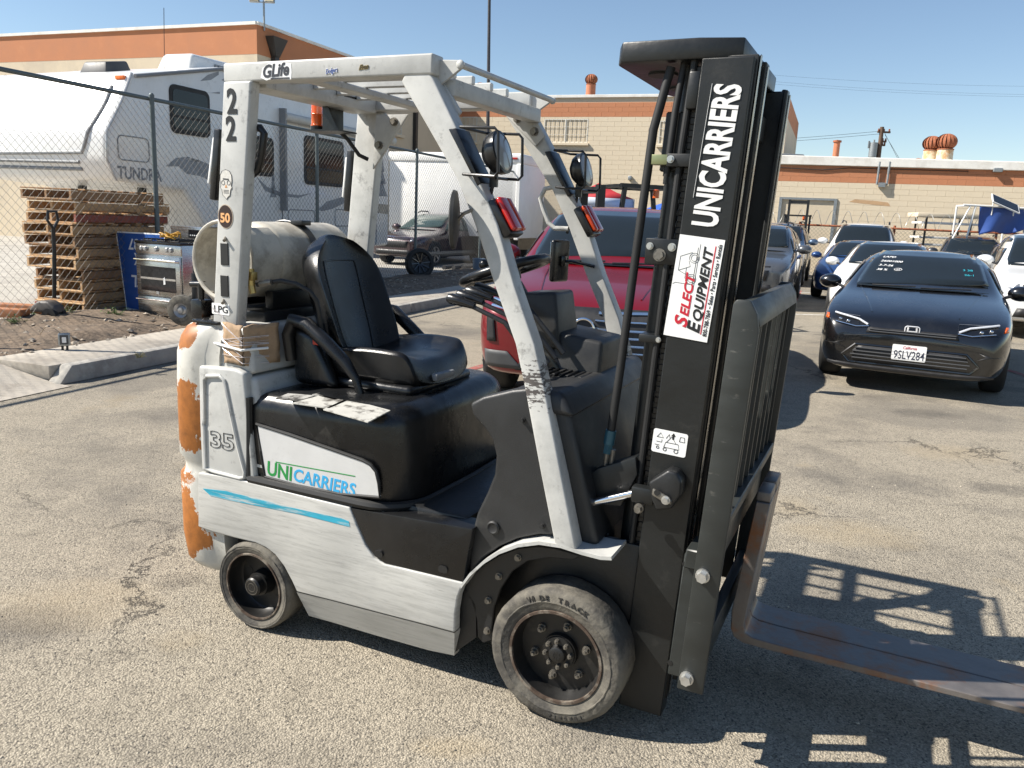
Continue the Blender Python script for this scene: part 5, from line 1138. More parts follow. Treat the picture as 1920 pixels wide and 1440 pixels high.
# lift cylinders, ports, chain, hoses
def cylpart(y):
    q = MB(); q.tube([mx((.128, y, .12)), mx((.128, y, 1.72))], .036, 20); q.tube([mx((.128, y, 1.70)), mx((.128, y, 1.74))], .04, 20); return q
both('lift_cylinder', cylpart(-.235), M_MAST)
q = MB(); q.tube([mx((.128, -.235, 1.72)), mx((.128, -.235, 2.05))], .02, 16); both('lift_rod', q, mat('oily_rod', (.05, .047, .043), .3, .5))
q = MB(); mbox(q, .085, .17, -.285, -.19, 1.735, 1.90, .004); q.build('cylinder_head_block', M_MAST, fk)
hz = []
q = MB(); q.tube([mx((.085, -.29, 2.02)), mx((.058, -.30, 1.85)), mx((.05, -.30, 1.5)), mx((.045, -.305, 1.15)), mx((.04, -.31, .95))], .0128, 12); q.build('hydraulic_hose', M_BLACK, fk)
q = MB(); q.tube([mx((.12, -.285, 2.03)), mx((.115, -.30, 1.9)), mx((.112, -.30, 1.72))], .010, 12); q.build('hydraulic_hose', M_BLACK, fk)
q = MB(); q.tube([mx((.155, -.31, 2.03)), mx((.15, -.315, 1.8)), mx((.15, -.315, 1.3)), mx((.15, -.315, .6))], .010, 10); q.build('hydraulic_hose', M_BLACK, fk)
q = MB(); q.tube([mx((.04, -.31, .95)), mx((.038, -.312, .905))], .0175, 12); q.tube([mx((.038, -.312, .905)), mx((.037, -.313, .875))], .0145, 6); q.build('hose_fitting', mat('blue_hose_sleeve', (.03, .10, .14), .4, .3), fk)
q = MB(); q.tube([mx((.036, -.313, .875)), mx((.035, -.313, .79))], .009, 10); q.tube([mx((.055, -.313, .89)), mx((.055, -.313, .79))], .009, 10); q.build('hose_pipe', M_NUT, fk)
q = MB(); q.prism([(.005, .70), (.14, .72), (.185, .83), (.175, .885), (.06, .83), (.02, .80)], 'y', -.34, -.28, .004); q.build('mast_hinge_plate', M_MAST, fk)
# chain
M_CHAIN = mat('oily_chain', (.035, .032, .028), .45, .5, var=.3, vs=60)
q = MB()
for k in range(90):
    z = .5+k*.0168; x = .2+(.004 if k % 2 else 0); t = MB(); t.box(x-.011, x+.011, -.2-(.009 if k % 2 else .006), -.2+(.009 if k % 2 else .006), z, z+.021, .003, 1); q.add([mx(v) for v in t.v], t.f)
q.v = [(x-.032, y-.10, z) for x, y, z in q.v]
o = q.build('lift_chain', M_CHAIN, fk); o['kind'] = 'stuff'; o = mir(q).build('lift_chain', M_CHAIN, fk); o['kind'] = 'stuff'
# brackets on the cylinder
c1 = F(1262, 300, -.31); q = MB(); q.box(c1[0]-.06, c1[0]-.005, -.322, -.29, c1[1]-.014, c1[1]+.014, .002); q.build('hose_clip', mat('olive_zinc', (.25, .27, .14), .4, .5), fk)
q = MB(); q.box(c1[0]-.012, c1[0]+.075, -.335, -.28, c1[1]-.02, c1[1]+.016, .003); q.build('clip_block', M_MAST, fk); bolt((c1[0]-.0, -.336, c1[1]), .008, .012, fk)
c2 = F(1240, 470, -.31); q = MB(); q.box(c2[0]-.045, c2[0]+.055, -.325, -.19, c2[1]-.04, c2[1]+.035, .004); q.build('cylinder_bracket', M_MAST, fk)
for dx, r_ in ((-.03, .008), (.0, .014), (.035, .009)): bolt((c2[0]+dx, -.326, c2[1]+.012*(1 if dx else -1)), r_, .012, fk, M_NUT if dx == 0 else M_ZINC)
c3 = F(1222, 634, -.31); q = MB(); q.box(c3[0]-.035, c3[0]+.03, -.33, -.2, c3[1]-.012, c3[1]+.012, .003); q.build('hose_clamp', M_MAST, fk); bolt((c3[0]+.026, -.33, c3[1]), .006, .01, fk)
# tilt cylinder
r0 = F(1040, 955, -.36); r1 = F(1192, 924, -.37)
q = MB(); q.tube([(r0[0]-.08, -.36, r0[1]-.03), (r0[0]+.045, -.365, r0[1]+.012)], .034, 18); q.build('tilt_cylinder', M_MAST, fk)
q = MB(); q.tube([(r0[0]+.02, -.365, r0[1]+.004), (r1[0], -.37, r1[1])], .0125, 16); q.build('tilt_rod', M_CHROME, fk)
q = MB(); q.box(r1[0]-.01, r1[0]+.06, -.39, -.35, r1[1]-.025, r1[1]+.025, .006, 2); cl = q.build('clevis', M_MAST, fk)
bolt((r1[0]+.02, -.391, r1[1]-.038), .011, .022, fk, M_NUT)
bk = [(1215, 905), (1252, 882), (1268, 887), (1278, 905), (1276, 930), (1258, 955), (1230, 958), (1220, 935)]
q = pslab(bk, -.405, .06, .008, 3); q.build('tilt_bracket', M_BLKP, fk)
pc = F(1238, 928, -.406); q = MB(); q.prism([(pc[0]-.022, pc[1]+.018), (pc[0]+.012, pc[1]+.006), (pc[0]+.036, pc[1]-.008), (pc[0]+.036, pc[1]-.022), (pc[0]+.008, pc[1]-.016), (pc[0]-.024, pc[1]-.002)], 'y', -.415, -.4055, .003); q.build('pin_keeper', M_NUT, fk)
bolt((pc[0]+.02, -.4155, pc[1]-.009), .010, .014, fk); q = MB(); q.cyl((pc[0]-.008, -.4155, pc[1]+.008), (pc[0]-.008, -.417, pc[1]+.008), .009, 14); q.build('pin_hole', M_INK, fk)
mir(pslab(bk, -.405, .06, .008, 3)).build('tilt_bracket', M_BLKP, fk)
# mast lettering and stickers
ym = -.3455
def mo_(x, y): return F(x, y, ym)
UPm = (TL, 0, 1); LFm = (-1, 0, TL)
a = mo_(1344, 428); b = mo_(1391, 160)
Lm = math.hypot(b[0]-a[0], b[1]-a[1]); u1 = Vector((b[0]-a[0], 0, b[1]-a[1])).normalized(); lf = Vector((-u1.z, 0, u1.x))
text('mast_lettering', 'UNICARRIERS', .098, M_INKW, on, frame((a[0]-.002, ym-.0012, a[1]), u1, ey=lf), bold=.034, shear=.0, width=Lm)
l0 = Vector((a[0], ym-.001, a[1]))+lf*.079+u1*.075; l1 = Vector((a[0], ym-.001, a[1]))+lf*.079+u1*Lm; q = MB(); q.bar(l0, l1, .0008, .0042, up=(0, 1, 0)); q.build('lettering_line', M_INKW, on)
sg = [(1276, 440), (1356, 449), (1324, 641), (1249, 629)]
p4 = [mo_(*p) for p in sg]; cen = (sum(p[0] for p in p4)/4, sum(p[1] for p in p4)/4)
wS = .128; hS = math.hypot((p4[0][0]+p4[1][0]-p4[2][0]-p4[3][0])/2, (p4[0][1]+p4[1][1]-p4[2][1]-p4[3][1])/2)
SG = frame((cen[0], ym-.001, cen[1]), u1, ey=lf)     # local x up the mast, y towards the rear
def loc(x, y, z=0): return SG @ TR(x, y, z)
q = MB(); q.box(-hS/2, hS/2, -wS/2, wS/2, 0, .0012); o = q.build('dealer_sticker', M_SIGN, on); o.matrix_local = SG
def st(body, size, m, x, y, w, bold=.02, shear=.25): return text('lettering', body, size, m, o, TR(x, y, .0016), bold=bold, shear=shear, width=w)
st('S', .052, M_RED, -hS/2+.03, .002, .034, .03); st('ELECT', .036, M_RED, -hS/2+.0625, .002, .125, .03)
st('E', .05, M_INK, -hS/2+.02, -.036, .034, .03); st('QUIPMENT', .036, M_INK, -hS/2+.0525, -.036, hS-.08, .03)
q = MB(); q.box(-hS/2+.02, hS/2-.02, -.0435, -.0405, .0014, .002); q.build('red_rule', M_RED, o)
st('800-788-7869 ~ Sales • Parts • Service • Rentals', .017, M_INK, -hS/2+.016, -.059, hS-.03, .01, 0)
q = MB()
for c_, r_ in (((hS/2-.12, .012), .014), ((hS/2-.06, .012), .014), ((hS/2-.12, .012), .009), ((hS/2-.06, .012), .009)):
    q.tube([(c_[0]+r_*math.cos(t), c_[1]+r_*math.sin(t), .0015) for t in [2*math.pi*i/20 for i in range(20)]], .0006, 4, closed=True)
for L_ in ([(hS/2-.135, .012), (hS/2-.135, .055), (hS/2-.14, .062)], [(hS/2-.11, .025), (hS/2-.1, .052), (hS/2-.06, .052), (hS/2-.045, .02)], [(hS/2-.1, .052), (hS/2-.085, .02), (hS/2-.07, .026)], [(hS/2-.15, .006), (hS/2-.03, .006)], [(hS/2-.15, .001), (hS/2-.02, .001)], [(hS/2-.09, .03), (hS/2-.12, .03), (hS/2-.115, .012)]):
    q.tube([(x, y, .0015) for x, y in L_], .0006, 4)
q.build('truck_sketch', M_INK, o)
p_ = [mo_(1227, 806), mo_(1288, 812), mo_(1282, 857), mo_(1226, 846)]
cx = sum(p[0] for p in p_)/4; cz = sum(p[1] for p in p_)/4; wv = FKR @ Vector((1, 0, 0))
q = MB(); q.prism(rrect(-.052, .052, -.036, .036, .007), 'y', -.001, 0); dg = q.build('lift_diagram_sticker', M_SIGN, on); dg.matrix_local = TR(cx, ym-.0002, cz) @ RY(R(3))
q = MB()
for (x, z, r_) in ((-.012, -.022, .005), (.022, -.022, .006), (-.034, -.02, .004)): q.tube([(x+r_*math.cos(t), -.0014, z+r_*math.sin(t)) for t in [2*math.pi*i/14 for i in range(14)]], .001, 4, closed=True)
for L_ in ([(-.016, -.016), (-.012, .0), (.026, .0), (.03, -.016), (-.016, -.016)], [(-.01, .0), (.004, .02), (.02, .0)], [(-.04, .012), (-.03, .026), (-.02, .012), (-.04, .012)], [(-.012, .012), (-.004, .026), (.0, .012)], [(.028, .01), (.03, .024), (.042, .024), (.044, .01), (.028, .01)], [(-.044, -.012), (-.03, -.012)], [(-.04, -.002), (-.024, -.002), (-.024, .006)]): q.tube([(x, -.0014, z) for x, z in L_], .0008, 4)
q.prism([(.006, .012), (.012, .012), (.012, .022), (.016, .022), (.009, .032), (.002, .022), (.006, .022)], 'y', -.0016, -.0011); q.build('diagram_lines', M_INK, dg)
# ---- carriage, backrest, forks
q = MB(); mbox(q, .335, .382, -.405, -.385, .24, .64, .003); mbox(q, .34, .40, -.42, -.30, .60, .66, .004); both('carriage_side', q, M_BR)
for (x, y) in ((1284, 1058), (1256, 1243)): cx, cz = F(x, y, -.406); q = MB(); q.cyl((cx, -.4065, cz), (cx, -.404, cz), .008, 12); q.build('carriage_hole', M_INK, fk)
for z in (.30, .66):
    q = MB(); mbox(q, .395, .43, -.455, .425, z-.055, z+.055, .006, 2); q.build('carriage_bar', M_BR, fk)
def brp():
    q = MB(); z0_, z1_ = .245, 1.40
    pf_ = [(.380, z0_), (.456, z0_), (.456, 1.32), (.446, 1.365), (.424, z1_), (.388, z1_), (.380, 1.388)]
    q.prism(pf_, 'y', -.475, -.457, .004, 2); q.v = [mx(v) for v in q.v]; return q
bq = brp(); bn = bq.build('backrest_plate', M_BR, fk); mq = mir(bq); mq.v = [(x, y-.03, z) for x, y, z in mq.v]; bf = mq.build('backrest_plate', M_BR, fk)
q = MB(); q.prism([(.380, 1.386), (.424, 1.398), (.446, 1.363), (.456, 1.33), (.446, 1.333), (.438, 1.355), (.420, 1.383), (.380, 1.372)], 'y', -.457, .427, .002); q.v = [mx(v) for v in q.v]; q.build('backrest_top', M_BR, fk)
q = MB(); mbox(q, .42, .456, -.457, .427, .765, .80, .004); q.build('backrest_bottom', M_BR, fk)
for k in range(8):
    y = -.395+k*.11; q = MB(); mbox(q, .422, .438, y-.007, y+.007, .80, 1.368, .002); q.build('backrest_slat', M_BR, fk)
for (x, y) in ((1318, 1079), (1288, 1271)): cx, cz = F(x, y, -.475); bolt((cx, -.475, cz), .0155, .024, fk)
M_FORK = mat('worn_fork_steel', (.15, .135, .125), .4, .35, var=.25, vs=8, dirt=(.22, .085, .028), ds=4.5, da=.85, dthr=.5, bump=.1, bs=40)
def forkm(y0):
    q = MB(); w = .138; top = .205; th = .042
    pr = [(.452, .70), (.452, .30), (.455, .232), (.468, .203), (.50, .189), (.60, .186), (1.45, .19), (1.56, .192), (1.56, .199), (1.45, .207), (.60, .214), (.53, .217), (.505, .228), (.496, .25), (.496, .70)]
    pr = [(x+.03*(1 if z > .3 else .3), z) for x, z in pr]
    pr = [(x+(.02 if z > .5 else 0), z) for x, z in pr]
    q.prism(pr, 'y', y0, y0+w, .0025, 1); q.box(.50, .545, y0+.008, y0+w-.008, .70, .735, .006); return q
for y0 in (.0, .143):
    forkm(y0).build('fork', M_FORK, fk, 40)
# ---- propane tank, its strap and hose
tk = empty('propane_tank', (0, 0, 0), 0, 'dirty white propane cylinder lying across the forklift behind its seat', 'propane tank'); tk.matrix_world = FKM
M_TANK = mat('propane_tank_paint', (.50, .47, .40), .45, var=.15, vs=5, dirt=(.24, .215, .175), ds=6, da=.65, dthr=.48, bump=.1, bs=30)
MT = TR(-1.5, -.31, 1.375) @ RX(R(-90))
q = MB(); pr = [(.001, .125)]
for i in range(1, 9): a = R(i*90/8); pr.append((.15*math.sin(a), .19-.065*math.cos(a)))
pr += [(.15, .38), (.152, .382), (.152, .40), (.15, .402), (.15, .60)]
for i in range(1, 9): a = R(90-i*90/8); pr.append((max(.001, .15*math.sin(a)), .60+.09*math.cos(a)))
q.lathe(pr, 40, MT); q.build('cylinder', M_TANK, tk, 50)
q = MB()
for a0, a1 in ((-60, 70), (120, 235)):
    for (r0_, r1_) in ((.149, .1495), (.144, .1445)): q.grid(lambda s_, t, a0=a0, a1=a1, r0_=r0_: tuple(MT @ Vector((r0_*math.cos(R(a0+(a1-a0)*s_)), r0_*math.sin(R(a0+(a1-a0)*s_)), .0+.165*t))), 20, 1)
q.tube([tuple(MT @ Vector((.148*math.cos(2*math.pi*i/40), .148*math.sin(2*math.pi*i/40), -.002))) for i in range(40)], .008, 8, closed=True); q.build('collar', M_TANK, tk)
q = MB(); q.lathe([(.156, .345), (.159, .347), (.159, .383), (.156, .385)], 40, MT); q.box(-1.46, -1.40, -.31+.335, -.31+.395, 1.515, 1.535, .004); q.build('strap', M_MAST, tk)
q = MB(); q.box(-1.62, -1.33, -.28, .30, 1.15, 1.19, .006); q.box(-1.64, -1.60, -.2, .25, 1.19, 1.26, .006); q.box(-1.40, -1.36, -.2, .25, 1.19, 1.26, .006); q.build('tank_cradle', M_BLKP, tk)
vx, vz = F(476, 520, -.345)
M_BRASS = mat('brass', (.50, .36, .13), .4, .8, var=.2, vs=40)
q = MB(); q.cyl((vx-.02, -.345, vz+.03), (vx-.015, -.345, vz-.03), .017, 12); q.box(vx-.028, vx+.005, -.36, -.33, vz-.012, vz+.02, .003); q.cyl((vx-.012, -.345, vz-.03), (vx-.005, -.345, vz-.06), .012, 6); q.build('valve', M_BRASS, tk)
hs = [(482, 534), (500, 530), (520, 527), (545, 533), (568, 548), (577, 566), (579, 590), (578, 620)]
q = MB(); q.tube([(F(x, y, -.335)[0], -.335+.01*i, F(x, y, -.335)[1]) for i, (x, y) in enumerate(hs)], .0085, 10); q.build('gas_hose', M_BLACK, tk)
q = MB(); a = F(486, 532, -.34); b = F(506, 529, -.34); q.tube([(a[0], -.336, a[1]), (b[0], -.33, b[1])], .0115, 10); q.build('hose_coupling', M_NUT, tk)
# jack lever and black stand behind the near post
q = MB(); x_, z_ = F(378, 575, -.30); q.box(x_-.03, x_+.03, -.33, -.27, 1.14, z_+.03, .008, 2); q.cyl((x_-.0, -.3, z_+.03), (x_, -.3, z_+.09), .012, 12); q.cyl((x_-.05, -.3, z_+.085), (x_+.02, -.3, z_+.09), .012, 12); q.build('tank_latch', M_DECK, fk)
q = MB(); q.box(-1.55, -1.42, -.43, -.33, 1.145, 1.158, .004); q.build('latch_plate', M_DECK, fk); bolt((-1.48, -.38, 1.158), .016, .014, fk, M_NUT, axis=(0, 0, 1))
# ---- cardboard box wrapped to the post
M_CARD = mat('brown_cardboard', (.36, .245, .15), .85, var=.2, vs=7, dirt=(.2, .135, .085), ds=6, da=.5, bump=.3, bs=30)
cb_ = empty('cardboard_wrap', (0, 0, 0), 0, 'torn cardboard taped round the foot of the forklift rear post', 'cardboard'); cb_.matrix_world = FKM
a = F(424, 605, -.43); b = F(497, 690, -.43); c0 = F(462, 606, -.43)
zb_, zt2 = b[1], a[1]
def crumple(q, amp=.004, seed=3):
    rnd = random.Random(seed); q.v = [(x+rnd.uniform(-amp, amp), y+rnd.uniform(-amp, amp), z+rnd.uniform(-amp*1.5, amp*1.5)) for x, y, z in q.v]; return q
x0_ = a[0]; x1_ = c0[0]; x2_ = c0[0]+.015
def face(p0, p1, n=7): 
    def fn(s, t): return (p0[0]+(p1[0]-p0[0])*s, p0[1]+(p1[1]-p0[1])*s, zb_+(zt2-zb_)*t)
    return fn
q = MB(); q.grid(face((x0_, -.44), (x1_, -.45)), 6, 8); crumple(q); f1 = q.build('near_flap', M_CARD, cb_, 20); sdm = f1.modifiers.new('thick', 'SOLIDIFY'); sdm.thickness = .005
q = MB(); q.grid(face((x1_+.001, -.449), (x2_+.02, -.30)), 7, 8); crumple(q, .004, 5); f2_ = q.build('side_flap', M_CARD, cb_, 20); sdm = f2_.modifiers.new('thick', 'SOLIDIFY'); sdm.thickness = .005
q = MB(); q.add([(x0_, -.44, zb_), (x1_, -.45, zb_), (x2_+.02, -.30, zb_), (x0_, -.32, zb_)], [(0, 1, 2, 3)]); q.build('bottom_flap', M_CARD, cb_)
M_FILM = mat('clear_wrap', (.62, .58, .58), .12, 0, var=.3, vs=40, spec=.8, alpha=.6)
rnd = random.Random(2)
for k in range(10):
    z = zb_+.05+rnd.uniform(-.02, .075); d1 = rnd.uniform(-.07, .08); q = MB()
    q.tube([(-1.455, -.418, z+d1), (-1.40, -.4225, z+.6*d1), (x0_-.004, -.447, z+.3*d1), (x1_+.004, -.458, z-.5*d1), (x2_+.026, -.36, z-.6*d1)], rnd.uniform(.0006, .002), 6); q.build('tape_strand', M_FILM, cb_)
q = MB(); q.tube([(-1.48, -.42, zb_+.068), (x0_, -.45, zb_+.066), (x1_+.004, -.462, zb_+.06), (x2_+.03, -.37, zb_+.062)], .0048, 8); q.build('cable_tie', M_SIGN, cb_)
# ================================================================== cars
M_CGLASS = mat('car_glass', (.012, .016, .018), .04, 0, var=.05, spec=.6, rv=.01)
M_CGLASSG = mat('car_glass_greenish', (.05, .075, .07), .05, 0, var=.2, vs=2, spec=.6, rv=.01)
M_CTYRE = mat('car_tyre', (.018, .018, .018), .8, var=.2, vs=20)
M_ALLOY = mat('alloy_rim', (.42, .42, .42), .35, .7, var=.1, vs=20)
M_CPLAS = mat('car_black_plastic', (.016, .016, .017), .5, var=.2, vs=12)
M_CPLAS2 = mat('grey_cladding', (.05, .052, .055), .6, var=.1)
M_HEADL = mat('headlamp_glass', (.22, .23, .25), .08, .5, var=.3, vs=20, spec=.8, coat=.6)
M_LED = mat('headlamp_white_tube', (.75, .76, .78), .15, .3, var=.05)
M_AMB = mat('amber_reflector', (.6, .10, .01), .25, coat=.5)
def paint(name, col, met=0.0, rough=.32, dust=.25): return mat(name, col, rough, met, var=.06, vs=2, coat=1.0, dirt=tuple(min(1, c*.6+.07) for c in col), ds=2.5, da=dust, dthr=.5, rv=.05)
def loft_body(st, zb=.2):
    """st: stations (x, half width, sill z, belt z, roof z, roof half width); smooth closed shell"""
    bm = bmesh.new(); rings = []
    for (x, w, z0, zbelt, zr, wr) in st:
        zm = z0+(zbelt-z0)*.55
        half = [(0, z0), (w*.80, z0), (w*.955, z0+.04), (w, zm), (w*.985, zbelt-.09*(zbelt-z0)), (w*.945, zbelt)]
        g = zr-zbelt; bw_ = w*.945
        half += [(bw_+(wr-bw_)*.22, zbelt+g*.30), (bw_+(wr-bw_)*.62, zbelt+g*.72), (wr*.985, zr-.055*min(1, g/.3)), (wr*.82, zr-.004), (0, zr+.022)]
        loop = half+[(-y, z) for y, z in half[-2:0:-1]]
        rings.append([bm.verts.new((x, y, z)) for y, z in loop])
    n = len(rings[0])
    for a, b in zip(rings[:-1], rings[1:]):
        for k in range(n): bm.faces.new((a[k], b[k], b[(k+1) % n], a[(k+1) % n]))
    h = (n+2)//2
    for ring, flip in ((rings[0], False), (rings[-1], True)):
        for k in range(h-2):     # close the ends with a ladder of quads
            a, b, c, d = ring[k], ring[k+1], ring[(n-k-1) % n], ring[(n-k) % n]
            vs_ = []
            for v in (a, b, c, d):
                if v not in vs_: vs_.append(v)
            if len(vs_) > 2:
                try: bm.faces.new(vs_)
                except ValueError: pass
        k = h-2
        vs_ = [ring[k], ring[k+1], ring[(n-k) % n]]
        if len(set(vs_)) == 3:
            try: bm.faces.new(vs_)
            except ValueError: pass
    bmesh.ops.recalc_face_normals(bm, faces=bm.faces)
    me = bpy.data.meshes.new('body'); bm.to_mesh(me); bm.free()
    o = bpy.data.objects.new('tmp', me); COL.objects.link(o); m = o.modifiers.new('s', 'SUBSURF'); m.levels = 2; m.render_levels = 2
    bpy.context.view_layer.update(); me2 = bpy.data.meshes.new_from_object(o.evaluated_get(bpy.context.evaluated_depsgraph_get()))
    bpy.data.objects.remove(o); me2.name = 'body'; me2.polygons.foreach_set('use_smooth', [True]*len(me2.polygons)); return me2
class Car:
    def __init__(s, name, label, cat, st, pm, group=None, wheels=(), r=.33, tw=.22, hub=M_ALLOY, spokes=5):
        s.o = empty(name, (0, 0, 0), 0, label, cat, group); me = loft_body(st); me.materials.append(pm)
        b = bpy.data.objects.new('body', me); COL.objects.link(b); b.parent = s.o; s.body = b; s.pm = pm
        s.bvh = BVHTree.FromPolygons([v.co.copy() for v in me.vertices], [tuple(p.vertices) for p in me.polygons])
        s.st = st
        for (x, y) in wheels: s.wheel(x, y, r, tw, hub, spokes)
    def hit(s, a, b, ax, sgn):
        # ax 'x': (y,z) seen from the front (sgn 1) or rear (-1); 'y': (x,z) seen from the side; 'z': (x,y) from above
        if ax == 'x': o, d = Vector((6*sgn, a, b)), Vector((-sgn, 0, 0))
        elif ax == 'y': o, d = Vector((a, 4*sgn, b)), Vector((0, -sgn, 0))
        else: o, d = Vector((a, b, 5)), Vector((0, 0, -1))
        h = s.bvh.ray_cast(o, d); return (h[0], h[1]) if h[0] is not None else (None, None)
    def patch(s, name, poly, ax, sgn, m, off=.006, cut=.07, parent=None, thick=.006):
        bm = bmesh.new(); zs = sorted(set(round(b, 4) for a, b in poly)); n_ = len(poly)
        lo, hi = zs[0], zs[-1]; rows = [lo]
        for z0, z1 in zip(zs[:-1], zs[1:]):
            k = max(1, int(math.ceil((z1-z0)/cut))); rows += [z0+(z1-z0)*i/k for i in range(1, k+1)]
        wid = max(a for a, b in poly)-min(a for a, b in poly); nc = max(3, int(math.ceil(wid/cut)))
        grid_ = []
        for z in rows:
            zz = min(max(z, lo+1e-5), hi-1e-5); xs = []
            for (a0, b0), (a1, b1) in zip(poly, poly[1:]+poly[:1]):
                if (b0-zz)*(b1-zz) < 0: xs.append(a0+(a1-a0)*(zz-b0)/(b1-b0))
            if len(xs) < 2: xs = [poly[0][0], poly[0][0]+1e-4]
            x0, x1 = min(xs), max(xs); grid_.append([bm.verts.new((x0+(x1-x0)*k/nc, z, 0)) for k in range(nc+1)])
        for r0, r1 in zip(grid_[:-1], grid_[1:]):
            for k in range(nc): bm.faces.new((r0[k], r0[k+1], r1[k+1], r1[k]))
        last = None; bad = []
        for v in bm.verts:
            p, n = s.hit(v.co.x, v.co.y, ax, sgn)
            if p is None: bad.append(v); continue
            d = {'x': Vector((sgn, 0, 0)), 'y': Vector((0, sgn, 0)), 'z': Vector((0, 0, 1))}[ax]
            nn = n if n.dot(d) > 0 else -n; v.co = p+nn*off
        bmesh.ops.delete(bm, geom=bad, context='VERTS')
        if not bm.faces: bm.free(); return None
        bmesh.ops.recalc_face_normals(bm, faces=bm.faces)
        me = bpy.data.meshes.new(name); bm.to_mesh(me); bm.free(); me.polygons.foreach_set('use_smooth', [True]*len(me.polygons)); me.materials.append(m)
        o = bpy.data.objects.new(name, me); COL.objects.link(o); o.parent = parent or s.o
        if thick: md = o.modifiers.new('t', 'SOLIDIFY'); md.thickness = thick; md.offset = 0
        return o
    def line(s, name, pts, ax, sgn, m, r=.006, off=.002, parent=None):
        P = []
        for (a0, b0), (a1, b1) in zip(pts[:-1], pts[1:]):
            k = max(2, int(math.hypot(a1-a0, b1-b0)/.05))
            for i in range(k):
                p, n = s.hit(a0+(a1-a0)*i/k, b0+(b1-b0)*i/k, ax, sgn)
                if p is not None: P.append(p+(n if n[('x', 'y', 'z').index(ax)]*sgn > 0 else -n)*off)
        p, n = s.hit(*pts[-1], ax, sgn)
        if p is not None: P.append(p+(n if n[('x', 'y', 'z').index(ax)]*sgn > 0 else -n)*off)
        if len(P) < 2: return
        q = MB(); q.tube(P, r, 6); return q.build(name, m, parent or s.o)
    def wheel(s, x, y, r, tw, hub, spokes):
        sg = 1 if y > 0 else -1; M = TR(x, y, r) @ RX(R(-90*sg)); h = tw/2
        if not hasattr(s, 'wm') or s.wr != r:
            q = MB(); q.lathe([(r*.66, -h), (r*.9, -h), (r*.97, -h*.85), (r, -h*.6), (r, h*.6), (r*.97, h*.85), (r*.9, h), (r*.7, h*.97), (r*.66, h*.9)], 36); s.wm = q.mesh('wheel', M_CTYRE); s.wr = r
            q = MB(); q.lathe([(r*.67, h*.92), (r*.64, h*.9), (r*.6, h*.5), (.001, h*.45)], 32); s.w2 = q.mesh('rim', M_CPLAS)
            q = MB(); q.lathe([(r*.68, h*.9), (r*.67, h*.98), (r*.63, h*.96), (r*.62, h*.85)], 32); q.lathe([(r*.14, h*.5), (r*.14, h*.85), (.001, h*.88)], 16)
            for k in range(spokes):
                a = 2*math.pi*k/spokes
                for da in (-.09, .09): q.bar((r*.1*math.cos(a), r*.1*math.sin(a), h*.78), (r*.65*math.cos(a+da), r*.65*math.sin(a+da), h*.86), r*.09, h*.14)
            s.w3 = q.mesh('spokes', hub)
        w = put('wheel', s.wm, s.o, M); put('rim', s.w2, w); put('spokes', s.w3, w)
        # wheel opening
        n = 22; s.patch('wheel_arch', [(x+(r+.055)*math.cos(2*math.pi*i/n), r+.02+(r+.055)*math.sin(2*math.pi*i/n)) for i in range(n)], 'y', sg, M_CPLAS, .004, .12)
    def mirror(s, x, y, z, m, sc=1.0, lens=True):
        sg = 1 if y > 0 else -1; q = MB()
        q.lathe([(.001, -.5), (.25, -.46), (.42, -.25), (.5, .05), (.46, .3), (.40, .34)], 20, TR(x, y, z) @ RY(R(-90)) @ RZ(0) @ Matrix.Diagonal((.17*sc, .26*sc, .16*sc, 1)))
        o = q.build('mirror', m, s.o, 60); q = MB(); q.lathe([(.41, .335), (.001, .34)], 20, TR(x, y, z) @ RY(R(-90)) @ Matrix.Diagonal((.17*sc, .26*sc, .16*sc, 1))); q.build('mirror_glass', M_CHROME, o)
        q = MB(); q.bar((x+.02, y-sg*.08*sc, z-.03), (x+.05, y-sg*.2*sc, z-.07), .05, .03, bev=.008); q.build('mirror_arm', M_CPLAS, o)
    def place(s, axle, h):
        h = Vector((h[0], h[1], 0)).normalized(); s.o.location = Vector((axle[0], axle[1], axle[2] if len(axle) > 2 else 0))-h*s.fx; s.o.rotation_euler = (0, 0, math.atan2(h.y, h.x)); return s
def symp(poly): return [(-a, b) for a, b in poly][::-1]
def glass_set(c, ws, side, rear=None, m=None, drl=None):
    m = m or M_CGLASS
    c.patch('windshield', ws, 'x', 1, m, .014, .06)
    for sg in (1, -1):
        for p in side: c.patch('side_window', p, 'y', sg, m, .009)
    if rear: c.patch('rear_window', rear, 'x', -1, m, .005)
SED = [(-2.33, .60, .42, .78, .80, .45), (-2.28, .78, .30, .92, .96, .55), (-2.0, .87, .24, .98, 1.06, .62), (-1.6, .895, .22, .985, 1.20, .60), (-1.0, .90, .2, .975, 1.36, .585), (-.3, .90, .2, .96, 1.41, .60), (.15, .90, .2, .945, 1.365, .60), (.55, .90, .2, .935, 1.17, .64), (.95, .90, .2, .925, .985, .70), (1.4, .895, .2, .86, .90, .68), (1.85, .875, .2, .775, .815, .64), (2.12, .83, .2, .70, .735, .58), (2.28, .72, .22, .62, .66, .5), (2.33, .55, .27, .55, .59, .4)]
SUV = [(-2.30, .66, .40, .85, 1.0, .5), (-2.26, .84, .32, 1.05, 1.30, .58), (-2.05, .90, .28, 1.10, 1.60, .60), (-1.5, .915, .26, 1.10, 1.68, .62), (-.6, .92, .25, 1.09, 1.70, .635), (.1, .92, .25, 1.08, 1.66, .635), (.45, .92, .25, 1.075, 1.48, .655), (.85, .92, .25, 1.06, 1.14, .72), (1.3, .92, .25, 1.0, 1.07, .72), (1.8, .905, .25, .93, 1.0, .70), (2.08, .87, .27, .87, .93, .66), (2.24, .78, .30, .80, .84, .56), (2.29, .6, .34, .74, .77, .45)]
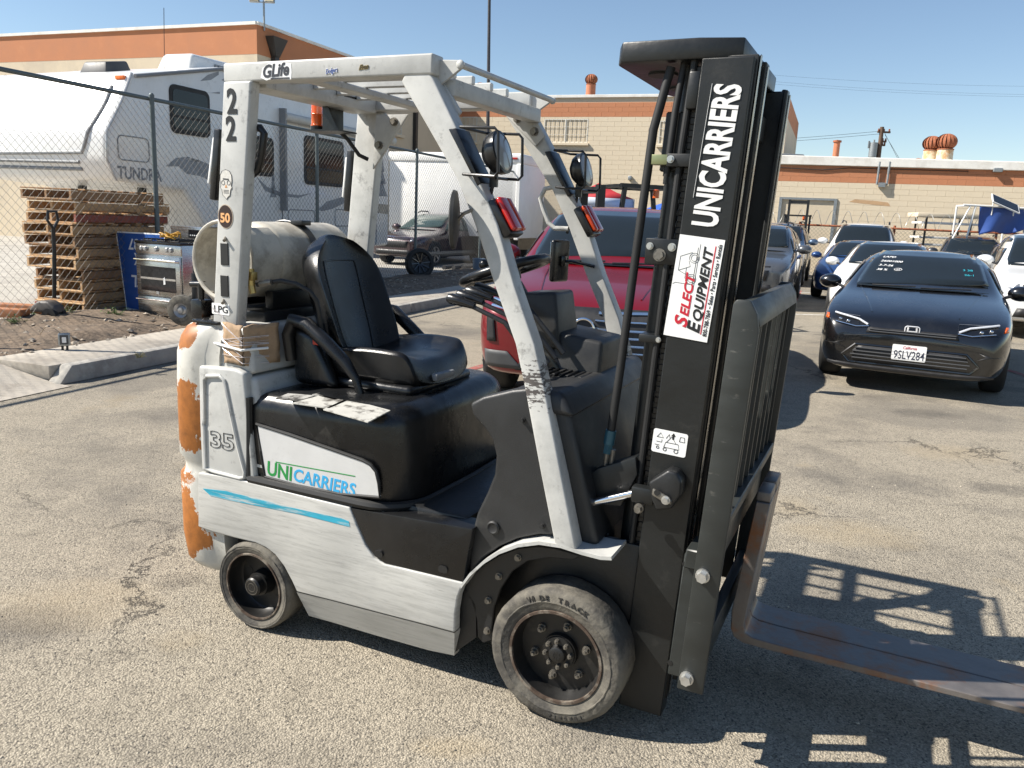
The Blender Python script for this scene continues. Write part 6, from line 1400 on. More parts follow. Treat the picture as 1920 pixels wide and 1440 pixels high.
def scale_st(st, L_=1, W_=1, H_=1): return [(x*L_, w*W_, z0*H_, zb*H_, zr*H_, wr*W_) for x, w, z0, zb, zr, wr in st]
HON = [(x, w*1.02, z0, zb, zr, wr) for x, w, z0, zb, zr, wr in SED[:9]]+[(1.4, .91, .2, .885, .925, .74), (1.8, .905, .2, .825, .865, .72), (2.08, .88, .2, .765, .80, .70), (2.22, .83, .2, .72, .75, .66), (2.29, .78, .205, .66, .69, .62), (2.325, .73, .21, .57, .61, .58), (2.335, .69, .235, .5, .55, .55)]
# ---------------- black sedan
M_BLKC = paint('gloss_black_car', (.004, .004, .0044), 0, .25, .08)
c = Car('parked_sedan', 'gloss black sedan with white chalk numbers on its windshield', 'car', HON, M_BLKC, wheels=[(1.42, .80), (1.42, -.80), (-1.31, .80), (-1.31, -.80)], r=.325, hub=M_CPLAS); c.fx = 1.42; hc = c
glass_set(c, [(-.67, .985), (.67, .985), (.69, 1.0), (.555, 1.37), (-.555, 1.37), (-.69, 1.0)], [[(.72, .985), (.02, 1.31), (-.35, 1.345), (-.38, .985)], [(-.44, .985), (-.41, 1.345), (-1.0, 1.29), (-1.45, 1.02), (-1.3, .985)]])
hl = [(.40, .665), (.52, .655), (.78, .70), (.80, .745), (.74, .755), (.50, .715)]
for p in (hl, symp(hl)):
    h = c.patch('headlight', p, 'x', 1, M_HEADL, .008, .05); sg = 1 if p[0][0] > 0 else -1
    c.line('light_tube', [(sg*.41, .672), (sg*.50, .712), (sg*.74, .753)], 'x', 1, M_LED, .011, .016, h)
    c.line('chrome_edge', [(sg*.40, .66), (sg*.52, .648), (sg*.72, .68)], 'x', 1, M_CHROME, .006, .014, h)
    for yy, zz in ((.60, .69), (.68, .705)):
        p_, n_ = c.hit(sg*yy, zz, 'x', 1); q = MB(); q.sphere(p_+n_*.008, .02, 12, (.6, 1, .8)); q.build('projector', M_CHROME, h)
    c.patch('side_reflector', [(sg*.79, .70), (sg*.825, .70), (sg*.825, .745), (sg*.80, .745)], 'x', 1, M_AMB, .009, .05)
    c.patch('fog_pod', [(sg*.60, .40), (sg*.80, .43), (sg*.80, .54), (sg*.70, .50)], 'x', 1, M_CPLAS, .004, .05)
    c.line('crease', [(sg*.2, .60), (sg*.42, .575), (sg*.62, .55)], 'x', 1, M_CPLAS, .005)
c.patch('upper_grille', [(-.42, .60), (.42, .60), (.40, .655), (-.40, .655)], 'x', 1, M_CPLAS, .006, .06)
lg = c.patch('lower_grille', [(-.52, .30), (.52, .30), (.58, .36), (.46, .47), (-.46, .47), (-.58, .36)], 'x', 1, M_CPLAS, .006, .06)
for z in (.335, .37, .405, .44):
    c.line('grille_bar', [(-.54+.02*abs(z-.37)/.035, z), (.54-.02*abs(z-.37)/.035, z)], 'x', 1, M_CPLAS2, .007, .014, lg)
for z in (.615, .635): c.line('grille_bar', [(-.39, z), (.39, z)], 'x', 1, M_CPLAS2, .006, .014)
c.line('grille_surround', [(-.50, .475), (.50, .475), (.62, .36), (.55, .29), (-.55, .29), (-.62, .36), (-.50, .475)], 'x', 1, M_BLKC, .012)
c.line('front_splitter', [(-.75, .265), (-.4, .25), (.4, .25), (.75, .265)], 'x', 1, M_CPLAS, .02)
p0, _ = c.hit(0, .66, 'x', 1); q = MB(); fx_ = p0.x+.012
for pl in ([(-.05, -.042), (-.036, -.042), (-.03, .042), (-.046, .042)], [(.036, -.042), (.05, -.042), (.046, .042), (.03, .042)], [(-.034, -.008), (.034, -.008), (.034, .008), (-.034, .008)]): q.prism(pl, 'x', fx_-.004, fx_+.006, .002, 1)
q.v = [(x, y, z+.645) for x, y, z in q.v]; q.tube([(fx_, y, z+.645) for y, z in rrect(-.066, .066, -.053, .053, .022)], .006, 6, closed=True); q.build('emblem', mat('bright_silver', (.72, .72, .72), .3, .3), c.o)
p0, _ = c.hit(0, .42, 'x', 1); px_ = p0.x+.02
q = MB(); q.prism(rrect(-.155, .155, -.077, .077, .012), 'x', px_-.004, px_, .001, 1); q.v = [(x, y, z+.435) for x, y, z in q.v]; pl = q.build('number_plate', M_SIGN, c.o)
def FT(x, y, z): return frame((x, y, z), (0, 1, 0), ey=(0, 0, 1))     # front lettering: reads along +y seen from the front
text('plate_number', '9SLV284', .115, mat('plate_blue_black', (.03, .035, .06), .5), pl, FT(px_+.001, -.138, .375), bold=.005, width=.276)
text('plate_state', 'California', .042, M_RED, pl, FT(px_+.001, -.062, .472), shear=.25, width=.124)
# chalk writing on the windshield, following the glass
def chalk(c, rows, m, y0, dy, z0, dz, size):
    out = []
    for i, body in enumerate(rows):
        zz = z0-dz*i; p, n = c.hit(y0+dy*i, zz, 'x', 1); p2, n2 = c.hit(y0+dy*i+.1, zz, 'x', 1)
        ex = (p2-p).normalized(); ey = n.cross(ex); 
        if ey.z < 0: ey = -ey
        t = text('chalk_writing', body, size, m, c.o, frame(p+n*.022, ex, ey=ey), bold=.006, shear=.1); out.append(t)
M_CHALK = mat('white_chalk_ink', (.72, .72, .72), .8)
chalk(c, ['LAPD', '26001000', '3-7-26', '38 %'], M_CHALK, -.47, -.012, 1.29, .048, .062)
p, n = c.hit(-.27, 1.165, 'x', 1); q = MB(); ex = Vector((0, 1, 0)); ey = n.cross(ex); ey = ey if ey.z > 0 else -ey
q.tube([p+n*.022+ex*.042*math.cos(t)+ey*.03*math.sin(t) for t in [2*math.pi*i/18 for i in range(18)]], .003, 5, closed=True); q.build('chalk_ring', M_CHALK, c.o)
text('chalk_writing', 'H', .05, M_CHALK, c.o, frame(p+n*.022-ex*.018-ey*.018, ex, ey=ey))
chalk(c, ['3 38', '26-1'], mat('teal_chalk_ink', (.02, .30, .38), .8), .40, .02, 1.19, .05, .06)
for sg in (1, -1): c.mirror(.62, sg*1.0, 1.0, M_BLKC, 1.0)
c.line('wiper', [(-.5, .99), (-.05, 1.0)], 'x', 1, M_CPLAS, .008, .025); c.line('wiper', [(.0, .99), (.5, 1.0)], 'x', 1, M_CPLAS, .008, .025)
for sg in (1, -1): c.line('hood_crease', [(.98, sg*.62), (1.5, sg*.52), (2.1, sg*.40)], 'z', 1, M_BLKC, .006)
c.place((4.37, 8.74), (-.46, -.888))
# ---------------- red SUV
M_REDC = mat('deep_red_car', (.15, .003, .007), .3, .2, var=.06, vs=2, coat=.55, dirt=(.12, .012, .016), ds=2.5, da=.2, dthr=.5, rv=.05)
c = Car('parked_suv', 'deep red SUV with chrome V grille parked behind the forklift', 'SUV', scale_st(SUV, 1.04, 1.07, 1.03), M_REDC, wheels=[(1.43, .87), (1.43, -.87), (-1.37, .87), (-1.37, -.87)], r=.37, tw=.24); c.fx = 1.43
glass_set(c, [(-.73, 1.17), (.73, 1.17), (.755, 1.21), (.62, 1.68), (-.62, 1.68), (-.755, 1.21)], [[(.72, 1.17), (.30, 1.52), (.1, 1.61), (-.35, 1.64), (-.38, 1.17)], [(-.45, 1.17), (-.42, 1.64), (-1.2, 1.62), (-1.3, 1.17)], [(-1.37, 1.19), (-1.28, 1.61), (-1.75, 1.54), (-1.9, 1.24)]])
g = c.patch('grille', [(-.50, .52), (.50, .52), (.60, .86), (.56, .90), (-.56, .90), (-.60, .86)], 'x', 1, M_CPLAS, .006, .06)
for k, z in enumerate((.57, .63, .69, .75, .81)):
    c.line('grille_bar', [(-.50+.0*k, z), (-.09, z)], 'x', 1, M_CHROME, .011, .014, g); c.line('grille_bar', [(.09, z), (.50, z)], 'x', 1, M_CHROME, .011, .014, g)
for sg in (1, -1):
    c.line('chrome_trim', [(sg*.11, .86), (sg*.60, .875), (sg*.78, .905)], 'x', 1, M_CHROME, .016, .014, g)
    c.line('chrome_trim', [(sg*.62, .84), (sg*.78, .86)], 'x', 1, M_CHROME, .014, .014, g)
    c.patch('daylight_lamp', [(sg*.60, .83), (sg*.80, .86), (sg*.82, .90), (sg*.60, .87)], 'x', 1, M_HEADL, .007, .06)
    c.patch('headlight', [(sg*.72, .58), (sg*.80, .58), (sg*.81, .80), (sg*.75, .80)], 'x', 1, M_CPLAS, .012, .04)
    c.patch('corner_cladding', [(sg*.48, .37), (sg*.82, .37), (sg*.82, .51), (sg*.62, .51)], 'x', 1, M_CPLAS2, .012, .04)
c.patch('lower_intake', [(-.55, .36), (.55, .36), (.48, .48), (-.48, .48)], 'x', 1, M_CPLAS, .006, .06)
p0, _ = c.hit(0, .72, 'x', 1); q = MB(); q.tube([(p0.x+.02, .085*math.cos(t), .74+.085*math.sin(t)) for t in [2*math.pi*i/28 for i in range(28)]], .011, 8, closed=True); q.box(p0.x+.012, p0.x+.024, -.12, .12, .718, .762, .004); em = q.build('emblem', M_CHROME, c.o)
text('emblem_lettering', 'NISSAN', .04, M_INK, em, FT(p0.x+.0246, -.105, .727), bold=.02, width=.21)
for sg in (1, -1): c.mirror(.62, sg*1.08, 1.23, M_REDC, 1.15)
c.line('wiper', [(-.55, 1.18), (-.02, 1.195)], 'x', 1, M_CPLAS, .009, .025); c.line('wiper', [(.05, 1.18), (.56, 1.195)], 'x', 1, M_CPLAS, .009, .025)
for sg in (1, -1): c.line('hood_crease', [(.95, sg*.55), (1.5, sg*.5), (2.1, sg*.42)], 'z', 1, M_REDC, .008)
for sg in (1, -1): c.line('sill_cladding', [(-2.0, .34), (2.0, .34)], 'y', sg, M_CPLAS2, .05)
c.place((.76, 7.27), (-.22, -.975))
# ---------------- generic faces for the other cars
def face_suv(c, m_grille=M_CPLAS, k=1.0):
    c.patch('grille', [(-.46, .58*k), (.46, .58*k), (.52, .86*k), (-.52, .86*k)], 'x', 1, m_grille, .006, .1)
    for sg in (1, -1): c.patch('headlight', [(sg*.56, .76*k), (sg*.82, .80*k), (sg*.82, .90*k), (sg*.56, .87*k)], 'x', 1, M_HEADL, .007, .1)
    c.patch('lower_intake', [(-.6, .36*k), (.6, .36*k), (.55, .5*k), (-.55, .5*k)], 'x', 1, M_CPLAS, .006, .1)
def suv(name, label, col_m, axle, h, r=.36, L_=1, W_=1, H_=1, rails=True, glass=None, mirror=True, group=None):
    c = Car(name, label, 'SUV', scale_st(SUV, L_, W_, H_), col_m, group, wheels=[(1.38*L_, .81*W_), (1.38*L_, -.81*W_), (-1.32*L_, .81*W_), (-1.32*L_, -.81*W_)], r=r, tw=.23); c.fx = 1.38*L_
    S_ = lambda P: [(a*L_, b*H_) for a, b in P]; V_ = lambda P: [(a*W_, b*H_) for a, b in P]
    glass_set(c, V_([(-.69, 1.13), (.69, 1.13), (.715, 1.16), (.585, 1.63), (-.585, 1.63), (-.715, 1.16)]), [S_([(.70, 1.13), (.30, 1.47), (.1, 1.57), (-.35, 1.60), (-.38, 1.13)]), S_([(-.45, 1.13), (-.42, 1.60), (-1.2, 1.58), (-1.3, 1.13)]), S_([(-1.37, 1.15), (-1.28, 1.57), (-1.75, 1.5), (-1.9, 1.2)])], m=glass)
    face_suv(c, k=H_)
    if mirror:
        for sg in (1, -1): c.mirror(.62*L_, sg*1.03*W_, 1.19*H_, col_m, 1.15)
    if rails:
        for sg in (1, -1): q = MB(); q.tube([(x*L_, sg*.60*W_, z*H_) for x, z in ((.05, 1.69), (-.1, 1.745), (-1.5, 1.745), (-1.7, 1.70))], .018, 8); q.build('roof_rail', M_CPLAS, c.o)
    for sg in (1, -1):
        c.line('door_seam', [(.62*L_, .45*H_), (.66*L_, 1.05*H_)], 'y', sg, M_CPLAS, .005); c.line('door_seam', [(-.41*L_, .4*H_), (-.41*L_, 1.08*H_)], 'y', sg, M_CPLAS, .005)
        for x in (-.2, -1.1): c.line('door_handle', [(x*L_, .97*H_), ((x-.18)*L_, .975*H_)], 'y', sg, col_m, .014)
    return c.place(axle, h)
def sedan(name, label, col_m, axle, h, L_=1, W_=1, H_=1, rails=False, group=None, glass=None):
    c = Car(name, label, 'car', scale_st(SED, L_, W_, H_), col_m, group, wheels=[(1.42*L_, .80*W_), (1.42*L_, -.80*W_), (-1.31*L_, .80*W_), (-1.31*L_, -.80*W_)], r=.32); c.fx = 1.42*L_
    glass_set(c, [(-.67*W_, .985*H_), (.67*W_, .985*H_), (.69*W_, 1.0*H_), (.555*W_, 1.37*H_), (-.555*W_, 1.37*H_), (-.69*W_, 1.0*H_)], [[(.72, .985*H_), (.02, 1.31*H_), (-.35, 1.345*H_), (-.38, .985*H_)], [(-.44, .985*H_), (-.41, 1.345*H_), (-1.0, 1.29*H_), (-1.45, 1.02*H_), (-1.3, .985*H_)]], m=glass)
    for sg in (1, -1):
        c.patch('headlight', [(sg*.48, .64*H_), (sg*.78, .69*H_), (sg*.80, .745*H_), (sg*.5, .71*H_)], 'x', 1, M_HEADL, .008, .1); c.mirror(.62*L_, sg*1.0*W_, 1.0*H_, col_m, 1.0)
        c.line('door_seam', [(-.41*L_, .35), (-.41*L_, .95*H_)], 'y', sg, M_CPLAS, .005)
    c.patch('grille', [(-.4, .5*H_), (.4, .5*H_), (.44, .64*H_), (-.44, .64*H_)], 'x', 1, M_CPLAS, .006, .1); c.patch('lower_intake', [(-.6, .3), (.6, .3), (.55, .42), (-.55, .42)], 'x', 1, M_CPLAS, .006, .1)
    return c.place(axle, h)
M_WHTC = paint('white_car', (.72, .72, .70), 0, .3, .12); M_BLUC = paint('blue_car', (.015, .05, .16), .3, .3, .15); M_GREYC = paint('dark_grey_car', (.028, .03, .034), .4, .3, .15); M_SILC = paint('graphite_car', (.10, .105, .11), .5, .3, .1); M_NAVY = paint('slate_blue_suv', (.06, .10, .16), .4, .3, .15)
HD = Vector((-.46, -.888, 0)); LT = Vector((.888, -.46, 0))
w0 = G(1852, 622); a_ = w0+LT*.85
suv('parked_suv', 'white SUV standing beside the black sedan, cut off at its windshield', M_WHTC, (a_.x, a_.y), HD, rails=False, H_=1.02)
sedan('parked_sedan', 'white sedan with dark glass tucked behind the black sedan', M_WHTC, (6.75, 14.9), HD, H_=1.03)
sedan('parked_sedan', 'bright blue sedan mostly hidden behind the white sedan', M_BLUC, (8.15, 19.6), HD)
suv('parked_suv', 'white SUV in front of the razor wire fence facing the lot', M_WHTC, (9.75, 23.2), (-.42, -.9), W_=1.06, H_=1.11)
suv('parked_suv', 'slate blue SUV just behind the dark grey SUV beside the mast', M_NAVY, (7.55, 24.0), (-.38, -.925), H_=1.06)
suv('parked_suv', 'dark grey SUV half hidden behind the forklift mast', M_SILC, (4.85, 17.0), (-.38, -.925))
suv('parked_suv', 'charcoal SUV with roof rack under the blue tarp', M_GREYC, (13.15, 23.6), HD, H_=.98)
suv('parked_suv', 'charcoal hatchback between the roof rack SUV and the white SUV', M_GREYC, (12.35, 19.6), HD, H_=.90, rails=False)
# dark wagon behind the fence
M_MAR = paint('maroon_wagon_paint', (.045, .022, .026), .3, .3, .25)
ws_ = G(815, 498, .12)
c = suv('parked_wagon', 'maroon station wagon with roof rails parked behind the chain link fence', M_MAR, (ws_.x-.75, ws_.y+.15, .12), (-.42, -.9), r=.33, L_=1.0, W_=.95, H_=.88, glass=M_CGLASSG)
c.o['category'] = 'car'
c.line('chrome_trim', [(-.3, .80), (.3, .80), (.34, .72), (-.34, .72), (-.3, .80)], 'x', 1, M_CHROME, .012)
for sg in (1, -1): c.line('tan_cladding', [(-2.0, .36), (2.0, .36)], 'y', sg, mat('tan_cladding', (.22, .2, .17), .6), .07)
# ================================================================== things along the fence
def uat(x, n):      # position along the kerb frame of the pixel column x at row offset n (on the ground behind)
    P = K(0, n); lo, hi = -8, 40
    for _ in range(50):
        m_ = (lo+hi)/2; w = K(m_, n)-CO; d = w; c, s = math.cos(ROL), math.sin(ROL)
        fw = d.dot(_f); u_, v_ = d.dot(_r)/fw*FPX, -d.dot(_u)/fw*FPX
        px = 960+c*u_-s*v_
        if px < x: lo = m_
        else: hi = m_
    return (lo+hi)/2
# ---- pallets
M_PW = [mat('pallet_wood_'+k, c_, .85, var=.25, vs=7, dirt=(.10, .065, .04), ds=9, da=.5, dthr=.52, bump=.2, bs=60, streak=(.3, 2, 2)) for k, c_ in (('pale', (.55, .36, .19)), ('tan', (.44, .27, .135)), ('brown', (.30, .175, .09)), ('red', (.26, .075, .05)))]
PL, PWD, PH = 1.55, .84, .142
def pmesh(nm, x, y, z, m): q = MB(); q.box(0, x, 0, y, 0, z, .003, 1); return q.mesh(nm, m)
PM = {}
for i, m in enumerate(M_PW):
    PM[i] = (pmesh('deck_board', .11, PWD, .018, m), pmesh('stringer', PL, .04, .092, m), pmesh('bottom_board', .1, PWD, .017, m))
pu0 = uat(150, FN+.16)
names = ['topmost', 'second', 'third', 'fourth', 'fifth', 'sixth', 'seventh', 'eighth', 'ninth', 'tenth', 'eleventh']
rp = random.Random(11); NP = 11
for i in range(NP):
    lab = 'wooden pallet, %s from the top of the stack behind the fence' % names[NP-1-i] if i < NP-1 else 'wooden pallet lying on top of the stack behind the fence'
    if i == 0: lab = 'wooden pallet at the very bottom of the stack behind the fence'
    p = empty('pallet', (0, 0, 0), 0, lab, 'pallet', 'stacked wooden pallets'); sh = .07 if i < 4 else (.0 if i % 3 else .03)
    p.matrix_world = MK @ TR(pu0+sh+rp.uniform(-.03, .03), FN+.12+rp.uniform(0, .04), .125+i*(PH+.001)) @ RZ(rp.uniform(-.02, .02))
    k = rp.choice((0, 0, 1, 1, 2))
    for j in range(8): put('deck_board', PM[rp.choice((k, k, 1, 0))][0], p, TR(.0+j*(PL-.11)/7, 0, PH-.018))
    for j in range(3): put('stringer', PM[rp.choice((k, k, 3 if i % 4 == 0 else 1))][1], p, TR(0, j*(PWD-.04)/2, .0195))
    for j in range(4): put('bottom_board', PM[k][2], p, TR(j*(PL-.1)/3, 0, .0005))
# ---- pallet jack
M_ORJ = mat('orange_jack_paint', (.42, .17, .07), .5, var=.15, vs=9, dirt=(.2, .1, .05), ds=9, da=.5)
M_GRJ = mat('grey_jack_paint', (.10, .09, .08), .5, var=.2, vs=12)
pj = empty('pallet_jack', (0, 0, 0), 0, 'pallet jack with long orange forks and black handle behind the fence', 'pallet jack'); ju = uat(-8, FN+.35)
pj.matrix_world = MK @ TR(ju, FN+.3, .12) @ RZ(R(-78))
for y in (.0, .42):
    q = MB(); q.prism([(-1.6, .03), (.25, .07), (.3, .1), (.3, .17), (-1.5, .15), (-1.6, .06)], 'y', y, y+.16, .01); q.build('fork', M_ORJ, pj)
q = MB(); q.prism([(.22, .12), (.60, .12), (.58, .2), (.5, .26), (.36, .26), (.28, .2)], 'y', .2, .38, .03, 3); q.build('pump_housing', M_GRJ, pj)
q = MB(); q.tube([(.52, .29, .3), (.56, .29, .8), (.57, .29, 1.12)], .022, 10); q.tube([(.57, .29, 1.1), (.57, .2, 1.2), (.57, .22, 1.3), (.57, .36, 1.3), (.57, .38, 1.2), (.57, .29, 1.1)], .016, 8); q.build('handle', M_BLKP, pj)
for y in (.2, .34):
    q = MB(); q.lathe([(.03, -.03), (.09, -.03), (.09, .03), (.03, .03)], 20, TR(.52, y, .092) @ RX(R(90))); q.build('steer_wheel', M_BLACK, pj)
# ---- stainless range
M_SS = mat('stainless_steel', (.52, .51, .49), .25, .9, var=.06, vs=3, streak=(1, 1, 20), rv=.06)
s0 = G(260, 586, .17); sd_ = Vector((.9, -.43, 0)).normalized()
rg = empty('kitchen_range', (s0.x, s0.y, .165), math.atan2(sd_.y, sd_.x), 'stainless steel kitchen range standing outside against the fence', 'stove')
Wd = .80; Hh = .90
q = MB(); q.box(0, Wd, .02, .62, 0, Hh, .006, 2); q.build('body', M_SS, rg)
q = MB(); q.box(-.004, Wd+.004, -.01, .63, Hh, Hh+.03, .006, 2); q.build('cooktop', mat('black_enamel', (.01, .01, .01), .2, var=.1), rg)
for k in range(3):
    q = MB(); x = .08+k*.235
    for j in range(3): q.box(x+j*.07, x+j*.07+.012, .06, .50, Hh+.045, Hh+.06, .002, 1)
    for y in (.06, .27, .49): q.box(x, x+.152, y, y+.012, Hh+.031, Hh+.045, .002, 1)
    q.build('grate', M_BLACK, rg)
q = MB(); q.box(.0, Wd, .0, .018, .77, .895, .004); cp = q.build('control_panel', M_SS, rg)
for x in (.12, .19, .38, .57, .64):
    q = MB(); q.lathe([(.03, 0), (.028, .022), (.022, .028), (.001, .029)], 18, TR(x, 0, .835) @ RX(R(90))); q.build('knob', M_ALLOY, cp)
q = MB(); q.box(.015, Wd-.015, -.012, .018, .245, .755, .006, 2); od = q.build('oven_door', M_SS, rg)
q = MB(); q.box(.09, Wd-.09, -.0145, -.0125, .31, .62); q.build('oven_window', M_GLASSD, od)
q = MB(); q.box(.09, Wd-.09, -.018, -.0148, .455, .48); q.build('window_strip', M_SS, od)
q = MB(); q.tube([(.04, -.012, .70), (.04, -.055, .70), (Wd-.04, -.055, .70), (Wd-.04, -.012, .70)], .014, 10); q.build('door_handle', M_CHROME, od)
q = MB(); q.box(.015, Wd-.015, -.012, .018, .05, .235, .006, 2); dw = q.build('drawer', M_SS, rg)
q = MB(); q.tube([(.04, -.012, .20), (.04, -.05, .20), (Wd-.04, -.05, .20), (Wd-.04, -.012, .20)], .013, 10); q.build('drawer_handle', M_CHROME, dw)
q = MB(); q.box(0.0, .05, -.016, -.0125, .275, .31); q.v = [(x+.36, y, z) for x, y, z in q.v]; q.build('maker_badge', M_ALLOY, od)
q = MB(); q.prism([(.50, .40), (.535, .41), (.525, .50), (.50, .48)], 'y', -.02, -.0185); q.build('price_tag', M_SIGN, od)
q = MB(); q.box(0, Wd, .56, .64, Hh+.03, Hh+.22, .01, 2); bgd = q.build('back_guard', M_SS, rg)
q = MB(); q.box(.33, .60, .555, .5595, Hh+.08, Hh+.18, .002, 1); dp = q.build('display', M_GLASSD, bgd)
for k in range(6): q = MB(); x = .36+.035*k; q.box(x, x+.018, .5525, .5548, Hh+.10, Hh+.115); q.build('button', M_SIGN, dp)
yc = empty('yellow_cable', (0, 0, 0), 0, 'tangle of yellow cable lying on the kitchen range', 'cable'); yc.matrix_world = rg.matrix_world.copy()
bpy.context.view_layer.update(); yc.matrix_world = rg.matrix_world.copy()
rc = random.Random(4)
for k in range(5):
    pts_ = [(.50+rc.uniform(-.13, .13), .12+rc.uniform(-.1, .1), Hh+.07+rc.uniform(0, .09)) for _ in range(7)]
    P = []
    for a_, b_, c_, d_ in zip(pts_[:-3], pts_[1:-2], pts_[2:-1], pts_[3:]):
        for t in [i/6 for i in range(6)]: P.append(tuple(.5*((2*b_[i])+(-a_[i]+c_[i])*t+(2*a_[i]-5*b_[i]+4*c_[i]-d_[i])*t*t+(-a_[i]+3*b_[i]-3*c_[i]+d_[i])*t**3) for i in range(3)))
    q = MB(); q.tube(P, .008, 8); q.build('strand', mat('yellow_cable_sheath', (.55, .30, .03), .5), yc)
# ---- blue road sign leaning behind the range
gp = G(246, 583, .17)+Vector((0, .12, 0)); nS = Vector((sd_.y, -sd_.x, 0)).normalized()
def onsg(x, y): p = onpl(x, y, gp, nS)-gp; return p.dot(sd_), p.z
M_SGB = mat('road_sign_blue', (.012, .075, .30), .4, var=.06); 
sgn = empty('road_sign', gp, math.atan2(sd_.y, sd_.x), 'blue road sign with white figures standing upside down beside the range', 'sign')
sgn.rotation_euler = (R(-4), 0, math.atan2(sd_.y, sd_.x))
c4 = [onsg(208, 433), onsg(300, 438), onsg(322, 590), onsg(237, 580)]; zz = [max(0, z) for _, z in c4]
q = MB(); q.prism([(c4[i][0], c4[i][1]) for i in range(4)], 'y', 0, .004); q.build('panel', M_SIGN, sgn)
cx_ = sum(p[0] for p in c4)/4; cz_ = sum(p[1] for p in c4)/4
q = MB(); q.prism([(cx_+(x-cx_)*.955, cz_+(z-cz_)*.965) for x, z in c4], 'y', -.002, -.0005); q.build('face', M_SGB, sgn)
def upside(body, x, z, size, w): text('lettering', body, size, M_SIGN, sgn, frame((x, -.0035, z), (-1, 0, 0), ey=(0, 0, -1)), bold=.02, width=w)
a = onsg(229, 447); b = onsg(254, 470); upside('187', b[0]+.10, a[1], (a[1]-b[1])*1.35, .26)
a = onsg(238, 474); b = onsg(257, 499); upside('X', b[0]+.02, a[1], (a[1]-b[1])*1.35, .13)
a = onsg(235, 515); b = onsg(256, 540); upside('TL', b[0]+.12, a[1], (a[1]-b[1])*1.35, .24)
# ---- hand truck whose wheel shows beside the counterweight
wp_ = G(343, 610, .17)
ht = empty('hand_truck', (wp_.x, wp_.y, .165), math.atan2(sd_.y, sd_.x)+.35, 'hand truck with grey pneumatic wheel in front of the kitchen range', 'hand truck')
for y in (0, .42):
    q = MB(); q.lathe([(.085, -.045), (.13, -.05), (.17, -.035), (.185, 0), (.17, .035), (.13, .05), (.085, .045)], 30, TR(0, y, .185) @ RX(R(90))); w = q.build('wheel', M_TYRE, ht)
    q = MB(); q.lathe([(.095, .04), (.088, .03), (.06, .012), (.035, .03), (.03, .055), (.001, .058)], 26, TR(0, y, .185) @ RX(R(90))); q.build('rim', M_ALLOY, w)
q = MB(); q.cyl((0, -.03, .185), (0, .45, .185), .012, 10); q.build('axle', M_STEEL, ht)
q = MB(); q.tube([(.1, .1, .06), (.11, .1, .7), (.13, .21, .95), (.11, .32, .7), (.1, .32, .06)], .016, 10); q.cyl((.105, .1, .35), (.105, .32, .35), .012, 8); q.box(.09, .14, .06, .14, .1, .62, .01); q.build('frame', M_BLKP, ht)
q = MB(); q.box(.09, .32, .06, .36, .03, .04); q.build('toe_plate', M_BLKP, ht)
# ---- outlet box on the sidewalk edge
ob = G(122, 656, .15); oe = empty('outlet_box', (ob.x, ob.y, .15), .45, 'small grey electrical outlet box on two conduit stubs by the dirt', 'outlet box')
for x in (-.02, .02): q = MB(); q.cyl((x, 0, 0), (x, 0, .05), .011, 10); q.build('conduit', M_BLKP, oe)
q = MB(); q.box(-.05, .05, -.035, .035, .045, .16, .006, 2); q.build('box', M_GALV, oe)
q = MB(); q.box(-.036, .036, -.038, -.0352, .058, .148, .002, 1); pf2 = q.build('cover', mat('dark_outlet_cover', (.05, .05, .055), .4), oe)
q = MB(); q.prism(rrect(-.018, .018, .075, .13, .006), 'y', -.0405, -.0385); q.build('socket', M_SIGN, pf2)
q = MB(); q.tube([(-.03, 0, .162), (-.08, .06, .2), (-.16, .12, .21), (-.22, .2, .12)], .004, 6); q.build('loose_wire', mat('tan_wire', (.4, .3, .2), .6), oe)
# ---- weeds
M_LEAF = mat('weed_leaf', (.075, .125, .03), .6, var=.4, vs=30); M_LEAF2 = mat('weed_leaf_dry', (.17, .15, .06), .7, var=.3, vs=30)
def weed(px, py, r, n, lab, m):
    b_ = G(px, py, .17); w = empty('weed', (b_.x, b_.y, .155), 0, lab, 'plant', 'weeds along the fence'); rw = random.Random(px); q = MB(); q2 = MB()
    for i in range(n):
        a = rw.uniform(0, 6.28); el = rw.uniform(.2, 1.3); L_ = r*rw.uniform(.4, 1); o = Vector((rw.uniform(-.4, .4)*r, rw.uniform(-.4, .4)*r, 0)); d = Vector((math.cos(a)*math.cos(el), math.sin(a)*math.cos(el), math.sin(el)))
        t = o+d*L_; q2.tube([o, o+d*L_*.6+Vector((0, 0, .01)), t], .002, 4)
        for k in range(4):
            c_ = o+d*L_*(.4+.2*k); s_ = Vector((rw.uniform(-1, 1), rw.uniform(-1, 1), rw.uniform(-.2, .6))).normalized()*r*.22; sd2 = s_.cross(Vector((0, 0, 1))).normalized()*r*.07
            q.add([c_, c_+s_*.5+sd2, c_+s_, c_+s_*.5-sd2], [(0, 1, 2, 3)])
    o_ = q.build('leaves', m, w); o_['kind'] = 'stuff'; q2.build('stems', m, w)['kind'] = 'stuff'
for a_ in ((213, 592, .16, 34, 'leafy green weed at the foot of the blue road sign', M_LEAF), (120, 588, .16, 34, 'leafy green weed below the orange pallet jack forks', M_LEAF), (60, 592, .12, 26, 'small green weed in the dirt below the pallets', M_LEAF), (30, 604, .13, 24, 'dark weed where the dirt strip leaves the picture', M_LEAF), (262, 668, .07, 16, 'tuft of dry grass on the sidewalk joint', M_LEAF2)): weed(*a_)
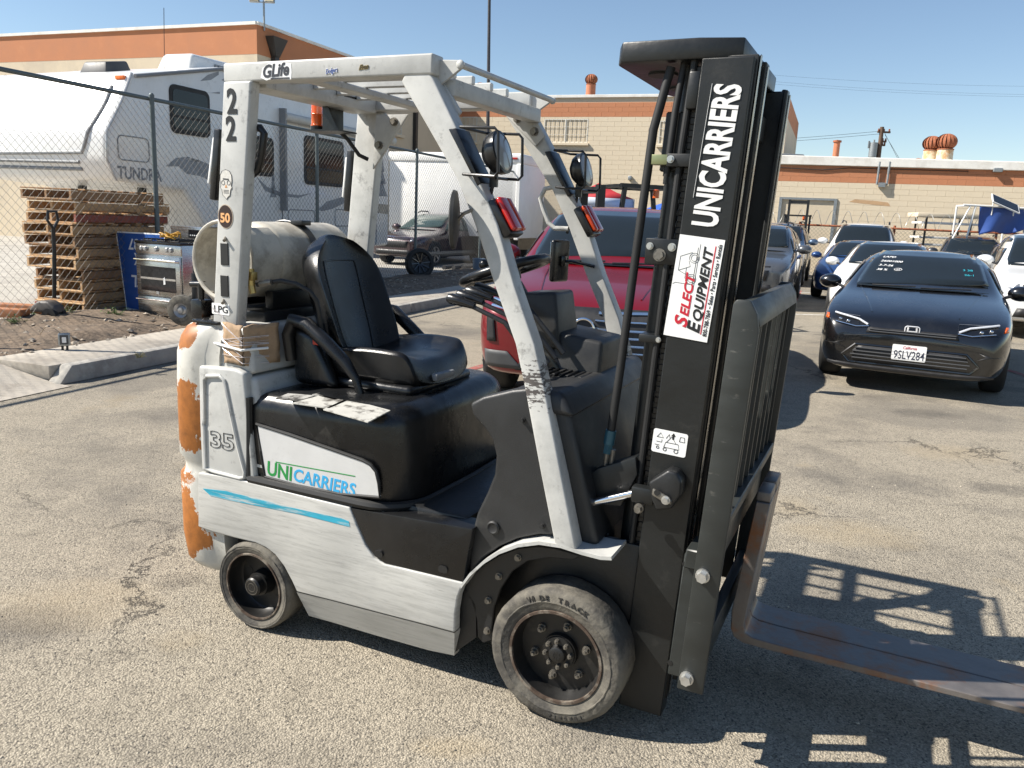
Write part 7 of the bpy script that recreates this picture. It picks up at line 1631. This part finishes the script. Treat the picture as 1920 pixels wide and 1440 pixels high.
# ---- loose wheel, bucket, pipes behind the fence
lw_ = G(786, 522, .13); lo_ = empty('loose_wheel', (lw_.x, lw_.y, .14), 0, 'loose dark alloy wheel leaning in the dirt before the maroon wagon', 'wheel')
Ml = TR(0, 0, .33) @ RZ(R(28)) @ RX(R(80))
q = MB(); q.lathe([(.23, -.1), (.31, -.1), (.34, -.05), (.34, .05), (.31, .1), (.25, .1), (.23, .08)], 32, Ml); q.build('tyre', M_CTYRE, lo_)
q = MB(); q.lathe([(.235, .09), (.22, .06), (.001, .0)], 30, Ml); q.build('rim', M_CPLAS, lo_)
for k in range(10):
    a = 2*math.pi*k/10; q = MB(); q.bar((.03*math.cos(a), .03*math.sin(a), .04), (.23*math.cos(a+.12), .23*math.sin(a+.12), .085), .02, .02); q.v = [tuple(Ml @ Vector(v)) for v in q.v]; q.build('spoke', M_GREYC, lo_)
bk_ = G(897, 512, .13); q = MB(); q.lathe([(.001, .005), (.14, .005), (.165, .36), (.17, .36), (.17, .38), (.155, .38), (.135, .02), (.001, .02)], 24); be = q.build('bucket', mat('blue_grey_bucket', (.12, .17, .24), .5)); be.location = (bk_.x, bk_.y, .13); tag(be, 'blue grey bucket at the end of the fence', 'bucket')
for k, dz in enumerate((0, 0, .11)):
    p_ = G(832+k*18, 506, .13); q = MB(); q.tube([(0, 0, .06), (.5, 1.6, .06)], .055, 14); o = q.build('drain_pipe', mat('dark_pipe', (.06, .058, .055), .6)); o.location = (p_.x, p_.y, .13); tag(o, ['dark pipe nearest the loose wheel behind the fence', 'dark pipe in the middle of the three behind the fence', 'dark pipe nearest the bucket behind the fence'][k], 'pipe', 'pipes lying behind the fence')
# ================================================================== background forklifts, tents, racks
def small_forklift(loc, rz, label, k=1.0, mast=2.2):
    t = empty('parked_forklift', loc, rz, label, 'forklift', 'forklifts parked in the back')
    q = MB(); q.box(-.9*k, .5*k, -.45*k, .45*k, .2, 1.0*k, .05, 3); q.build('body', M_GREYC, t)
    q = MB(); q.box(-1.1*k, -.85*k, -.46*k, .46*k, .2, 1.1*k, .08, 3); q.build('counterweight', M_BLKP, t)
    for sx, sy in ((-.75, -.4), (-.75, .4), (.45, -.4), (.45, .4)):
        q = MB(); q.bar((sx*k, sy*k, .95*k), ((sx*.75)*k, sy*k, 2.1*k), .06, .06); q.build('guard_post', M_BLKP, t)
    q = MB()
    for y in (-.42, .42): q.box(-.62*k, .42*k, (y-.03)*k, (y+.03)*k, 2.06*k, 2.12*k)
    for x in (-.62, -.4, -.18, .04, .26, .40): q.box((x-.025)*k, (x+.025)*k, -.39*k, .39*k, 2.07*k, 2.11*k)
    q.build('guard_roof', M_BLKP, t)
    for y in (-.3, .3):
        q = MB(); q.box(.62*k, .74*k, (y-.04)*k, (y+.04)*k, .05, mast); q.build('mast_rail', M_BLKP, t)
    q = MB(); q.box(.64*k, .72*k, -.26*k, .26*k, mast-.12, mast-.02); q.box(.64*k, .72*k, -.26*k, .26*k, .5, .6); q.build('mast_crossbar', M_BLKP, t)
    q = MB(); q.box(.78*k, .83*k, -.5*k, .5*k, .35, .45); q.box(.78*k, .83*k, -.5*k, .5*k, .75, .85)
    for i in range(7): q.box(.79*k, .82*k, (-.45+.15*i-.012)*k, (-.45+.15*i+.012)*k, .85, 1.35)
    q.box(.78*k, .83*k, -.5*k, .5*k, 1.35, 1.4); q.build('carriage', M_BLKP, t)
    for y in (-.22, .22): q = MB(); q.box(.83*k, 1.8*k, (y-.05)*k, (y+.05)*k, .06, .1); q.build('fork', M_BLKP, t)
    for x, r_ in ((.45, .26), (-.72, .22)):
        for y in (-.42, .42): q = MB(); q.lathe([(.12, -.09), (r_, -.09), (r_, .09), (.12, .09), (.1, .05), (.001, .05)], 22, TR(x*k, y*k, r_) @ RX(R(90))); q.build('wheel', M_CTYRE, t)
    q = MB(); q.box(-.5*k, -.05*k, -.24*k, .24*k, 1.0*k, 1.12*k, .04, 3); q.box(-.55*k, -.42*k, -.24*k, .24*k, 1.1*k, 1.6*k, .05, 3); q.build('seat', M_VIN, t)
    q = MB(); q.lathe([(.05, 0), (.05, .12), (.001, .14)], 12, TR(-.3*k, .2*k, 1.94*k)); q.build('beacon', M_AMB, t)
small_forklift((1.75, 12.9, 0), R(-160), 'black forklift whose guard shows above the red SUV roof', 1.02, 2.12)
small_forklift((9.7, 28.6, 0), R(-110), 'black forklift behind the slate blue SUV', 1.0, 2.6)
def tent(loc, w, ze, zp, m, label, m2):
    t = empty('canopy_tent', loc, .3, label, 'tent'); h = w/2
    q = MB(); q.add([(-h, -h, ze), (h, -h, ze), (h, h, ze), (-h, h, ze), (-h*.5, -h*.5, ze+(zp-ze)*.42), (h*.5, -h*.5, ze+(zp-ze)*.42), (h*.5, h*.5, ze+(zp-ze)*.42), (-h*.5, h*.5, ze+(zp-ze)*.42), (0, 0, zp)], [(0, 1, 5, 4), (1, 2, 6, 5), (2, 3, 7, 6), (3, 0, 4, 7), (4, 5, 8), (5, 6, 8), (6, 7, 8), (7, 4, 8)])
    o = q.build('canopy', m, t, 20); o.modifiers.new('t', 'SOLIDIFY').thickness = .01
    for sx, sy, ex, ey in ((-1, -1, 1, -1), (1, -1, 1, 1), (1, 1, -1, 1), (-1, 1, -1, -1)):
        q = MB(); q.add([(sx*h, sy*h, ze-.28), (ex*h, ey*h, ze-.28), (ex*h, ey*h, ze-.002), (sx*h, sy*h, ze-.002)], [(0, 1, 2, 3)]); o = q.build('valance', m2, t); o.modifiers.new('t', 'SOLIDIFY').thickness = .008
        q = MB(); q.cyl((sx*h, sy*h, 0), (sx*h, sy*h, ze), .025, 8); q.build('leg', M_GALV, t)
pk = dpt(1123, 343, 26); tent((pk.x, 26, 0), 1.7, 2.3, pk.z, mat('red_canopy', (.42, .025, .03), .7, var=.06), 'red peaked canopy tent showing above the red SUV', mat('striped_valance', (.5, .55, .62), .7, var=.1))
pk = dpt(1250, 378, 24); tent((pk.x, 24, 0), 2.2, 1.75, pk.z, mat('blue_canopy', (.02, .09, .42), .7, var=.06), 'blue canopy tent between the red SUV and the mast', mat('blue_valance', (.02, .08, .36), .7, var=.1))
# stacked panels behind the charcoal SUV
p0_ = dpt(1722, 398, 27.5); p1_ = dpt(1835, 405, 27.5)
sp_ = empty('panel_rack', (p0_.x, 27.5, 0), -.12, 'rack of stacked white panels under a beige beam beyond the charcoal SUV', 'rack'); Lp = p1_.x-p0_.x
q = MB(); q.box(0, Lp, 0, 1.0, p0_.z-.14, p0_.z, .01); q.build('beam', M_BEIGE, sp_)
for k in range(8): q = MB(); z = p0_.z-.36-k*.24; q.box(.15, Lp-.05, .05, .95, z, z+.07, .005); q.build('panel', M_WHITE, sp_)
for x in (.3, Lp-.3):
    for y in (.02, .98): q = MB(); q.box(x-.03, x+.03, y-.02, y+.02, 0, p0_.z-.14); q.build('upright', M_BLKP, sp_)
# shade frame with ladder poles, tarp and solar panel
a = dpt(1808, 384, 25); b = dpt(1925, 388, 25)
sf_ = empty('shade_frame', (a.x, 25, 0), -.05, 'white pole frame carrying the blue tarp beside the panel rack', 'frame'); Ls = b.x-a.x; zf = a.z
for x in (.35, Ls): 
    for y in (0, 1.2): q = MB(); q.cyl((x-.35*(y == 0)*(x < 1), y, 0), (x, y, zf), .03, 8); q.build('pole', M_WHITE, sf_)
q = MB(); q.cyl((-.02, 0, zf), (Ls, 0, zf-.03), .03, 8); q.build('top_pole', M_WHITE, sf_); q = MB(); q.cyl((.35, 0, zf), (.35, 1.2, zf), .03, 8); q.build('top_pole', M_WHITE, sf_)
q = MB(); q.cyl((.2, 0, zf), (-.35, -.1, zf-1.3), .025, 8); q.build('pole', M_WHITE, sf_)
M_TARP = mat('blue_tarp', (.035, .085, .30), .55, var=.15, vs=3)
q = MB(); 
def tf(s, t): return (.45+1.35*s+.12*t, -.04+.1*math.sin(s*9+t*3)*t, zf-.03-.85*t*(1-.25*s)+.06*math.sin(s*7)*t)
q.grid(tf, 24, 14); o = q.build('tarp', M_TARP); o.location = (a.x, 25, 0); o.modifiers.new('t', 'SOLIDIFY').thickness = .006; tag(o, 'creased blue tarp hanging from the white pole frame', 'tarp')
pp_ = dpt(1885, 382, 24.8); spn = empty('solar_panel', (pp_.x, 24.8, pp_.z), -.2, 'tilted solar panel propped above the blue tarp', 'solar panel')
q = MB(); q.box(-.42, .42, -.3, .3, -.02, .02, .004, 1, RY(R(22)) @ RX(R(28))); q.build('panel_frame', M_WHITE, spn); q = MB(); q.box(-.39, .39, -.27, .27, .021, .024, 0, 1, RY(R(22)) @ RX(R(28))); q.build('cells', M_GLASSD, spn)
q = MB(); q.cyl((-.3, .1, -.35), (-.3, .1, .08), .02, 8); q.build('prop', M_WHITE, spn); q = MB(); q.cyl((.3, .1, -.35), (.3, .1, -.1), .02, 8); q.build('prop', M_WHITE, spn)
# cloud low over the roofs is out of the lot; nothing else
